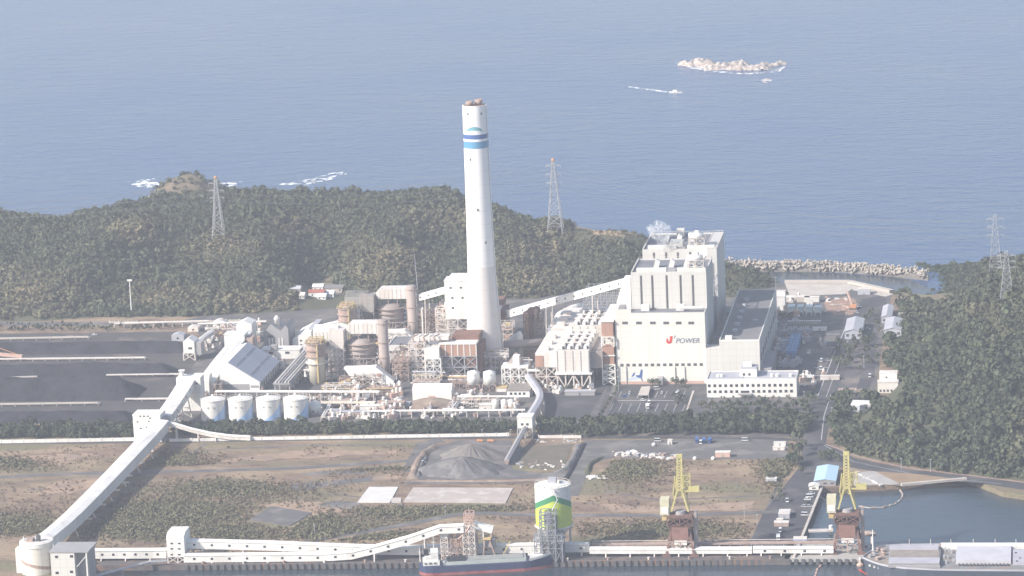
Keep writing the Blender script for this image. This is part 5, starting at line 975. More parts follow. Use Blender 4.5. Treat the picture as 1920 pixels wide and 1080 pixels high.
for i in range(22): scrap(gs.uniform(1000, 1090), 826+gs.uniform(-2, 4), gs.uniform(.5, 1.1), SCR[gs.integers(0, 6)], 'small debris piece by the road right of transfer house', 'debris by the road')
def container(px, row, w_, h, d, m, label, cat='container', name='container'):
    p = G(px, row); b = T(name, label, cat, p[0], p[1]); M().box(p[0]-w_/2, p[0]+w_/2, p[1], p[1]+d, .2, h).o('body', m, b); M().box(p[0]-w_/2-.15, p[0]+w_/2+.15, p[1]-.15, p[1]+d+.15, h+.02, h+.25).o('roof', WD, b); M().box(p[0]-.6, p[0]+.6, p[1]-.12, p[1]-.02, .3, min(2.2, h*.8)).o('door', WALLG, b); return b
container(1355, 858, 10, 3.4, 5, SALMON, 'pinkish white container at right end of scrap row'); container(1256, 834, 3, 3, 4, W, 'small white cabin beside the road above the scrap row'); container(1462, 837, 8, 2.6, 3, W, 'white flat container beside bushes near road bend'); container(1460, 845, 8, 2.4, 3, WD, 'pale flat container just below the white flat one')
for px, r in ((1226, 836), (1303, 862), (1337, 862)): tag(M().lathe(*G(px, r)[:2], [(1.2, .1), (1.5, 1.2), (.6, 2.2)], 10).o('white_drum', W), 'white round drum standing on the grey field track, '+{1226: 'left', 1303: 'middle', 1337: 'right'}[px], 'drum', 'white drums by the scrap row')

sheet('quay_apron', [YQ(172), YQ(700), YQ(1200), G(1482, 1048.6), *[(YQ(p_)[0]+6, YQ(p_)[1]+24) for p_ in (1450, 1200, 700, 172)]], .09, mat('quay_deck', (.085, .08, .08), .9, (.12, .105, .10), .12, c3=(.18, .13, .11), scale3=.06))
# ---- vehicles
GLASS = mat('car_glass', (.03, .04, .05), .1)
def make_car(m, name='parked_car', scale=1.0, van=False):
    b = T(name, 'car', 'car', 0, 0); L_, w_ = 4.4*scale, 1.8*scale; h0, h1 = .75*scale, (1.95 if van else 1.45)*scale
    M().yprism([(-L_/2, .35), (L_/2, .35), (L_/2, h0), (L_/2-.3, h0+.1), (-L_/2+.2, h0+.08), (-L_/2, h0-.1)], -w_/2, w_/2).o('body', m, b)
    c = [(-L_*.28, h0+.1), (L_*.42, h0+.1), (L_*.34, h1), (-L_*.12, h1)] if not van else [(-L_*.42, h0+.1), (L_*.48, h0+.1), (L_*.47, h1), (-L_*.36, h1)]
    M().yprism(c, -w_/2+.1, w_/2-.1).o('cabin', GLASS, b); M().yprism([(c[3][0]+.05, h1+.01), (c[2][0]-.05, h1+.01), (c[2][0]-.05, h1+.08), (c[3][0]+.05, h1+.08)], -w_/2+.12, w_/2-.12).o('roof', m, b)
    for sx in (-1, 1):
        for sy in (-.32, .32): t = M(); t.tube([(sx*(w_/2-.12), sy*L_, .34), (sx*(w_/2+.03), sy*L_, .34)], .34, 10); t.o('wheel', SEAM, b)
    return b
def make_truck(m, name='truck'):
    b = T(name, 'truck', 'truck', 0, 0); M().box(-1.1, 1.1, -3.4, -1.7, .6, 2.6).o('cab', m, b); M().box(-1.0, 1.0, -3.46, -3.38, 1.5, 2.4).o('windscreen', GLASS, b); M().box(-1.15, 1.15, -1.6, 3.6, .9, 2.9).o('cargo_box', m, b); M().box(-.9, .9, -1.7, 3.6, .55, .88).o('chassis', SEAM, b)
    for sx in (-1, 1):
        for y in (-2.5, 1.6, 2.7): t = M(); t.tube([(sx*.85, y, .5), (sx*1.12, y, .5)], .5, 10); t.o('wheel', SEAM, b)
    return b
CARS = {}
CW = mat('car_white', (.78, .78, .78), .3); CS = mat('car_silver', (.5, .51, .53), .35); CB = mat('car_black', (.03, .03, .035), .3); CBL = mat('car_blue', (.05, .12, .36), .35)
def put(kind, px, row, ang, label, group=None, z=.16, s=1.0):
    mk = {'car_white': lambda: make_car(CW), 'car_silver': lambda: make_car(CS), 'car_black': lambda: make_car(CB), 'car_blue': lambda: make_car(CBL), 'van_white': lambda: make_car(CW, 'parked_van', 1.1, True), 'truck_white': lambda: make_truck(CW), 'truck_blue': lambda: make_truck(CBL), 'truck_orange': lambda: make_truck(ORANGE)}
    o_ = CARS[kind] = mk[kind]() if kind not in CARS else copy_tree(CARS[kind]); p = G(px, row); o_.location = (p[0], p[1], z); o_.rotation_euler = (0, 0, math.radians(ang)); o_.scale = (s, s, s); o_['label'] = label
    o_['category'] = kind.split('_')[0] if kind[:3] != 'van' else 'van'
    if group: o_['group'] = group
    return o_
gq = 'vehicles along the quayside'
for kk, px, r, a, lb in (('car_silver', 1522, 927, 85, 'silver car farthest inland in the quayside parking row'), ('van_white', 1518, 933, 85, 'white van second from the hut in the quayside row'), ('car_white', 1514, 938, 88, 'white car beside dark car in the quayside row'), ('car_black', 1517, 944, 85, 'black car in the middle of the quayside row'),
        ('car_silver', 1509, 951, 80, 'silver car left of another silver car on the quayside'), ('car_silver', 1518, 951, 85, 'silver car closest to basin wall on the quayside'), ('van_white', 1509, 967, 85, 'white van standing alone nearest the quay'), ('van_white', 1476, 941, 5, 'white van parked at the far left of the quayside'), ('truck_white', 1459, 1012, 5, 'white truck parked near the quay conveyor'), ('van_white', 1463, 997, 0, 'white van just inland of the truck near quay conveyor')): put(kk, px, r, a, lb, gq)
gc = 'vehicles in the car park'
for kk, px, r, a, lb in (('truck_white', 1214, 766, 10, 'white truck near the trees at the front of the car park'), ('van_white', 1217, 757, 8, 'white van behind the truck in the car park'), ('car_white', 1206, 752, 90, 'white car under the end of the pale shelter'), ('van_white', 1231, 731, 95, 'white van parked near the lettered wall'), ('car_white', 1228, 731, 85, 'white car beside the van near the lettered wall'), ('van_white', 1269, 741, -10, 'white van beside the planted island'), ('car_white', 1271, 736, -10, 'white car above the van at the planted island'), ('car_silver', 1180, 738, 0, 'silver car at left in the car park'), ('car_silver', 1241, 738, 0, 'silver car at the upper middle of the car park'), ('car_blue', 1172, 744, 90, 'blue car at the left in the car park')): put(kk, px, r, a, lb, gc)
gr = 'vehicles along the works road'
for kk, px, r, a, lb in (('van_white', 1540, 678, 0, 'white van parked left of works road, upper one'), ('van_white', 1539, 693, 0, 'white van parked left of works road, lower one'), ('van_white', 1507, 709, 90, 'white van just right of the office block'), ('truck_white', 1518, 710, 90, 'white truck right of the office block'), ('car_white', 1505, 725, 90, 'white car by the right end of the office'), ('car_silver', 1533, 632, 90, 'silver car near the transformer yard'), ('van_white', 1631, 707, 0, 'white van on the side road near white villa'), ('car_white', 1627, 618, 90, 'white car between the two grey sheds'), ('car_white', 1619, 631, 90, 'white car below the left grey shed'), ('car_white', 1611, 576, 40, 'white car on the pinkish ground by inner basin'), ('car_silver', 1607, 587, 20, 'silver car below pinkish ground by inner basin')): put(kk, px, r, a, lb, gr)
gb = 'vehicles on the field track'
for kk, px, r, a, lb in (('truck_blue', 1307, 829, 5, 'blue truck leftmost of the group on the field track'), ('truck_blue', 1320, 830, 0, 'blue truck in the middle of the group on the field track'), ('truck_blue', 1331, 830, -5, 'blue truck at the right of the group on the field track'), ('van_white', 1314, 832, 3, 'white van between the blue trucks on the field track'), ('van_white', 1233, 828, 90, 'white van beside the road above the scrap row'), ('truck_orange', 900, 829, 90, 'orange truck left of two by the gravel heaps'), ('truck_orange', 920, 829, 90, 'orange truck right of two by the gravel heaps'), ('car_white', 793, 868, 60, 'white car beside the tan earth bank'), ('van_white', 1397, 827, 90, 'white van alone on the field track near road bend')): put(kk, px, r, a, lb, gb, s=.62 if kk == 'truck_orange' else 1.0)
put('car_white', 177, 629, 90, 'white car on hill foot road behind the coal yard', gr); put('car_white', 272, 614, 90, 'white car beside the pale rack at hill foot', gr)

# ---- left silo, quay buildings
xS = -194.6; r_ = 9.8; h = 19.5
b = T('round_silo', 'white round silo with a brown stripe at the bottom left corner', 'silo', xS, yS)
M().lathe(xS, yS, [(r_, -3), (r_, h)], 48).o('shell', CREAM, b, True).data.set_sharp_from_angle(angle=.6); M().lathe(xS, yS, [(r_+.5, h-2.2), (r_+.5, h+.4), (r_-.5, h+.5)], 48).o('rim', W, b); M().cyl(xS, yS, h+.45, h+.6, r_-.4, n=40).o('roof', WD, b)
M().box(xS-5, xS-1, yS-4, yS+1, h+.6, h+2.5).o('roof_box', RUSTL, b); M().box(xS+1, xS+3, yS-3, yS, h+.6, h+4).o('roof_box', SEAM, b); M().lathe(xS-7.5, yS-1, [(.5, h), (.5, h+3)], 8).o('vent', W, b)
sv = M(); vs = []
for i in range(19): a = CA-1.5+i*.17; z = h*.42-h*.22*i/18*1.6; vs += [((xS+(r_+.06)*math.cos(a)), yS+(r_+.06)*math.sin(a), z), (xS+(r_+.06)*math.cos(a), yS+(r_+.06)*math.sin(a), z+2)]
sv.add(vs, [(2*i, 2*i+2, 2*i+3, 2*i+1) for i in range(18)]).o('brown_stripe', RUSTL, b)
M().box(xS-r_-3, xS-r_+.5, yS-3, yS+3, 0, h-4).o('side_shaft', CREAM, b); M().lathe(xS+r_+1, yS-4, [(1.4, 0), (1.4, h*.7)], 12).o('side_pipe', RUSTL, b)
x0, x1, y, z = BX(98, 143, 1096, 1036); b = T('drive_house', 'beige drive house with four dark windows beside the round silo', 'building', x0, y); M().box(x0, x1, y, y+20, 0, z).o('walls', CREAM2, b); M().box(x0-.5, x1+9, y-.5, y+20.5, z+.02, z+.9).o('roof', WALLG, b)
for px, r in ((106, 1044), (134, 1043), (107, 1074), (134, 1072)): windows(b, y, [GY(px, r, y)[0]], GY(px, r+2.4, y)[2], GY(px, r-2.2, y)[2], 1.9)
M().box(x1+.02, x1+7.4, y+6, y+20, 0, z-.2).o('recessed_wall', WALLG, b); M().beam((x1+7.4, y+.4, 0), (x1+7.4, y+.4, z), .9).o('column', W, b); M().beam((x1+1, y+.5, z*.55), (x1+7.4, y+.5, z*.9), .4).o('brace', W, b)
def yq(px, inland): return YQ(px)[1]+inland
# transfer tower and conveyors on the quay
y = yq(330, 4); x0, x1, z0, z1 = BY(313, 346, 1057, 1006, y); yk = y+16
b = T('transfer_tower', 'white quay transfer tower with sloping roof and six windows', 'tower', x0, y); M().yprism([(y, 4), (yk, 4), (yk, z1+2), (y+5, z1+2), (y, z1)], x0, x1).o('walls', W, b)
for px in (322, 336): 
    for r in (1019, 1029, 1040): windows(b, y, [GY(px, r, y)[0]], GY(px, r+1.3, y)[2], GY(px, r-1.3, y)[2], 1.6)
M().frame(x0+.3, x1+8, y, yk, 0, 4, 3, 2, 1, .7).o('steel_frame', WSTEEL, b)
gq2 = 'conveyor galleries on the quay'
pq = lambda px, row, inl, hh: (lambda q: (q[0], q[1], max(q[2]-hh, .6)))(GY(px, row, yq(px, inl)))
gallery('white quay gallery from beige drive house to quay transfer tower', [pq(160, 1032, 12, 4.6), pq(313, 1031, 12, 4.6)], 6, 4.8, (.2, .5, .8), 7, gq2)
gallery('upper white quay gallery sagging gently right from the transfer tower', [pq(346, 1014, 14, 4), pq(420, 1016, 14, 4), pq(520, 1018, 14, 4.2), pq(600, 1021, 14, 4.4), pq(700, 1024, 14, 4.6), pq(790, 1025, 14, 4.6)], 6, 4.5, (.08, .25, .42, .6, .8), 11, gq2)
gallery('lower white quay gallery bending up to the rusty unloader', [pq(346, 1045, 5, 4), pq(420, 1045, 5, 4), pq(540, 1043, 5, 4), pq(610, 1041, 5, 4), pq(660, 1035, 5, 4), pq(705, 1024, 5, 4), pq(770, 1006, 5, 4), pq(825, 987, 5, 4), pq(870, 985, 5, 4)], 5.5, 4.2, (.1, .3, .5, .68, .86), 11, gq2)
gallery('white quay gallery passing behind the coaster to the green silo', [pq(792, 1024, 14, 4.4), pq(1016, 1021, 14, 4.4)], 6, 4.6, (.1, .4, .7, .95), 11, gq2)
gallery('lavender white quay gallery just right of the green silo', [pq(1036, 1020, 14, 4.4), pq(1105, 1020, 14, 4.4)], 6, 4.6, (.2, .8), 11, gq2)
gallery('long low white quay conveyor under the left crane', [pq(1106, 1027, 10, 3), pq(1410, 1027, 10, 3)], 6, 2.6, (.1, .25, .4, .55, .7, .85, .97), 0, gq2)
gallery('white quay conveyor with dark gaps ending at right crane', [pq(1412, 1026, 10, 3), pq(1563, 1026, 10, 3)], 6, 2.6, (.1, .35, .6, .85), 12, gq2)
dk = T('belt_deck', 'long pale red belt deck behind the white quay conveyor', 'conveyor', pq(1110, 1020, 20, 0)[0], yq(1300, 20)); a, c = pq(1110, 1020, 20, 0), pq(1570, 1019, 20, 0); M().beam((a[0], yq(1110, 20), 4.6), (c[0], yq(1570, 20), 4.6), 4.5, .8).o('deck', RUSTL, dk); M().beam((a[0], yq(1110, 22.4), 6), (c[0], yq(1570, 22.4), 6), .3, .3).o('handrail', WSTEEL, dk)
for i in range(24): t = i/23; xx = a[0]+(c[0]-a[0])*t; yy = yq(1110, 20)+(yq(1570, 20)-yq(1110, 20))*t; f = M(); f.beam((xx, yy-2, 0), (xx, yy-2, 4.2), .4); f.beam((xx, yy+2, 0), (xx, yy+2, 4.2), .4); f.beam((xx, yy-2, 4), (xx, yy+2, 4), .4); f.o('trestle', STEEL, dk)
# walkway bridge left of the transfer tower
a, c = G(150, 1090), pq(282, 1050, -2, 1.0); b = T('ramp_walkway', 'grey ramp walkway rising from the silo toward quay transfer tower', 'walkway', a[0], a[1]); M().beam((a[0], a[1], .6), c, 2.2, .5).o('deck', STEEL, b); d_ = pq(313, 1048, -2, 1.0); M().beam(c, d_, 2.2, .5).o('landing', STEEL, b)
for t in (.3, .6, .9): q = np.array(a)+(np.array(c)-a)*t; M().beam((q[0], q[1], -4), (q[0], q[1], q[2]), .5).o('post', STEEL, b)
rr = M(); rr.beam((a[0], a[1]-1, 1.8), (c[0], c[1]-1, c[2]+1.2), .18); rr.beam((c[0], c[1]-1, c[2]+1.2), (d_[0], d_[1]-1, d_[2]+1.2), .18); rr.o('handrail', WSTEEL, b)

# fenders along the quay
f0 = None
for i in range(96):
    px = 350+i*13.6; p = YQ(px) if px < 1482 else G(px, 1048)
    if f0 is None: f0 = tag(M().yprism([(p[1]-2.0, -3.2), (p[1]-1.0, -3.4), (p[1]-1.0, .3), (p[1]-1.8, .1)], p[0]-1.1, p[0]+1.1).o('quay_fender', SEAM), 'black rubber fender on the quay edge', 'fender', 'fenders along the quay edge'); q0 = p
    else: c = f0.copy(); col.objects.link(c); c.location = (p[0]-q0[0], p[1]-q0[1], 0)
for i in range(15): px = 380+i*76; p = YQ(px); tag(M().lathe(p[0], p[1]+1, [(.9, .02), (.55, .3), (.5, 1.1), (.9, 1.4), (.8, 1.7)], 12).o('bollard', WD if i % 2 else RUSTL), 'squat iron bollard at the quay edge', 'bollard', 'bollards on the quay')

# pier carrying the right crane across the basin mouth
x0 = G(1470, 1050)[0]; x1 = G(1662, 1046)[0]; y0 = G(1560, 1049)[1]; y1 = y0+34
b = T('pier', 'concrete pier on piles carrying the right crane', 'pier', x0, y0); M().box(x0, x1, y0, y1, -1.6, .12).o('deck', CONC, b)
for i in range(9):
    for yy in (y0+2, y0+17, y1-2): M().cyl(x0+4+i*(x1-x0-8)/8, yy, -8, -1.6, .8, n=10).o('pile', CONC, b)
sheet_ = M().beam((G(1516, 996)[0], G(1516, 996)[1], 0), (G(1562, 994)[0], G(1562, 994)[1], 0), 3.2, 1.0); b = T('footbridge', 'pale footbridge crossing the basin to the right crane pier', 'bridge', G(1516, 996)[0], G(1516, 996)[1]); sheet_.o('deck', WD, b); rr = M(); rail(rr, [G(1516, 997)[:2], G(1562, 995)[:2]], .5, 1.2, .15); rr.o('handrail', WSTEEL, b); M().cyl(*G(1558, 992)[:2], -5, 2.5, 1.2, n=10).o('pier_post', W, b)

# green silo on legs
c = G(1041, 1036); sx, sy = c[0], c[1]; r_ = GY(1070.5, 955, sy)[0]-GY(1037, 955, sy)[0]; zb, zt = ZT(sx, sy-r_, 992), ZT(sx, sy-r_, 918)
DSTEEL = mat('dark_grey_steel', (.20, .21, .235), .6, (.28, .29, .31), .4)
LIME = mat('lime_paint', (.52, .62, .10), .55, (.46, .55, .09), .15); GRN = mat('green_paint', (.06, .26, .12), .55)
b = T('green_silo', 'lime, green and white silo on legs beside the quay', 'silo', sx, sy)
sh = M().lathe(sx, sy, [(r_*.55, zb-7), (r_, zb), (r_, zt)], 56).o('shell', W, b, True); sh.data.set_sharp_from_angle(angle=.5)
M().lathe(sx, sy, [(r_+.15, zt+.02), (r_+.15, zt+.5), (1.5, zt+2.2)], 56).o('roof', W, b, True).data.set_sharp_from_angle(angle=.5)
za = ZT(sx, sy-r_, 929); drop = za-ZT(sx, sy-r_, 952)
def chev(u0, u1, m, name, off):
    vs = []; n = 48; mm = M()
    for i in range(n+1):
        a = -math.pi+2*math.pi*i/n; ang = CA+a; q = min(abs(a), math.pi/2)/(math.pi/2); d = drop*q if abs(a) < math.pi/2 else drop*(2-abs(a)/(math.pi/2))
        zl = zb if u0 is None else max(za-d-u0, zb); zh = za-d-u1
        vs += [(sx+(r_+off)*math.cos(ang), sy+(r_+off)*math.sin(ang), zl), (sx+(r_+off)*math.cos(ang), sy+(r_+off)*math.sin(ang), zh)]
    mm.add(vs, [(2*i, 2*i+2, 2*i+3, 2*i+1) for i in range(n)]); mm.o(name, m, b)
chev(3.6, 0, GRN, 'green_chevron', .06); chev(None, 3.62, LIME, 'lime_band', .05)
for k in range(8): a = CA+.39+k*.785; M().beam((sx+r_*.95*math.cos(a), sy+r_*.95*math.sin(a), 0), (sx+r_*.95*math.cos(a), sy+r_*.95*math.sin(a), zb+.5), 1.0).o('leg', STEEL, b)
M().lathe(sx, sy, [(r_+.3, zb-1), (r_+.9, zb-.4), (r_+.3, zb+.2)], 40, False).o('ring_beam', WD, b)
M().box(sx-2.5, sx+2.5, sy-3, sy+3, zt+1.6, zt+4.4).o('roof_house', LROOF, b); M().lathe(sx+4, sy-2, [(1, zt+1), (1, zt+3.4)], 10).o('roof_vent', WD, b)
rr = M(); rail(rr, [(sx+r_*math.cos(q*.4), sy+r_*math.sin(q*.4)) for q in range(17)], zt+.5, 1.2, .18); rr.o('handrail', WSTEEL, b)
xa, ya2 = sx-1.5, sy-r_-6; M().frame(xa-4.5, xa+5, ya2-3, ya2+5, 0, ZT(xa, ya2, 958), 2, 1, 8, .6).o('stair_tower', DSTEEL, b); M().frame(xa-8, xa+9, ya2-4, ya2+5, 0, ZT(xa, ya2, 1000), 4, 1, 2, .5).o('lower_frame', DSTEEL, b)
M().tube([(xa+3, ya2, ZT(xa, ya2, 958)), (xa+6, ya2+4, zt-6), (xa+4, sy-r_, zt-.5)], .4).o('stair', STEEL, b); M().box(xa-2, xa+2.4, ya2-1, ya2+3, ZT(xa, ya2, 985), ZT(xa, ya2, 962)).o('lift_shaft', STEEL, b); M().lathe(sx, sy, [(1.2, 5), (r_*.55, zb-7)], 24).o('hopper', STEEL, b)
M().beam((xa+8, ya2, 12), (xa+8, ya2, 0), .8).o('post', STEEL, b); M().box(xa-9, xa+10, ya2-4, ya2+6, ZT(xa, ya2, 1012), ZT(xa, ya2, 1012)+.5).o('deck', STEEL, b)

# rusty white unloader at the coaster, yellowish one beside it
y = yq(880, 3); b = T('ship_unloader', 'pinkish white lattice unloader tower at end of bent gallery', 'unloader', GY(880, 1040, y)[0], y)
x0, x1, z0, z1 = BY(868, 890, 1044, 985, y); M().frame(x0, x1, y, y+11, 0, z1, 2, 2, 6, .45).o('tower_frame', WSTEEL, b); M().frame(x0+1, x1-1, y+1, y+9, z1, z1+7, 2, 1, 2, .4).o('top_frame', SALMON, b)
M().frame(x0-8, x0, y+1, y+10, 0, z1*.6, 2, 1, 3, .45).o('side_frame', RUSTL, b); M().box(x0-6, x0-1, y+2, y+8, z1*.35, z1*.58).o('machine_house', SALMON, b); M().box(x0+1, x1-1, y+1, y+10, z1*.5, z1*.64).o('cabin', RUSTL, b)
a, c = GY(888, 984, y+5), GY(924, 990, y+5); M().beam((a[0], y+5, a[2]), (c[0], y+5, c[2]-1), 4.5, 4).o('boom_gallery', W, b); M().beam((c[0]-1, y+5, c[2]-3), (c[0]-2, y+5, c[2]-12), 1.6).o('spout', RUSTL, b); M().tube([(x0-3, y+1, z1*.6), (x0+2, y, z1*.8), (x0+5, y, z1)], .5).o('pipe', SALMON, b)
ww0, ww1, wz0, wz1 = BY(825, 838, 1010, 994, y); M().box(ww0, ww1, y+1, y+8, wz0, wz1).o('drive_house', W, b); M().frame(ww0, ww1, y+1, y+8, 0, wz0, 1, 1, 5, .4).o('support_frame', WSTEEL, b)
b = T('harbour_crane', 'small ochre and rust gantry crane right of the unloader tower', 'crane', GY(915, 1040, y+2)[0], y+2); x0, x1, z0, z1 = BY(906, 930, 1044, 1000, y+2)
for xx, dx in ((x0+1, -1.5), (x1-4, 4)):
    for yy in (y+2, y+11): M().beam((xx+dx, yy, 0), (xx, yy, z1-4), .8).o('leg', RUSTL, b)
M().box(x0, x1-3, y+1, y+12, z1-4, z1-3).o('platform', OCHRE, b); M().box(x1-8, x1-1, y+3, y+9, z1-10, z1-4.1).o('cabin', WALLG, b); M().box(x0+.5, x1-9, y+3, y+9, z1-2.9, z1+1.5).o('machine_house', WD, b); M().beam((x0+2, y+2.5, z1*.45), (x1-4, y+2.5, z1*.45), .7).o('cross_beam', RUST, b)
a = GY(945, 1042, y); M().beam((a[0]-2, y+1, 1), (a[0]+4, y+1, 12), .7).o('jib', OCHRE, b)

# level luffing cranes with raised jib
def crane(px, row, label, ptop):
    p = G(px, row); x, y = p[0], p[1]+6; b = T('luffing_crane', label, 'crane', x, y, 0, 'yellow luffing cranes on rusty portals'); zt = ZT(x, y+4, ptop); zp = 24
    for sx in (-7.5, 7.5):
        for sy in (-6, 9): M().beam((x+sx*1.15, y+sy, .2), (x+sx*.75, y+sy*.6+1, 15), 1.7).o('leg', RUST, b); M().box(x+sx*1.15-2.6, x+sx*1.15+2.6, y+sy-.8, y+sy+.8, .02, 1.4).o('bogie', RUST, b)
    M().frame(x-8, x+8, y-5, y+8, 1.4, 9, 2, 1, 1, .7).o('portal_frame', RUSTL, b)
    M().add([(x-7.5, y-4, 20), (x+7.5, y-4, 20), (x+7.5, y+8, 20), (x-7.5, y+8, 20), (x-4, y-1, 9), (x+4, y-1, 9), (x+4, y+5, 9), (x-4, y+5, 9)], [(0,1,5,4),(1,2,6,5),(2,3,7,6),(3,0,4,7),(4,5,6,7)]).o('hopper', RUST, b)
    M().frame(x-7.6, x+7.6, y-4.4, y+8.2, 19.6, zp, 2, 1, 1, .8).o('hopper_frame', RUST, b); M().box(x-3.5, x+4, y-5.2, y-3.6, 7.2, 9.8).o('drive_cabin', W, b); M().box(x-7.4, x+7.4, y-4.2, y+8, zp, zp+.9).o('slewing_deck', RUST, b)
    M().lathe(x, y+2, [(3.6, zp+.9), (3.2, zp+3)], 16).o('slew_ring', WALLG, b)
    M().box(x-12, x-6.5, y-2, y+6, zp+1, zp+11).o('machine_house', mat('cream_cabin', (.60, .56, .40), .6) if 'cream_cabin' not in MATS else MATS['cream_cabin'], b); M().box(x-11.5, x-7, y-2.3, y-2.02, zp+2, zp+6).o('house_panel', W, b); M().box(x-11, x-3, y-3, y+5, zp-2, zp-.02).o('counterweight', OCHRE, b)
    f = M()
    for sx in (-1, 1): f.beam((x+sx*5.2, y-1, zp+3), (x+sx*1.4, y, zp+16), 1.0); f.beam((x+sx*5.2, y+6, zp+3), (x+sx*1.8, y+4, zp+24), .7)
    f.beam((x-1.4, y, zp+16), (x+1.4, y, zp+16), .8); f.o('tower_frame', YEL, b)
    j = M(); n = 14; hinge = zp+12
    for sx in (-1, 1): j.beam((x+sx*1.7, y+1, hinge), (x+sx*1.35, y+6, zt), .6); j.beam((x+sx*1.7, y+3.6, hinge), (x+sx*1.35, y+7.4, zt), .5)
    for k in range(n):
        t0, t1 = k/n, (k+1)/n; q0, q1 = hinge+(zt-hinge)*t0, hinge+(zt-hinge)*t1; w0, w1 = 1.7-.35*t0, 1.7-.35*t1; y0_, y1_ = y+1+5*t0, y+1+5*t1
        j.beam((x-w0, y0_, q0), (x+w1, y1_, q1), .42); j.beam((x+w0, y0_, q0), (x-w1, y1_, q1), .42)
    j.box(x-1.8, x+1.8, y+5.4, y+7.8, zt-.6, zt+1.4); j.o('jib', YEL, b)
    M().box(x+5.5, x+12, y+0, y+4, zp+15, zp+18).o('operator_cab', YEL, b); M().beam((x+1, y+2, zp+15), (x+7, y+2, zp+15), .8).o('cab_bracket', YEL, b)
    for sx in (-1, 1): M().beam((x+sx*4.4, y+4, zp+12), (x+sx*3.0, y+5, zp+24), .6).o('luffing_strut', YEL, b)
    M().frame(x+2.6, x+6.4, y+2, y+6, zp+17, zp+25, 1, 1, 2, .45).o('sheave_frame', YEL, b); M().beam((x+.2, y+6, zt), (x+4, y+5, zp+24), .25).o('stay', YEL, b)
    M().box(x-5, x+5, y-4.6, y-4.3, 10, 18).o('hopper_skirt', mat('dull_red_steel', (.27, .15, .12), .8, (.20, .11, .09), .3) if 'dull_red_steel' not in MATS else MATS['dull_red_steel'], b); M().box(x+8.2, x+10, y-1, y+7, 2, zp+2).o('side_shaft', DUCT, b)
    return b
crane(1276, 1044, 'yellow luffing crane on rusty portal, left one before the field', 858)
cr2 = crane(1589, 1040, 'yellow luffing crane on rusty portal, right one on the pier', 853)
p = G(1626, 1012); b = T('fender_drum', 'long brown drum held out beside the right crane pier', 'drum', p[0], p[1]); M().tube([(p[0]-5, p[1], 4), (p[0]+5.5, p[1], 4)], 1.7, 14).o('drum', RUSTL, b, True); M().cyl(p[0]+3, p[1], -6, 2.4, .8).o('post', WSTEEL, b); M().cyl(p[0]-3, p[1], -6, 2.4, .8).o('post', WSTEEL, b)

# ---- coaster moored at the quay
def loft(secs, name, m, parent): # closed sections of equal length
    mm = M(); k = len(secs[0]); n = len(secs); return mm.add([p for s_ in secs for p in s_], [(i*k+j, i*k+(j+1) % k, (i+1)*k+(j+1) % k, (i+1)*k+j) for i in range(n-1) for j in range(k)]+[tuple(range(k)), tuple(range((n-1)*k, n*k))[::-1]]).o(name, m, parent)
A0, A1 = G(787, 1082, SEAZ), G(1038, 1068.5, SEAZ); L_ = np.linalg.norm(A1-A0); ux = (A1-A0)/L_; uy = np.array([-ux[1], ux[0], 0])
cs = T('coaster', 'small cargo ship with dark blue hull and red bottom at quay', 'ship', *((A0+A1)/2+uy*6.5)[:2], SEAZ)
def sp_(s, v, z): q = A0+ux*s*L_+uy*(6.6+v); return (q[0], q[1], z)
def hsec(s, z0, z1, flare=0.0):
    w0 = 6.6*min(1, (s/.07)**.5 if s < .07 else 1)*min(1, ((1.0-s)/.22)**.62 if s > .78 else 1); w0 = max(w0, .12); w1 = min(6.6, w0+flare*(1 if s > .8 else 0)); return [sp_(s, -w0, z0), sp_(s, w0, z0), sp_(s, w1, z1), sp_(s, -w1, z1)]
ss = np.r_[0.0, .02, .05, np.linspace(.1, .78, 8), .84, .9, .95, .985, 1.0]
sheer = lambda s: 2.3+2.6*max(0, (s-.75)/.25)**1.4+.9*max(0, (.15-s)/.15)
NAVY = mat('navy_hull', (.035, .05, .11), .5, (.05, .06, .11), .2); BOOT = mat('red_boot', (.25, .06, .055), .6, (.32, .12, .11), .2)
loft([hsec(s, SEAZ-1, SEAZ+1.9) for s in ss], 'lower_hull', BOOT, cs); loft([hsec(s, SEAZ+1.91, sheer(s), .8) for s in ss], 'upper_hull', NAVY, cs)
DECKG = mat('grey_green_deck', (.30, .31, .295), .7, (.24, .25, .24), .2)
loft([[sp_(s, -4.8, 2.35), sp_(s, 4.8, 2.35), sp_(s, 4.8, 4.4), sp_(s, -4.8, 4.4)] for s in (.2, .8)], 'hatch_coaming', mat('pale_green_paint', (.44, .48, .45), .6), cs)
loft([[sp_(s, -4.3, 4.42), sp_(s, 4.3, 4.42), sp_(s, 4.3, 5.0), sp_(s, -4.3, 5.0)] for s in (.36, .78)], 'hatch_cover', DECKG, cs); loft([[sp_(s, -4.3, 4.42), sp_(s, 4.3, 4.42), sp_(s, 2, 6.2), sp_(s, -2, 6.2)] for s in (.215, .35)], 'cargo', COAL, cs)
def sbox(s0, s1, v, z0, z1, name, m): loft([[sp_(s, -v, z0), sp_(s, v, z0), sp_(s, v, z1), sp_(s, -v, z1)] for s in (s0, s1)], name, m, cs)
sbox(.03, .155, 5.4, 2.8, 5.6, 'poop_house', W); sbox(.05, .145, 4.6, 5.62, 8.2, 'deck_house', W); sbox(.09, .145, 4.8, 8.22, 11, 'bridge', W); sbox(.144, .1465, 4.2, 9.2, 10.4, 'bridge_window', DARK); sbox(.04, .075, 1.6, 8.22, 12, 'funnel', CB)
for s in (.05, .085, .12): q = sp_(s, -5.45, 4.2); M().box(q[0]-.7, q[0]+.7, q[1]-.15, q[1]+.1, 3.8, 4.7).o('window', DARK, cs)
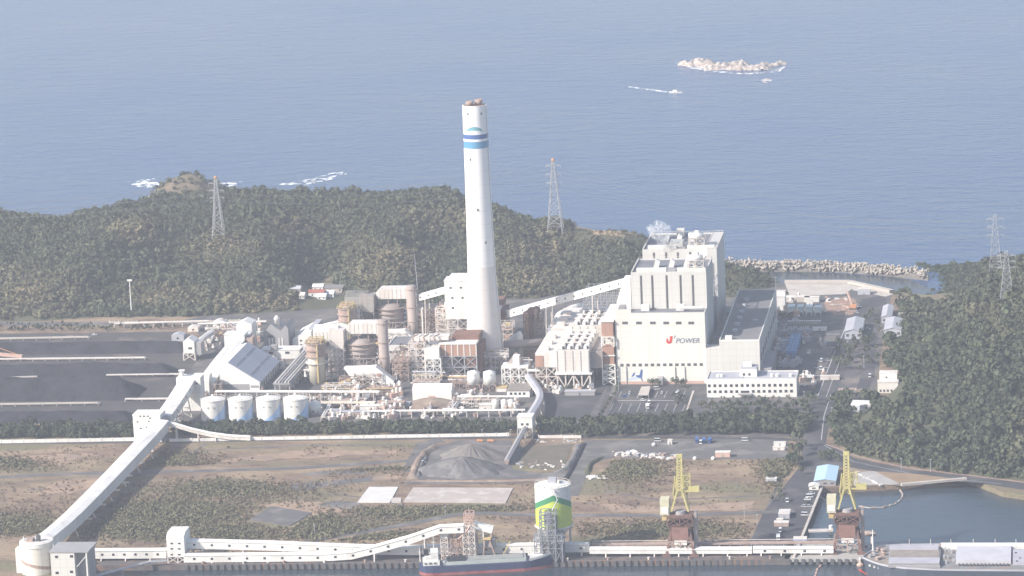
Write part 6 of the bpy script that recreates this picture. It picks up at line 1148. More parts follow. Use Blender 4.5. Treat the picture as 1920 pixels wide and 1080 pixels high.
for s, h_ in ((.115, 20), (.01, 13), (.84, 14)): q = sp_(s, 0, 0); M().tube([(q[0], q[1], 4), (q[0], q[1], h_)], .35, 6, .15).o('mast', W, cs); M().beam((q[0]-1.6, q[1], h_*.8), (q[0]+1.6, q[1], h_*.8), .2).o('yard_arm', W, cs)
sbox(.83, .93, 2.6, 3.0, 5.2, 'forecastle_house', W); 
for sd in (-1, 1):
    loft([[sp_(s, sd*(6.8*min(1, ((1.0-s)/.22)**.62)+.5), sheer(s)), sp_(s, sd*(6.8*min(1, ((1.0-s)/.22)**.62)+.2), sheer(s)), sp_(s, sd*(6.8*min(1, ((1.0-s)/.22)**.62)+.3), sheer(s)+1.5), sp_(s, sd*(6.8*min(1, ((1.0-s)/.22)**.62)+.6), sheer(s)+1.5)] for s in (.82, .87, .92, .96, .99)], 'bulwark', W, cs)
q = sp_(.19, -3, 0); M().lathe(q[0], q[1], [(1.3, 2.4), (1.3, 5)], 12).o('winch', LROOF, cs); q = sp_(.805, 0, 0); M().beam((q[0], q[1]-4, 4), (q[0]-2, q[1], 9), .5).o('derrick', STEEL, cs)

# ---- bulk carrier lying ahead of the pier, cut by the right edge of the photo
SZ = 9.0; bw = [(1618, 1047), (1624, 1050), (1636, 1055), (1650, 1059.5), (1668, 1063.5), (1700, 1067), (1750, 1069.5), (1800, 1070.5), (2300, 1074)]; bf = [(1618, 1046), (1624, 1041), (1634, 1034), (1646, 1028), (1660, 1024.5), (1690, 1022.5), (1750, 1022), (1800, 1022), (2300, 1026)]
N1 = [G(*q, SZ) for q in bw]; F1 = [G(*q, SZ) for q in bf]; HULLG = mat('slate_hull', (.06, .075, .10), .5, (.08, .09, .115), .1)
bk = T('bulk_carrier', 'big grey bulk carrier with open hatches at the right edge', 'ship', N1[5][0], (N1[5][1]+F1[5][1])/2, SEAZ)
def inn(q, c, k): return c+(q-c)*k
top = []; 
for a, c in zip(N1, F1):
    m_ = (a+c)/2; a2, c2 = inn(a, m_, .93), inn(c, m_, .93); k = np.array([0, 0, 0.])
    top.append([(a2[0]+3*(a[0] < N1[4][0]), a2[1], SEAZ-2), (c2[0]+3*(a[0] < N1[4][0]), c2[1], SEAZ-2), tuple(c), tuple(a)])
loft(top, 'hull', HULLG, bk)
DK = mat('deck_grey', (.235, .24, .24), .8, (.17, .17, .17), .12, c3=(.26, .2, .17), scale3=.1); DKB = mat('deck_brownish', (.30, .26, .225), .85, (.22, .19, .17), .2)
def deck(i0, i1, m, name, z=SZ+.05):
    sheet_pts = [np.array(q) for q in N1[i0:i1+1]]+[np.array(q) for q in F1[i0:i1+1]][::-1]; me = M(); me.add([(q[0], q[1], z) for q in sheet_pts], [tuple(range(len(sheet_pts)))]); return me.o(name, m, bk)
deck(4, 8, DK, 'main_deck'); deck(0, 4, DKB, 'forecastle_deck', SZ+.06)
rl = M()
for arr in (N1, F1):
    for a, c in zip(arr[:-1], arr[1:]): rl.beam((a[0], a[1], SZ+.5), (c[0], c[1], SZ+.5), .3, 1.0)
rl.o('bulwark', LROOF, bk)
def dk(pl, pr, rn, rf, z0, z1, m, name):
    a, b_, c, d = G(pl, rn, SZ), G(pr, rn, SZ), G(pr, rf, SZ), G(pl, rf, SZ); x0_, x1_ = (a[0]+d[0])/2, (b_[0]+c[0])/2; return M().box(x0_, x1_, (a[1]+b_[1])/2, (c[1]+d[1])/2, SZ+z0, SZ+z1).o(name, m, bk)
LAV = mat('lavender_grey_paint', (.43, .42, .46), .6, (.36, .35, .39), .1)
dk(1667, 1763, 1064, 1030, .08, 1.6, WALLG, 'hatch_coaming'); dk(1669, 1761, 1060, 1036, 1.62, 1.9, DKB, 'open_hold'); dk(1667, 1762, 1063, 1054, 1.95, 2.9, LAV, 'hatch_cover'); dk(1668, 1760, 1037, 1030, 1.95, 2.9, LAV, 'hatch_cover')
dk(1667, 1763, 1065, 1063.6, .1, 1.2, WALLG, 'side_step')
dk(1793, 1896, 1058, 1029, .08, 2.4, mat('white_lavender', (.52, .51, .545), .6, (.45, .44, .47), .1), 'hatch_cover'); dk(1765, 1925, 1030.5, 1026.5, .08, 3.0, W, 'side_walkway'); dk(1762, 1930, 1026, 1024, .08, 2.2, RUSTL, 'pipe_duct')
for k in range(14): dk(1797+k*7, 1800+k*7, 1062, 1059, .08, 1.0, SEAM, 'hatch_stay')
for px, r in ((1770, 1032), (1777, 1033), (1768, 1045), (1775, 1046), (1786, 1052), (1772, 1055), (1782, 1036), (1903, 1040), (1911, 1050), (1905, 1056)): dk(px, px+4, r+2, r, .08, 1.6, WALLG if px % 2 else STEEL, 'deck_gear')
dk(1899, 1930, 1060, 1034, .08, 1.6, LAV, 'hatch_cover')
for px, r in ((1640, 1042), (1647, 1033), (1655, 1035), (1651, 1048), (1645, 1050), (1632, 1045), (1638, 1037), (1657, 1041)): q = G(px, r, SZ); M().lathe(q[0], q[1], [(1.2, SZ+.06), (1.0, SZ+1.2), (1.5, SZ+1.5), (.6, SZ+2)], 10).o('winch', RUSTL if px % 2 else WALLG, bk)
q = G(1637, 1036, SZ); M().tube([(q[0], q[1], SZ), (q[0], q[1], SZ+14)], .45, 7, .25).o('foremast', W, bk); M().beam((q[0]-2, q[1], SZ+12), (q[0]+2, q[1], SZ+12), .25).o('yard_arm', W, bk)
for k, px in enumerate((1705, 1745, 1783, 1825, 1866, 1905)): q = G(px, 1023, SZ); M().tube([(q[0], q[1], SZ), (q[0], q[1], SZ+4)], .2, 5).o('deck_light', WSTEEL, bk)
mk_ = M()                                            # white draught marks and name strokes on the bow
for px, r, w_ in ((1631, 1056.5, 1.2), (1640, 1059, 1.3), (1648, 1061, 1.2), (1657, 1063, 1.2)):
    q = G(px, r, SZ-2.0); mk_.box(q[0]-w_/2, q[0]+w_/2, q[1]-3.2, q[1]-2.2, SZ-3, SZ-1.9)
mk_.o('bow_lettering', W, bk)
for lb, pts, m_ in (('orange floating boom before the right part of the quay', [(1548, 1056), (1540, 1060), (1533, 1067), (1529, 1080), (1526, 1095)], SALMON), ('red floating boom beside the bow of the bulk carrier', [(1611, 1069), (1622, 1076), (1640, 1082), (1668, 1090)], RED), ('string of pale floats curving across the harbour basin', [(1610, 950), (1630, 953), (1655, 952), (1678, 946), (1690, 937), (1693, 928), (1687, 919)], PCONC), ('short string of pale floats left of the right crane', [(1537, 932), (1548, 940), (1562, 943)], WD)):
    q = [G(a, c, SEAZ) for a, c in pts]; b = T('floating_boom', lb, 'boom', q[0][0], q[0][1], SEAZ); M().tube([(p_[0], p_[1], SEAZ+.3) for p_ in q], .3, 6).o('hose', m_, b)
    for a, c in zip(q[:-1], q[1:]):
        n = max(1, int(np.linalg.norm(c-a)/5))
        for i in range(n): p_ = a+(c-a)*(i+.3)/n; d = (c-a)/np.linalg.norm(c-a); M().tube([(*(p_-d*1.2)[:2], SEAZ+.35), (*(p_+d*1.2)[:2], SEAZ+.35)], .62, 8).o('float', m_ if m_ is not PCONC else (PCONC if i % 2 else RUSTL), b)
p = G(1613, 1061, SEAZ); b = T('buoy', 'orange buoy with white top beside the bow of the carrier', 'buoy', p[0], p[1], SEAZ); M().lathe(p[0], p[1], [(2, SEAZ-.5), (2.2, SEAZ+1), (.8, SEAZ+2.2)], 14).o('body', SALMON, b); M().lathe(p[0], p[1], [(.35, SEAZ+2.2), (.35, SEAZ+4), (.9, SEAZ+4.2), (.4, SEAZ+5.4)], 10).o('top_mark', W, b)
# quay strips near the basin
wall('low concrete wall along the left side of the basin', [(1489, 1046), (1541, 916)], 1.2, 1.6, PCONC, 12)
wall('pale concrete quay wall along the back of the basin', [(1690, 911), (1812, 900)], 1.6, 2.5, PCONC, 14)
# ================================================================== SHEDS, YARDS, PYLONS, TREES, SEA OBJECTS
def shed(px0, px1, r0, r1, yback_row, m, roofm, label, ridge_h=2.0, name='shed', wins=0):
    x0, x1, y, z = BX(px0, px1, r0, r1); yk = max(G((px0+px1)/2, yback_row, z)[1], y+5); b = T(name, label, name.replace('_', ' '), x0, y); xm = (x0+x1)/2
    M().xprism([(x0, 0), (x1, 0), (x1, z), (xm, z+ridge_h), (x0, z)], y, yk).o('walls', m, b)
    M().xprism([(x0-.4, z+.02), (xm, z+ridge_h+.05), (x1+.4, z+.02), (x1+.4, z+.35), (xm, z+ridge_h+.4), (x0-.4, z+.35)], y-.5, yk+.5).o('roof', roofm, b)
    if wins: windows(b, y, [x0+(x1-x0)*(k+.5)/wins for k in range(wins)], z*.35, z*.7, min(2.4, (x1-x0)/wins*.5), 'door' if wins < 3 else 'window', SEAM)
    return b
BW = mat('blue_white_wall', (.48, .50, .54), .7)
shed(1584, 1616, 636, 622, 598, BW, LROOF, 'grey gabled shed standing left of the side road', 1.8, wins=3)
shed(1653, 1672, 606, 595, 574, BW, LROOF, 'small grey gabled shed farthest back at the hill foot', 1.5, wins=2)
shed(1658, 1690, 632, 619, 598, BW, LROOF, 'grey gabled shed at hill foot right of the side road', 1.8, wins=3)
shed(1527, 1567, 911, 902, 875, WALLG, LBLUE, 'blue roofed shed at the head of the basin', 1.2, wins=3)
shed(1517, 1535, 919, 912, 907, CREAM, CREAM, 'cream hut with sloping roof beside the basin corner', .8, 'hut', wins=1)
x0, x1, y, z = BX(1646, 1684, 737, 717); b = T('villa', 'white stepped villa at the foot of the right hill', 'house', x0, y); M().box(x0, x1, y, y+8, 0, z).o('walls', W, b); M().box(x0+1, x1-1, y+8.02, y+20, 0, z+4).o('upper_wing', W, b); M().box(x1+.02, x1+9, y+2, y+9, 0, z-2).o('side_wing', W, b)
M().box(x0-.3, x1+.3, y-.3, y+7.9, z+.02, z+.4).o('roof', WD, b); M().box(x0+.7, x1-.7, y+7.95, y+20.3, z+4.02, z+4.4).o('roof', WD, b); windows(b, y, [x0+2+k*2.6 for k in range(6)], 1, 2.6, 1.4); windows(b, y+8, [x0+6], z+1.2, z+2.4, 1.4)
p = G(1618, 776); b = T('glasshouse', 'bluish white angular glasshouse among trees above the harbour road', 'glasshouse', p[0], p[1]); M().prism([(p[0]-8, p[1]), (p[0]-2, p[1]-3), (p[0]+3, p[1]), (p[0]+8, p[1]-1), (p[0]+9, p[1]+9), (p[0]-7, p[1]+12)], .2, 6.5).o('walls', BW, b); M().prism([(p[0]-8.4, p[1]-.4), (p[0]-2, p[1]-3.5), (p[0]+3, p[1]-.5), (p[0]+8.4, p[1]-1.4), (p[0]+9.4, p[1]+9.4), (p[0]-7.4, p[1]+12.4)], 6.52, 7.2).o('roof', W, b); M().box(p[0]-2, p[0]+1, p[1]-3.3, p[1]-2.9, .3, 3).o('door', DARK, b)
x0, x1, y, z = BX(1572, 1605, 742, 733); b = T('long_shed', 'long low brown roofed shed beside the side road', 'shed', x0, y); M().box(x0, x1, y, y+7, 0, z).o('walls', WALLG, b); M().box(x0-.3, x1+.3, y-.3, y+7.3, z+.02, z+.5).o('roof', RUSTL, b)
sheet('dirt_patch', jag(P((1575, 738), (1620, 728), (1618, 741), (1580, 744)), 1, 3, 4), .2, DIRT)
sheet('dirt_patch', jag(P((1545, 565), (1590, 556), (1606, 562), (1604, 590), (1560, 592), (1548, 582)), 1.5, 4, 5), .2, mat('pink_earth', (.33, .22, .165), .95, (.27, .18, .14), .1))
x0, x1, y, z = BX(1455, 1472, 582, 556); b = T('tank_house', 'white square house at far right corner of turbine hall', 'house', x0, y); M().box(x0, x1, y, y+14, 0, z).o('walls', W, b); M().yprism([(y-.3, z+.02), (y+14.3, z+.02), (y+10, z+3.5), (y+3, z+3.5)], x0-.3, x1+.3).o('roof', WD, b); M().box(x0+6, x0+9.5, y-.14, y-.02, .1, 4).o('door', SEAM, b)
cu = None
TEALW = mat('teal_white_paint', (.60, .70, .68), .6); BLUEF = mat('faded_blue_steel', (.30, .42, .62), .6)
for k in range(4):
    px = 1484+k*16.5; p = G(px, 591+k*.4)
    if cu is None:
        cu = T('cooling_unit', 'pale teal cooling unit in the row right of turbine hall', 'cooling unit', p[0], p[1], 0, 'pale teal cooling units in a row'); M().box(p[0]-2.6, p[0]+2.6, p[1], p[1]+9, 2.6, 6.5).o('casing', TEALW, cu); M().box(p[0]-2.9, p[0]+2.9, p[1]-.3, p[1]+9.3, 6.52, 7.1).o('roof', TEALW, cu)
        for sx in (-2.2, 2.2): M().box(p[0]+sx-.4, p[0]+sx+.4, p[1], p[1]+.8, 0, 2.6).o('leg', TEALW, cu); M().box(p[0]+sx-.4, p[0]+sx+.4, p[1]+8, p[1]+8.8, 0, 2.6).o('leg', TEALW, cu)
        c0 = p
    else: c = copy_tree(cu); c.location.x += p[0]-c0[0]; c.location.y += p[1]-c0[1]
tr0 = None
for k, (px, r) in enumerate(((1481, 628), (1491, 627), (1503, 628), (1514, 627), (1477, 652), (1486, 690), (1496, 684), (1461, 630), (1464, 650), (1472, 690))):
    p = G(px, r); lb = 'grey transformer with bushings in the yard right of turbine hall'
    if tr0 is None:
        tr0 = T('transformer', lb, 'transformer', p[0], p[1], 0, 'transformers right of the turbine hall'); M().box(p[0]-2, p[0]+2, p[1], p[1]+5, .3, 4.2).o('tank', LROOF, tr0)
        for j in range(3): M().lathe(p[0]-1.3+j*1.3, p[1]+2, [(.35, 4.2), (.2, 6.6)], 8).o('bushing', WD, tr0)
        for sx in (-2.7, 2.7): M().box(p[0]+sx-.5, p[0]+sx+.5, p[1]+.5, p[1]+4.5, .6, 3.6).o('radiator', STEEL, tr0)
        M().tube([(p[0]-1.5, p[1]+4, 5), (p[0]+1.5, p[1]+4, 5)], .6).o('conservator', LROOF, tr0); c0 = p
    else: c = copy_tree(tr0); c.location.x += p[0]-c0[0]; c.location.y += p[1]-c0[1]
p = G(1484, 674); b = T('blue_steelwork', 'blue painted steel pipe frames in the transformer yard', 'steelwork', p[0], p[1])
x0, x1, y0, y1 = G(1474, 674)[0], G(1492, 674)[0], p[1], G(1492, 640)[1]
M().frame(x0, x1, y0, y1, 0, 5.5, 3, 6, 1, .55).o('steel_frame', BLUE, b)
for j in range(5): M().tube([(x0-6, y0+6+j*(y1-y0)/6, 5.8), (x1, y0+6+j*(y1-y0)/6, 5.8)], .5).o('pipe', BLUEF, b)
for j in range(3): M().tube([(x1-1-j*2.4, y0, 6), (x1-1-j*2.4, y1, 6)], .6).o('pipe', BLUE, b)
for lb, px, r, w_, h_, d_, m_ in (('low pale house behind the row of cooling units', 1492, 567, 22, 4, 8, PCONC), ('small cream house behind the cooling units', 1522, 567, 12, 4, 6, CREAM), ('white tee shaped hut behind the cooling units', 1518, 574, 5, 5, 4, W), ('long low grey wall house in the transformer yard', 1508, 609, 26, 2.8, 3, CONC), ('white flat canopy beside the works road', 1537, 621, 11, 2.6, 4, W), ('grey hut at far end of the inner basin', 1620, 553, 10, 4.5, 8, BW),
        ('small grey cabin beneath grey shed at hill foot', 1664, 638, 5, 3, 4, BW), ('pale pump cabin right of the small hill foot shed', 1697, 596, 10, 3.5, 5, TEALW), ('pale flat store at hill foot below the grey shed', 1678, 642, 12, 2.4, 8, PCONC), ('low pale canopy in the road beside office end', 1556, 713, 14, 2.8, 5, WD), ('blue grey cabin near the quay conveyor', 1500, 1018, 8, 2.6, 5, BLUEF), ('pale pump hut at left of quayside', 1446, 905, 7, 2.5, 5, BW), ('rusty shed on quayside by the quay conveyor', 1465, 988, 9, 2.6, 5, RUSTL),
        ('small ochre kiosk near white vans on quayside', 1462, 982, 4, 2.6, 3, OCHRE), ('pale grey store on the quayside left of parking row', 1470, 973, 7, 3, 12, LROOF)): container(px, r, w_, h_, d_, m_, lb, 'hut', 'yard_hut')
# construction crane on pinkish ground
p = G(1600, 580); b = T('crawler_crane', 'orange crawler crane with leaning boom near inner basin', 'crane', p[0], p[1]); q = GY(1589, 547, p[1]+6); M().beam((p[0], p[1], 2), (q[0], p[1]+6, q[2]), 1.3).o('boom', SALMON, b); M().box(p[0]-2.5, p[0]+2.5, p[1]-2, p[1]+4, 1.4, 4).o('cab', ORANGE, b); M().box(p[0]-3, p[0]+3, p[1]-3, p[1]+5, .2, 1.4).o('tracks', SEAM, b)
for i in range(24): scrap(gs.uniform(1548, 1600), gs.uniform(556, 592), gs.uniform(.8, 1.8), (SALMON, RUSTL, WD, PCONC)[i % 4], 'pinkish material piece on the bare ground by inner basin', 'materials on the bare ground')
# small machines scattered among the pipes of the works
eqp = []
for k in range(5):
    b = T('pump_skid', 'm', 'machine', 0, 0); m1 = (W, WD, RUSTL, STEEL, SALMON)[k]
    M().box(-1.5-.3*k, 1.5, -1, 1.2, .1, 1.2+.4*k).o('base', m1, b); M().lathe(.4, 0, [(.8, 1.2+.4*k), (.8, 2.6+.5*k), (.3, 3.1+.5*k)], 10).o('vessel', (WD, W, WD, RUSTL, W)[k], b); M().tube([(-1.4, 0, 1), (-1.4, 0, 3.4), (.4, 0, 3.4), (1.8, 0, 2.4), (1.8, 0, .4)], .22, 6).o('pipe', (RUSTL, WD, W, W, OCHRE)[k], b); eqp.append(b)
zones = [(590, 770, 756, 788, 46), (612, 760, 728, 748, 34), (850, 985, 742, 782, 26), (690, 860, 768, 786, 24), (960, 1010, 700, 735, 14), (1015, 1110, 726, 740, 14), (360, 420, 700, 745, 14), (480, 560, 676, 735, 14), (385, 500, 608, 660, 26), (610, 780, 612, 690, 24), (1450, 1500, 560, 690, 30), (1500, 1548, 640, 735, 12)]
used = set()
for x0, x1, r0, r1, n in zones:
    where = {590: 'below the low duct', 612: 'under the low duct frames', 850: 'right of the white barn', 690: 'beside the long pipe rack', 960: 'near the ash house', 1015: 'under the nearer precipitator', 360: 'left of the wave tanks', 480: 'right of the coal shed', 385: 'around the gabled houses', 610: 'around the absorber units', 1450: 'in the transformer yard', 1500: 'left of the works road'}[x0]
    for i in range(n):
        k = int(gs.integers(0, 5)); o_ = eqp[k] if k not in used else copy_tree(eqp[k]); used.add(k); p = G(gs.uniform(x0, x1), gs.uniform(r0, r1)); s = gs.uniform(.8, 1.7); o_.location = (p[0], p[1], .1); o_.scale = (s, s*gs.uniform(.8, 1.3), s); o_.rotation_euler = (0, 0, gs.uniform(0, 3.1)); o_['label'] = 'small pump skid with upright vessel '+where; o_['group'] = 'pump skids '+where
# houses on the slope at left of the farther unit
def HPT(px, py):                                      # where a view ray first meets the long hill or the ground
    d = ray(px, py)
    for t in np.arange(2600, 3400, 1.0):
        q = CAM+d*t; h_ = max(float(hill_z(np.array([q[0]]), np.array([q[1]]), LH)[0]), 0)
        if q[2] <= h_: return np.array([q[0], q[1], h_])
    return G(px, py)
for lb, px, r, w_, h_, m_, rm in (('red roofed white house on the slope behind the works', 593, 558, 13, 4, W, mat('red_tile', (.34, .12, .09), .8)), ('white vaulted store behind the red roofed house', 596, 547, 9, 4, W, W), ('long dark roofed shelter right of the red roofed house', 628, 549, 17, 4, PCONC, DROOF), ('small white cottage right of the red roofed house', 618, 558, 7, 3.4, W, W), ('tiny white shed left of the red roofed house', 566, 560, 4, 2.6, W, WD), ('white low store below the red roofed house', 603, 562, 7, 2.4, W, W), ('grey roofed store left of the red roofed house', 552, 549, 10, 3, PCONC, LROOF)):
    p = HPT(px, r); b = T('slope_house', lb, 'house', *p); M().xprism([(p[0]-w_/2, p[2]-1.5), (p[0]+w_/2, p[2]-1.5), (p[0]+w_/2, p[2]+h_), (p[0]-w_/2, p[2]+h_)], p[1], p[1]+8).o('walls', m_, b); M().yprism([(p[1]-.5, p[2]+h_+.02), (p[1]+8.5, p[2]+h_+.02), (p[1]+4, p[2]+h_+2.2)], p[0]-w_/2-.4, p[0]+w_/2+.4).o('roof', rm, b); windows(b, p[1], [p[0]-w_/4, p[0]+w_/4], p[2]+h_*.35, p[2]+h_*.7, 1.2)

# ---- pylons and lines
def pylon(base, top_z, wb, label, arms=3, orange=True, tk_=1.0):
    x, y, z = base; H = top_z-z; b = T('power_pylon', label, 'pylon', x, y, z, 'power pylons'); N = 9; f = M(); hw = lambda t: wb/2*(1-t)**1.1+.95
    Z = [z-1+(H+1)*(1-(1-k/N)**1.15) for k in range(N+1)]
    for k in range(N):
        a0, a1 = hw((Z[k]-z)/H if k else 0), hw((Z[k+1]-z)/H); c0 = [(-a0, -a0), (a0, -a0), (a0, a0), (-a0, a0)]; c1 = [(-a1, -a1), (a1, -a1), (a1, a1), (-a1, a1)]
        for i in range(4):
            j = (i+1) % 4; f.beam((x+c0[i][0], y+c0[i][1], Z[k]), (x+c1[i][0], y+c1[i][1], Z[k+1]), .48*tk_); f.beam((x+c0[i][0], y+c0[i][1], Z[k]), (x+c1[j][0], y+c1[j][1], Z[k+1]), .27*tk_); f.beam((x+c0[j][0], y+c0[j][1], Z[k]), (x+c1[i][0], y+c1[i][1], Z[k+1]), .27*tk_); f.beam((x+c1[i][0], y+c1[i][1], Z[k+1]), (x+c1[j][0], y+c1[j][1], Z[k+1]), .24*tk_)
    f.o('lattice_tower', STEEL, b); tips = []
    for k in range(arms):
        za = top_z-4-k*H*.12; m_ = M()
        for sx in (-1, 1): m_.beam((x+sx*1.2, y-1, za), (x+sx*6.5, y, za+.6), .3); m_.beam((x+sx*1.2, y+1, za), (x+sx*6.5, y, za+.6), .3); m_.beam((x+sx*1.2, y, za+2), (x+sx*6.5, y, za+.6), .3); m_.beam((x+sx*6.4, y, za+.6), (x+sx*6.4, y, za-1.6), .22); tips.append((x+sx*6.4, y, za-1.6))
        m_.o('cross_arm', STEEL, b)
    if orange: M().lathe(x, y, [(.7, top_z), (1.5, top_z+1), (1.3, top_z+2.2), (.3, top_z+3)], 10).o('warning_marker', ORANGE, b)
    return tips
p1 = HPT(411, 451); t1 = pylon(p1, ZT(p1[0], p1[1], 336), 8.6, 'tall lattice pylon with orange marker on left of long hill')
p2 = HPT(1042, 437); t2 = pylon(p2, ZT(p2[0], p2[1], 303), 11.5, 'tall pale lattice pylon with orange marker right of chimney')
u_, v_ = px_of(*RHF[:, :int(nv*.66)].reshape(-1, 3).T); RH_ = RHF[:, :int(nv*.66)].reshape(-1, 3)
def RHP(px, py): return RH_[np.argmin((u_-px)**2+(v_-py)**2)]
p3 = RHP(1862, 516); t3 = pylon(p3, ZT(p3[0], p3[1], 402), 10, 'faint lattice pylon behind crest of the right hill', 3, False, .62)
p4 = RHP(1886, 566); t4 = pylon(p4, ZT(p4[0], p4[1], 470), 8, 'smaller lattice pylon on face of the right hill', 3, False, .62)
def wire(a, c, label, sag=9):
    a, c = np.array(a), np.array(c); pts = [a+(c-a)*t-[0, 0, 4*sag*t*(1-t)] for t in np.linspace(0, 1, 17)]; tag(M().tube(pts, .10, 4).o('power_line', WIRE), label, 'power line', 'power lines over the hills')
for i in range(6):
    nth = ('upper left', 'upper right', 'middle left', 'middle right', 'lower left', 'lower right')[i]
    wire(t1[i], t2[i], f'{nth} wire between left hill pylon and pylon right of chimney'); wire((t1[i][0]-420, t1[i][1]-15, t1[i][2]-6), t1[i], f'{nth} wire running left from the left hill pylon'); wire(t2[i], t3[i], f'{nth} wire from pylon right of chimney to right hill', 14)
    if i < 4: wire(t3[i], t4[i], f'{nth} short wire between the two right hill pylons', 2)
def pole(px, row, top, label, head=True, m=W, r_=.45):
    p = G(px, row); z = ZT(p[0], p[1], top); b = T('lamp_pole', label, 'lamp pole', p[0], p[1], 0, 'lamp poles'); M().tube([(p[0], p[1], 0), (p[0], p[1], z)], r_, 8, r_*.7).o('pole', m, b)
    if head: M().box(p[0]-(2 if r_ > .3 else .7), p[0]+(2 if r_ > .3 else .7), p[1]-.5, p[1]+.5, z, z+(1.4 if r_ > .3 else .3)).o('lamp_head', m, b)
pole(247, 590, 527, 'tall white floodlight pole at the foot of long hill', True, W, .6); pole(1037, 607, 571, 'white post below the rising coal conveyor', False, WSTEEL)
for px, r, t in ((1160, 735, 715), (1330, 768, 745), (1508, 760, 735), (1455, 548, 520), (1620, 690, 668), (1560, 790, 765), (1866, 880, 858), (1745, 885, 862), (1690, 880, 860), (958, 818, 806), (904, 818, 806), (1396, 972, 945), (1420, 985, 965), (1500, 1040, 1015), (590, 1000, 985), (835, 965, 950)): pole(px, r, t, 'slim pale lamp pole beside road or yard', True, STEEL, .2)
# breakwater with tetrapods
BWP = [G(a, c, SEAZ)+[0, 11, 0] for a, c in ((1340, 506), (1420, 511), (1500, 511), (1580, 513), (1660, 519), (1740, 528))]
bwk = T('breakwater', 'rubble breakwater closing the small inner basin', 'breakwater', BWP[2][0], BWP[2][1]); mm = M(); vs = []
for p in BWP:
    for dy, z in ((-9, SEAZ-1), (-2.5, .2), (3, .6), (12, SEAZ-1)): vs.append((p[0], p[1]+dy, z))
mm.add(vs, [(i*4+j, (i+1)*4+j, (i+1)*4+j+1, i*4+j+1) for i in range(len(BWP)-1) for j in range(3)]).o('rubble_core', mat('rubble', (.20, .18, .16), .95, (.12, .11, .10), .3), bwk)
tp = M(); dirs = [Vector((0, 0, 1)), Vector((.94, 0, -.33)), Vector((-.47, .82, -.33)), Vector((-.47, -.82, -.33))]
for d in dirs: tp.tube([(0, 0, 0), tuple(d*2.1), tuple(d*3.2)], 1.15, 7, .75)
TET = mat('tetrapod_concrete', (.44, .395, .34), .9, (.33, .29, .25), .3)
t0 = tag(tp.o('tetrapod', TET), 'pale concrete tetrapod heaped on the breakwater', 'tetrapod', 'tetrapods on the breakwater'); first = True
X_ = [p[0] for p in BWP]; Y_ = [p[1] for p in BWP]
for i in range(270):
    x = gs.uniform(X_[0]+8, X_[-1]-2) if i > 60 else gs.uniform(G(1430, 508)[0], X_[-1]); dy = gs.uniform(-8, 9); z = 2.6-abs(dy-.5)*.55+gs.uniform(0, 2.0); o_ = t0 if first else t0.copy()
    if not first: col.objects.link(o_)
    first = False; o_.location = (x, np.interp(x, X_, Y_)+dy, z); o_.rotation_euler = tuple(gs.uniform(0, 6.28, 3)); s = gs.uniform(.6, 1.0); o_.scale = (s, s, s)
wall('pale sea wall along the edge of the inner basin', [(1472, 531), (1592, 531), (1672, 549)], 2.4, 5, PCONC, 20)
sheet('apron', P((1472, 533), (1592, 533), (1600, 540), (1585, 552), (1480, 556)), .25, PCONC)
sheet('concrete_slab', P((1590, 534), (1676, 552), (1660, 557), (1600, 545)), .3, PCONC)

# ---- trees one can tell apart
TPROTO = []
for k, (h_, r_) in enumerate(((7, 2.8), (9, 3.4), (6, 2.2))):
    b = T('tree', 't', 'tree', 0, 0); c_ = crown(70, r_, h_, 60+k, .62)+[0, 0, 1.0]; tn = np.repeat((GREENS[(0, 2, 3)[k]]*1.05*np.random.default_rng(k).uniform(.8, 1.2, (70, 1))), 4, axis=0)
    o_ = npmesh('crown', c_, np.arange(len(c_)).reshape(-1, 4), LEAF, tn); o_.parent = b; M().tube([(0, 0, -.5), (.1, 0, h_*.3), (.2, .1, h_*.6)], .32, 7, .15).o('trunk', TRUNK, b); m_ = M(); m_.tube([(.1, 0, h_*.3), (r_*.5, .2, h_*.6)], .15, 5, .06); m_.tube([(.1, 0, h_*.32), (-r_*.4, -.4, h_*.62)], .15, 5, .06); m_.o('limb', TRUNK, b); TPROTO.append(b)
tu = set()
def tree(px, row, s, where, z=0.1):
    k = int(gs.integers(0, 3)); o_ = TPROTO[k] if k not in tu else copy_tree(TPROTO[k]); tu.add(k); p = G(px, row); o_.location = (p[0], p[1], z); o_.scale = (s, s, s*gs.uniform(.85, 1.15)); o_.rotation_euler = (0, 0, gs.uniform(0, 6.28)); o_['label'] = 'small round green tree '+where; o_['group'] = 'trees '+where
def trees(n, x0, x1, r0, r1, where, s0=.6, s1=1.0, slope=0.0):
    for i in range(n): px = x0+(x1-x0)*(i+gs.uniform(.1, .9))/n; tree(px, gs.uniform(r0, r1)+slope*(px-x0), gs.uniform(s0, s1), where)
trees(13, 1332, 1492, 748, 752, 'in the hedge along the front of the office', .28, .45)
trees(4, 1216, 1236, 725, 728, 'in left planted bed at the lettered wall', .5, .75); trees(5, 1264, 1292, 725, 730, 'in right planted bed at the lettered wall', .55, .8)
trees(9, 1262, 1286, 744, 764, 'on planted island of the car park', .4, .6);
for i in range(13): t = i/12; tree(1160-t*30, 728+t*52, gs.uniform(.4, .65), 'in the strip left of the car park')
trees(26, 1310, 1505, 760, 776, 'in garden below the office', .6, .95); trees(10, 1504, 1528, 750, 800, 'beside the works road bend', .7, 1.0)
trees(24, 1565, 1632, 636, 700, 'between works road and side road', .7, 1.05); trees(16, 1560, 1632, 752, 800, 'around the angular glasshouse', .7, 1.05); trees(12, 1478, 1505, 838, 905, 'left of the harbour road', .8, 1.2); trees(9, 1535, 1575, 858, 868, 'on the green triangle at road bend', .55, .9)
trees(12, 1620, 1650, 590, 690, 'along the side road at hill foot', .5, .8)
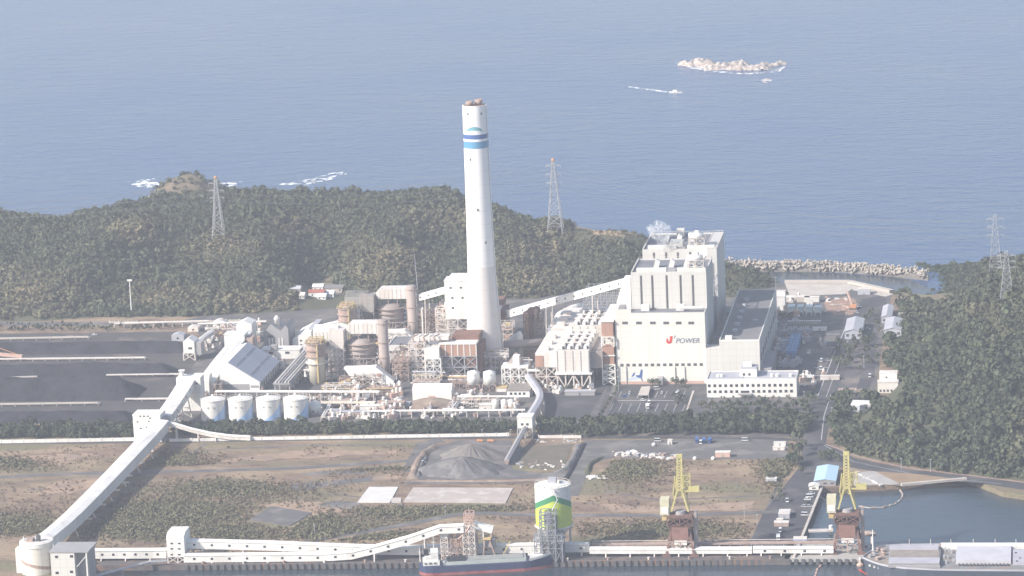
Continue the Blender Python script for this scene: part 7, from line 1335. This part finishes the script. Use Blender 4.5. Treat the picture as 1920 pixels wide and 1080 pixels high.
trees(10, 1462, 1502, 596, 604, 'in the transformer yard row', .45, .7); trees(8, 1385, 1450, 520, 545, 'behind turbine hall by the inner basin', .8, 1.2)
trees(8, 1440, 1470, 880, 945, 'in scrubby strip left of the quayside', .5, .85); trees(5, 1030, 1075, 728, 735, 'in front of the nearer precipitator', .3, .5)
# ---- tree belts and scrub masses
def belt(rows, dens, label, name='tree_belt', smin=.75, smax=1.15, protos=None, zf=.8):
    pts = []
    for (x0, a0, b0), (x1, a1, b1) in zip(rows[:-1], rows[1:]):
        L_ = abs(G(x1, b1)[0]-G(x0, b0)[0]); dpt = abs(G(x0, a0)[1]-G(x0, b0)[1])+.1
        for i in range(int(L_*dpt*dens)): t = rng.random(); px = x0+(x1-x0)*t; r = (a0+(a1-a0)*t)+((b0+(b1-b0)*t)-(a0+(a1-a0)*t))*rng.random(); p = G(px, r); pts.append((p[0], p[1], 0))
    pts = np.array(pts); foliage(name, pts, rng.uniform(smin, smax, len(pts)), tints(pts[:, 0], pts[:, 1], zf), label, protos or CROWNS)
belt([(-60, 806, 824), (100, 804, 823), (255, 806, 822)], .07, 'dark tree belt between coal yard and road at left', smin=.6, smax=.85)
belt([(330, 806, 818), (500, 802, 817), (700, 803, 815), (968, 803, 814)], .075, 'dark tree belt between the wave tanks and the road wall', smin=.6, smax=.85)
belt([(1012, 800, 816), (1090, 796, 818), (1200, 792, 817), (1350, 784, 816), (1512, 778, 814)], .055, 'dark tree belt between car park and the field road', smin=.6, smax=.95)
belt([(1566, 748, 826), (1600, 750, 838), (1650, 762, 830), (1700, 752, 772)], .03, 'forest edge on level ground between works road and right hill', 'forest', .6, 1.0) if 0 else None
belt([(-60, 606, 622), (160, 610, 622), (330, 612, 618)], .03, 'scrub along the hill foot behind the coal yard', 'scrub', .4, .7, REED)
# scrub over the field
n = 95000; fx = rng.uniform(-330, 330, n); fy = rng.uniform(-545, -232, n); u, v = px_of(fx, fy, fx*0)
den = vnoise(fx, fy, 26, 21)*.6+vnoise(fx, fy, 9, 22)*.4
gz_ = np.zeros(n)                                     # green thickets
for cx, cy, rx, ry in ((320, 965, 150, 36), (250, 995, 120, 22), (430, 1000, 110, 18), (600, 985, 90, 26), (760, 962, 120, 14), (880, 958, 120, 12), (330, 870, 60, 20), (30, 985, 80, 22), (420, 920, 130, 18), (640, 1005, 160, 14), (700, 875, 80, 10), (1180, 880, 70, 24), (1460, 880, 40, 40), (1260, 995, 160, 16), (20, 870, 60, 12)): gz_ = np.maximum(gz_, np.exp(-(((u-cx)/rx)**2+((v-cy)/ry)**2)))
ok = (u > -30) & (u < 1490) & (v > 836) & (v < 1046)
def inpoly(u, v, pts):
    r = np.zeros(len(u), bool); k = len(pts)
    for i in range(k): (x1, y1), (x2, y2) = pts[i], pts[(i+1) % k]; c = ((y1 > v) != (y2 > v)) & (u < (x2-x1)*(v-y1)/((y2-y1) if y2 != y1 else 1e-9)+x1); r ^= c
    return r
for pl in (((662, 948), (688, 908), (968, 910), (955, 950)), ((462, 980), (506, 945), (592, 960), (548, 992)), ((770, 908), (815, 830), (1100, 826), (1065, 905)), ((560, 1024), (700, 992), (852, 960), (1490, 952), (1490, 968), (1000, 972), (900, 970), (640, 1012)), ((-60, 890), (790, 856), (800, 872), (560, 886), (-60, 906)), ((1090, 822), (1480, 820), (1478, 862), (1150, 862), (1095, 935), (1060, 930)), ((1395, 1045), (1425, 955), (1500, 860), (1540, 860), (1490, 1050)), ((735, 905), (760, 896), (800, 826), (812, 826), (780, 905)), ((980, 1050), (995, 990), (1080, 990), (1090, 1050)), ((-40, 1046), (30, 1000), (1500, 1000), (1500, 1046)) if 0 else ((0, 0), (1, 0), (1, 1))): ok &= ~inpoly(u, v, pl)
shd = np.abs(fx-xc) < 7
keep = ok & ~shd & (rng.random(n) < np.clip(.02+1.3*gz_+.10*(den > .54)-.1*(den < .42), 0, 1)) & ~((v > 1012) & (rng.random(n) < .6))
fx, fy, gz_, den = fx[keep], fy[keep], gz_[keep], den[keep]
dry = np.array([(.225, .165, .12), (.27, .195, .135), (.18, .135, .10), (.235, .185, .125)])[rng.integers(0, 4, len(fx))]
tn = dry*(1-np.clip(gz_*1.3, 0, 1))[:, None]+np.array([.168, .156, .096])*np.clip(gz_*1.3, 0, 1)[:, None]; tn = tn*rng.uniform(.75, 1.25, (len(fx), 1))
foliage('scrub', np.c_[fx, fy, fx*0], rng.uniform(.24, .46, len(fx))*(1+.7*gz_), tn, 'dry grass and green scrub scattered over the empty field', SCRUB)

# forest edge on the level ground at the foot of the right hill
uu = rng.uniform(1556, 1720, 900); vv = rng.uniform(640, 850, 900); k = (vv > 746) & (uu > 1562+np.abs(vv-800)*.1) & (uu < 1720-(vv-746)*1.2+30) & (vv < 826+(uu-1560)*.5) & ~((uu > 1590) & (uu < 1642) & (vv > 750) & (vv < 800)) & ~((uu > 1636) & (uu < 1706) & (vv < 764)) | ((vv < 700) & (uu > 1662) & (uu < 1704) & (vv > 640))
pts = np.array([G(a, c) for a, c in zip(uu[k], vv[k])]); foliage('forest', pts, rng.uniform(.5, .95, len(pts)), tints(pts[:, 0], pts[:, 1]), 'trees massed on level ground between works road and right hill', CROWNS)
# slipway and verge round the basin
sheet('slipway', P((1598, 912), (1606, 886), (1640, 884), (1688, 908)), .3, CONC); sheet('verge', jag(P((1640, 884), (1720, 890), (1800, 899), (1690, 908)), .8, 4, 9), .28, mat('orange_earth', (.29, .205, .13), .95, (.24, .17, .11), .1))
for i in range(12): scrap(1606+i*4.2+gs.uniform(-1, 1), 888+i*2.1, gs.uniform(.7, 1.2), W if i % 3 else WD, 'small white block in the line down the slipway', 'white blocks on the slipway')
road('kerb', [(1549, 834), (1572, 842), (1610, 857), (1700, 878), (1830, 894), (1990, 914)], 1.6, RUSTL, .3); road('kerb', [(1600, 905), (1700, 911), (1690, 909)], 1.2, PCONC, .32)
# car park kerb and pale shelter
road('kerb', [(1158, 751.5), (1264, 751.5)], 1.0, LINE, .3); road('kerb', [(1288, 770), (1300, 733)], 1.4, PCONC, .3)
q = [G(1196, 748), G(1216, 748), G(1220, 731), G(1203, 732)]; b = T('carport', 'pale pinkish sloping carport in the middle of the car park', 'carport', q[0][0], q[0][1]); M().prism([p_[:2] for p_ in q], 2.6, 2.9).o('roof', PCONC, b)
for p_ in q: M().box(p_[0]-.15, p_[0]+.15, p_[1]-.15, p_[1]+.15, .1, 2.6).o('post', STEEL, b)
sheet('path', P((1128, 783), (1150, 722), (1158, 722), (1140, 783)), .22, GDIRT)
# pipework and small steel platforms packed between the units
PWN = 0
def pipework(label, px, row, w_, d_, h_, seed, n=9):
    g = np.random.default_rng(seed); p = G(px, row); b = T('pipework', label, 'pipework', p[0], p[1], 0, 'pipework between the units')
    M().frame(p[0]-w_/2, p[0]+w_/2, p[1], p[1]+d_, 0, h_, max(1, int(w_/6)), max(1, int(d_/7)), max(2, int(h_/4)), .4).o('steel_frame', (WSTEEL, RUSTL, WSTEEL)[seed % 3], b)
    for k in range(1, max(2, int(h_/5))): M().box(p[0]-w_/2+.3, p[0]+w_/2-.3, p[1]+.3, p[1]+d_-.3, k*5, k*5+.25).o('deck', RUSTL, b)
    for i in range(n):
        x, y, z = p[0]+g.uniform(-w_/2, w_/2), p[1]+g.uniform(-1, d_), g.uniform(2, h_); r_ = g.uniform(.3, .8); m_ = (W, WD, WD, RUSTL, OCHRE, PINK, STEEL)[g.integers(0, 7)]
        if i % 3 == 0: M().tube([(x, y, 0), (x, y, z), (x+g.uniform(-4, 4), y+1, z+1)], r_, 7).o('pipe', m_, b)
        elif i % 3 == 1: M().tube([(p[0]-w_/2-2, y, z), (x, y, z), (x, y+3, z-1.5), (p[0]+w_/2+2, y+3, z-1.5)], r_, 7).o('pipe', m_, b)
        else: s = g.uniform(1.2, 2.6); M().box(x-s, x+s, y, y+s*1.6, z-s, z+s*.4).o('equipment_box', m_, b)
for i, (px, r, w_, d_, h_, lb) in enumerate(((850, 646, 26, 14, 24, 'tall pipework in front of the stepped transfer building'), (770, 694, 14, 10, 20, 'pipework at left side of the reactor structure'), (905, 690, 12, 8, 14, 'pipework at right of the brown casing'), (640, 738, 26, 6, 7, 'low pipework under the frames below the absorber'), (720, 742, 22, 6, 6, 'low pipework under the end of the low duct'), (632, 712, 14, 16, 18, 'pipework on frames between absorber and ringed vessel, nearer unit'), (690, 722, 22, 10, 9, 'pipework under the low duct, nearer unit'), (752, 716, 12, 18, 22, 'tall pipework between low duct and reactor structure'), (742, 700, 16, 14, 12, 'pipework below the grey roofed building'), (800, 728, 20, 12, 10, 'pipework in front of the reactor structure'), (862, 730, 14, 12, 9, 'pipework below the brown casing'), (930, 700, 16, 14, 16, 'pipework at the right foot of the chimney'), (975, 712, 12, 12, 14, 'pipework right of the ash house'), (1012, 722, 14, 12, 12, 'pipework left of the nearer precipitator'), (660, 640, 16, 14, 14, 'pipework on frames by farther absorber'), (740, 652, 18, 14, 12, 'pipework between farther vessel and grey roofed building'), (800, 640, 22, 16, 26, 'tall pipework left of the stepped transfer building'), (600, 752, 20, 7, 6, 'low pipework right of the wave tanks'), (655, 764, 24, 8, 5, 'low pipework below the upper pipe rack'), (735, 768, 18, 8, 5, 'low pipework left of the white barn'), (900, 764, 24, 8, 6, 'low pipework left of the upright tanks'), (560, 716, 10, 20, 9, 'low pipework between pipe bridge and absorber'), (395, 735, 12, 12, 8, 'pipework at the foot of the coal shed'), (455, 640, 16, 12, 10, 'pipework beside the gabled bunker house'), (945, 655, 14, 14, 20, 'pipework right of chimney below the transfer tower'), (410, 632, 18, 12, 8, 'pipework between the white gabled houses'))): pipework(lb, px, r, w_, d_, h_, i, 12)

# ---- things out at sea
ISL = [G(a, c, SEAZ) for a, c in ((1268, 121), (1300, 128), (1345, 133), (1400, 136), (1450, 131), (1468, 122))]
X = np.arange(ISL[0][0]-4, ISL[-1][0]+6, 1.6); cxm, cym = (ISL[0][0]+ISL[-1][0])/2, np.mean([p[1] for p in ISL])+14
Y = np.arange(cym-34, cym+40, 1.6); gx, gy = np.meshgrid(X, Y)
def isl(x, y):
    z = np.full(x.shape, SEAZ-3.0)
    for px, row, rx, ry, h_ in ((1286, 121, 13, 12, 6), (1305, 122, 16, 16, 11), (1328, 124, 16, 18, 11), (1352, 126, 15, 18, 9), (1384, 122, 16, 16, 8), (1395, 129, 24, 16, 9), (1425, 129, 22, 15, 8), (1446, 122, 18, 12, 5), (1462, 121, 12, 10, 5), (1340, 130, 20, 10, 6)):
        c = G(px, row, SEAZ); d = np.hypot((x-c[0])/rx, (y-c[1])/ry); z = np.maximum(z, SEAZ-3+(h_*.62+3)*np.clip(1-d**2, 0, 1)**.7)
    r = np.abs(vnoise(x, y, 7, 3)-.5)*2; r2 = np.abs(vnoise(x+50, y*1.3, 3.2, 6)-.5)*2
    return z+np.where(z > SEAZ-2.9, (r-.45)*5+(r2-.45)*3.4, 0)
ROCK = mat('pale_rock', (.40, .335, .29), .95, (.24, .20, .175), .25, c3=(.52, .46, .41), scale3=.12, lo3=.46, hi3=.58)
gz = isl(gx, gy); nx = len(X); ii = (np.arange(len(Y)-1)[:, None]*nx+np.arange(nx-1)[None]).ravel(); F = np.c_[ii, ii+1, ii+nx+1, ii+nx]; F = F[(gz.ravel()[F] > SEAZ-2.5).any(1)]
tag(npmesh('rock_islet', np.c_[gx.ravel(), gy.ravel(), gz.ravel()], F, ROCK), 'pale craggy rock islet out in the open sea', 'islet')
fm = bpy.data.materials.new('sea_foam'); fm.use_nodes = True; fn = fm.node_tree.nodes; fb = fn['Principled BSDF']; fb.inputs['Base Color'].default_value = (.85, .87, .88, 1); fb.inputs['Roughness'].default_value = .9
fno = fn.new('ShaderNodeTexNoise'); fno.inputs['Scale'].default_value = .16; fno.inputs['Detail'].default_value = 6; fg = fn.new('ShaderNodeNewGeometry'); fm.node_tree.links.new(fg.outputs['Position'], fno.inputs['Vector']); fr = fn.new('ShaderNodeMapRange'); fr.inputs[1].default_value = .45; fr.inputs[2].default_value = .62; fm.node_tree.links.new(fno.outputs[0], fr.inputs[0]); fm.node_tree.links.new(fr.outputs[0], fb.inputs['Alpha'])
def foam(pts, label, seed, amp=3): o_ = sheet('surf', jag([G(a, c, SEAZ) for a, c in pts], amp, 5, seed), SEAZ+.25, fm, 'stuff', label=label); return o_
foam([(1262, 117), (1290, 127), (1335, 136), (1400, 140), (1462, 135), (1474, 124), (1440, 135), (1395, 137), (1340, 133), (1300, 126), (1275, 119)], 'white surf around the foot of rock islet', 1, 2)
foam([(238, 341), (262, 337), (300, 342), (318, 347), (300, 354), (262, 352), (250, 346)], 'white surf breaking left of the headland', 2, 6); foam([(270, 336), (292, 334), (300, 337), (280, 339)], 'small white wave out left of the headland', 3, 3); foam([(400, 346), (430, 343), (456, 340), (454, 347), (420, 352), (398, 352)], 'white surf showing right of the headland', 4, 5)
foam([(520, 345), (560, 340), (600, 332), (635, 323), (658, 322), (640, 331), (600, 339), (560, 345), (525, 349)], 'long white surf beyond the crest of the hill', 5, 7); foam([(575, 341), (600, 337), (590, 346), (570, 350)], 'white surf patch close behind the hill crest', 6, 4)
p = G(1438, 151, SEAZ); tag(npmesh('sea_rock', np.array([(p[0]+a*1.5, p[1]+c*1.6, SEAZ+h_) for a, c, h_ in ((-5, -2, -1), (0, -3, -1), (5, -1, -1), (4, 3, -1), (-4, 3, -1), (-2, 0, 2.2), (2, .5, 1.8))]), np.array([(0, 1, 5, 5), (1, 6, 5, 5), (1, 2, 6, 6), (2, 3, 6, 6), (3, 4, 5, 6), (4, 0, 5, 5)])[:, :3] if 0 else np.array([(0, 1, 5), (1, 6, 5), (1, 2, 6), (2, 3, 6), (3, 5, 6), (3, 4, 5), (4, 0, 5)]), ROCK), 'small wave washed rock below the rock islet', 'rock'); foam([(1428, 150), (1438, 147), (1450, 150), (1446, 155), (1434, 155)], 'white surf on the small rock below the islet', 7, 2)
def boat(px, row, ang, L_, label):
    p = G(px, row, SEAZ); b = T('motor_boat', label, 'boat', p[0], p[1], SEAZ); h_ = M(); vs = []
    for s, w_ in ((0, .8), (.5, 1), (.8, .7), (1, .05)): vs += [((s-.5)*L_, -w_*L_*.13, 1.3), ((s-.5)*L_, w_*L_*.13, 1.3), ((s-.5)*L_, w_*L_*.08, -.5), ((s-.5)*L_, -w_*L_*.08, -.5)]
    h_.add([(p[0]+x, p[1]+y, SEAZ+z) for x, y, z in vs], [(i*4+j, i*4+(j+1) % 4, (i+1)*4+(j+1) % 4, (i+1)*4+j) for i in range(3) for j in range(4)]+[(0, 1, 2, 3), (12, 15, 14, 13)]).o('hull', W, b); M().box(p[0]-L_*.2, p[0]+L_*.12, p[1]-L_*.08, p[1]+L_*.08, SEAZ+1.32, SEAZ+3.2).o('cabin', W, b); M().box(p[0]+L_*.122, p[0]+L_*.14, p[1]-L_*.07, p[1]+L_*.07, SEAZ+2.1, SEAZ+3).o('windscreen', DARK, b); b.rotation_euler = (0, 0, ang)
boat(1267, 174, -.25, 16, 'white motor boat speeding below the rock islet')
foam([(1160, 160.5), (1210, 166), (1262, 172.5), (1266, 175), (1240, 173), (1200, 167.5)], 'white wake trailing behind the motor boat', 8, 1.0)
# ---- steam from the roof of the second boiler house
sm = bpy.data.materials.new('steam_vapour'); sm.use_nodes = True; n_ = sm.node_tree.nodes; n_.clear(); so = n_.new('ShaderNodeOutputMaterial'); sv = n_.new('ShaderNodeVolumePrincipled'); sv.inputs['Color'].default_value = (.97, .97, .98, 1)
tc = n_.new('ShaderNodeNewGeometry'); ns = n_.new('ShaderNodeTexNoise'); ns.inputs['Scale'].default_value = .2; ns.inputs['Detail'].default_value = 5; mr = n_.new('ShaderNodeMapRange'); mr.inputs[1].default_value = .50; mr.inputs[2].default_value = .74; mr.inputs[4].default_value = .40; ns.inputs['Distortion'].default_value = 1.6
sm.node_tree.links.new(tc.outputs['Position'], ns.inputs[0]); sm.node_tree.links.new(ns.outputs[0], mr.inputs[0]); sm.node_tree.links.new(mr.outputs[0], sv.inputs['Density']); sm.node_tree.links.new(sv.outputs[0], so.inputs['Volume'])
st = M(); ys = FY+118; pts = [GY(a, c, ys) for a, c in ((1243, 477), (1243, 464), (1241, 452), (1237, 438), (1235, 424))]; rad = [1.8, 3.0, 5.6, 8.6, 9.5]
vs = []; n = 14
for p, r_ in zip(pts, rad):
    for i in range(n): a = 2*math.pi*i/n; k = 1+.16*math.sin(3*a+r_); vs.append((p[0]+r_*k*math.cos(a), p[1]+r_*.8*k*math.sin(a), p[2]))
vs += [tuple(pts[0]-[0, 0, 1]), tuple(pts[-1]+[0, 0, 6])]; e0, e1 = len(vs)-2, len(vs)-1; q = (len(pts)-1)*n
st.add(vs, [(k*n+i, k*n+(i+1) % n, (k+1)*n+(i+1) % n, (k+1)*n+i) for k in range(len(pts)-1) for i in range(n)]+[(e0, (i+1) % n, i) for i in range(n)]+[(e1, q+i, q+(i+1) % n) for i in range(n)])
tag(st.o('steam', sm), 'white steam drifting up from the second boiler house roof', kind='stuff')
# ================================================================== SUBPARTS: pieces of a roof, crane house or hatch hang under that part
UNDER = {'roof': ('roof_box', 'roof_duct', 'parapet', 'penthouse', 'roof_vent', 'exhaust_hood', 'vent_stack', 'roof_frame', 'drum', 'roof_tank', 'roof_panel', 'lift_house', 'cowl', 'tank_house', 'roof_girder', 'insulator_housing', 'roof_pipe', 'skylight', 'vent', 'roof_house', 'chimney'),
         'machine_house': ('house_panel',), 'hopper': ('hopper_skirt', 'hopper_frame', 'drive_cabin'), 'hatch_coaming': ('open_hold',), 'operator_cab': ('cab_bracket',), 'shaft': ('dark_blue_band', 'light_blue_band', 'mountain_emblem', 'top_deck', 'flue'), 'bridge': ('bridge_window',), 'jib': ('stay',), 'tank': ('bushing', 'radiator', 'conservator'), 'lower_roof': ()}
base_name = lambda o_: o_.name.split('.')[0]
for root in [o_ for o_ in col.objects if o_.parent is None and o_.type == 'EMPTY']:
    kids = list(root.children); first = {}
    for k in kids: first.setdefault(base_name(k), k)
    for host, names in UNDER.items():
        if host in first:
            for k in kids:
                if base_name(k) in names and k is not first[host]: k.parent = first[host]
# ================================================================== HAZE
hz = M().box(-2600, 2600, -2800, 5600, -5.5, 640).o('haze', bpy.data.materials.new('haze_air')); tag(hz, kind='stuff')
hm = hz.data.materials[0]; hm.use_nodes = True; hn = hm.node_tree.nodes; hn.clear(); ho = hn.new('ShaderNodeOutputMaterial'); hv = hn.new('ShaderNodeVolumePrincipled')
hv.inputs['Color'].default_value = (.91, .94, 1.0, 1); hv.inputs['Density'].default_value = HAZE; hv.inputs['Anisotropy'].default_value = .1
hm.node_tree.links.new(hv.outputs[0], ho.inputs['Volume'])
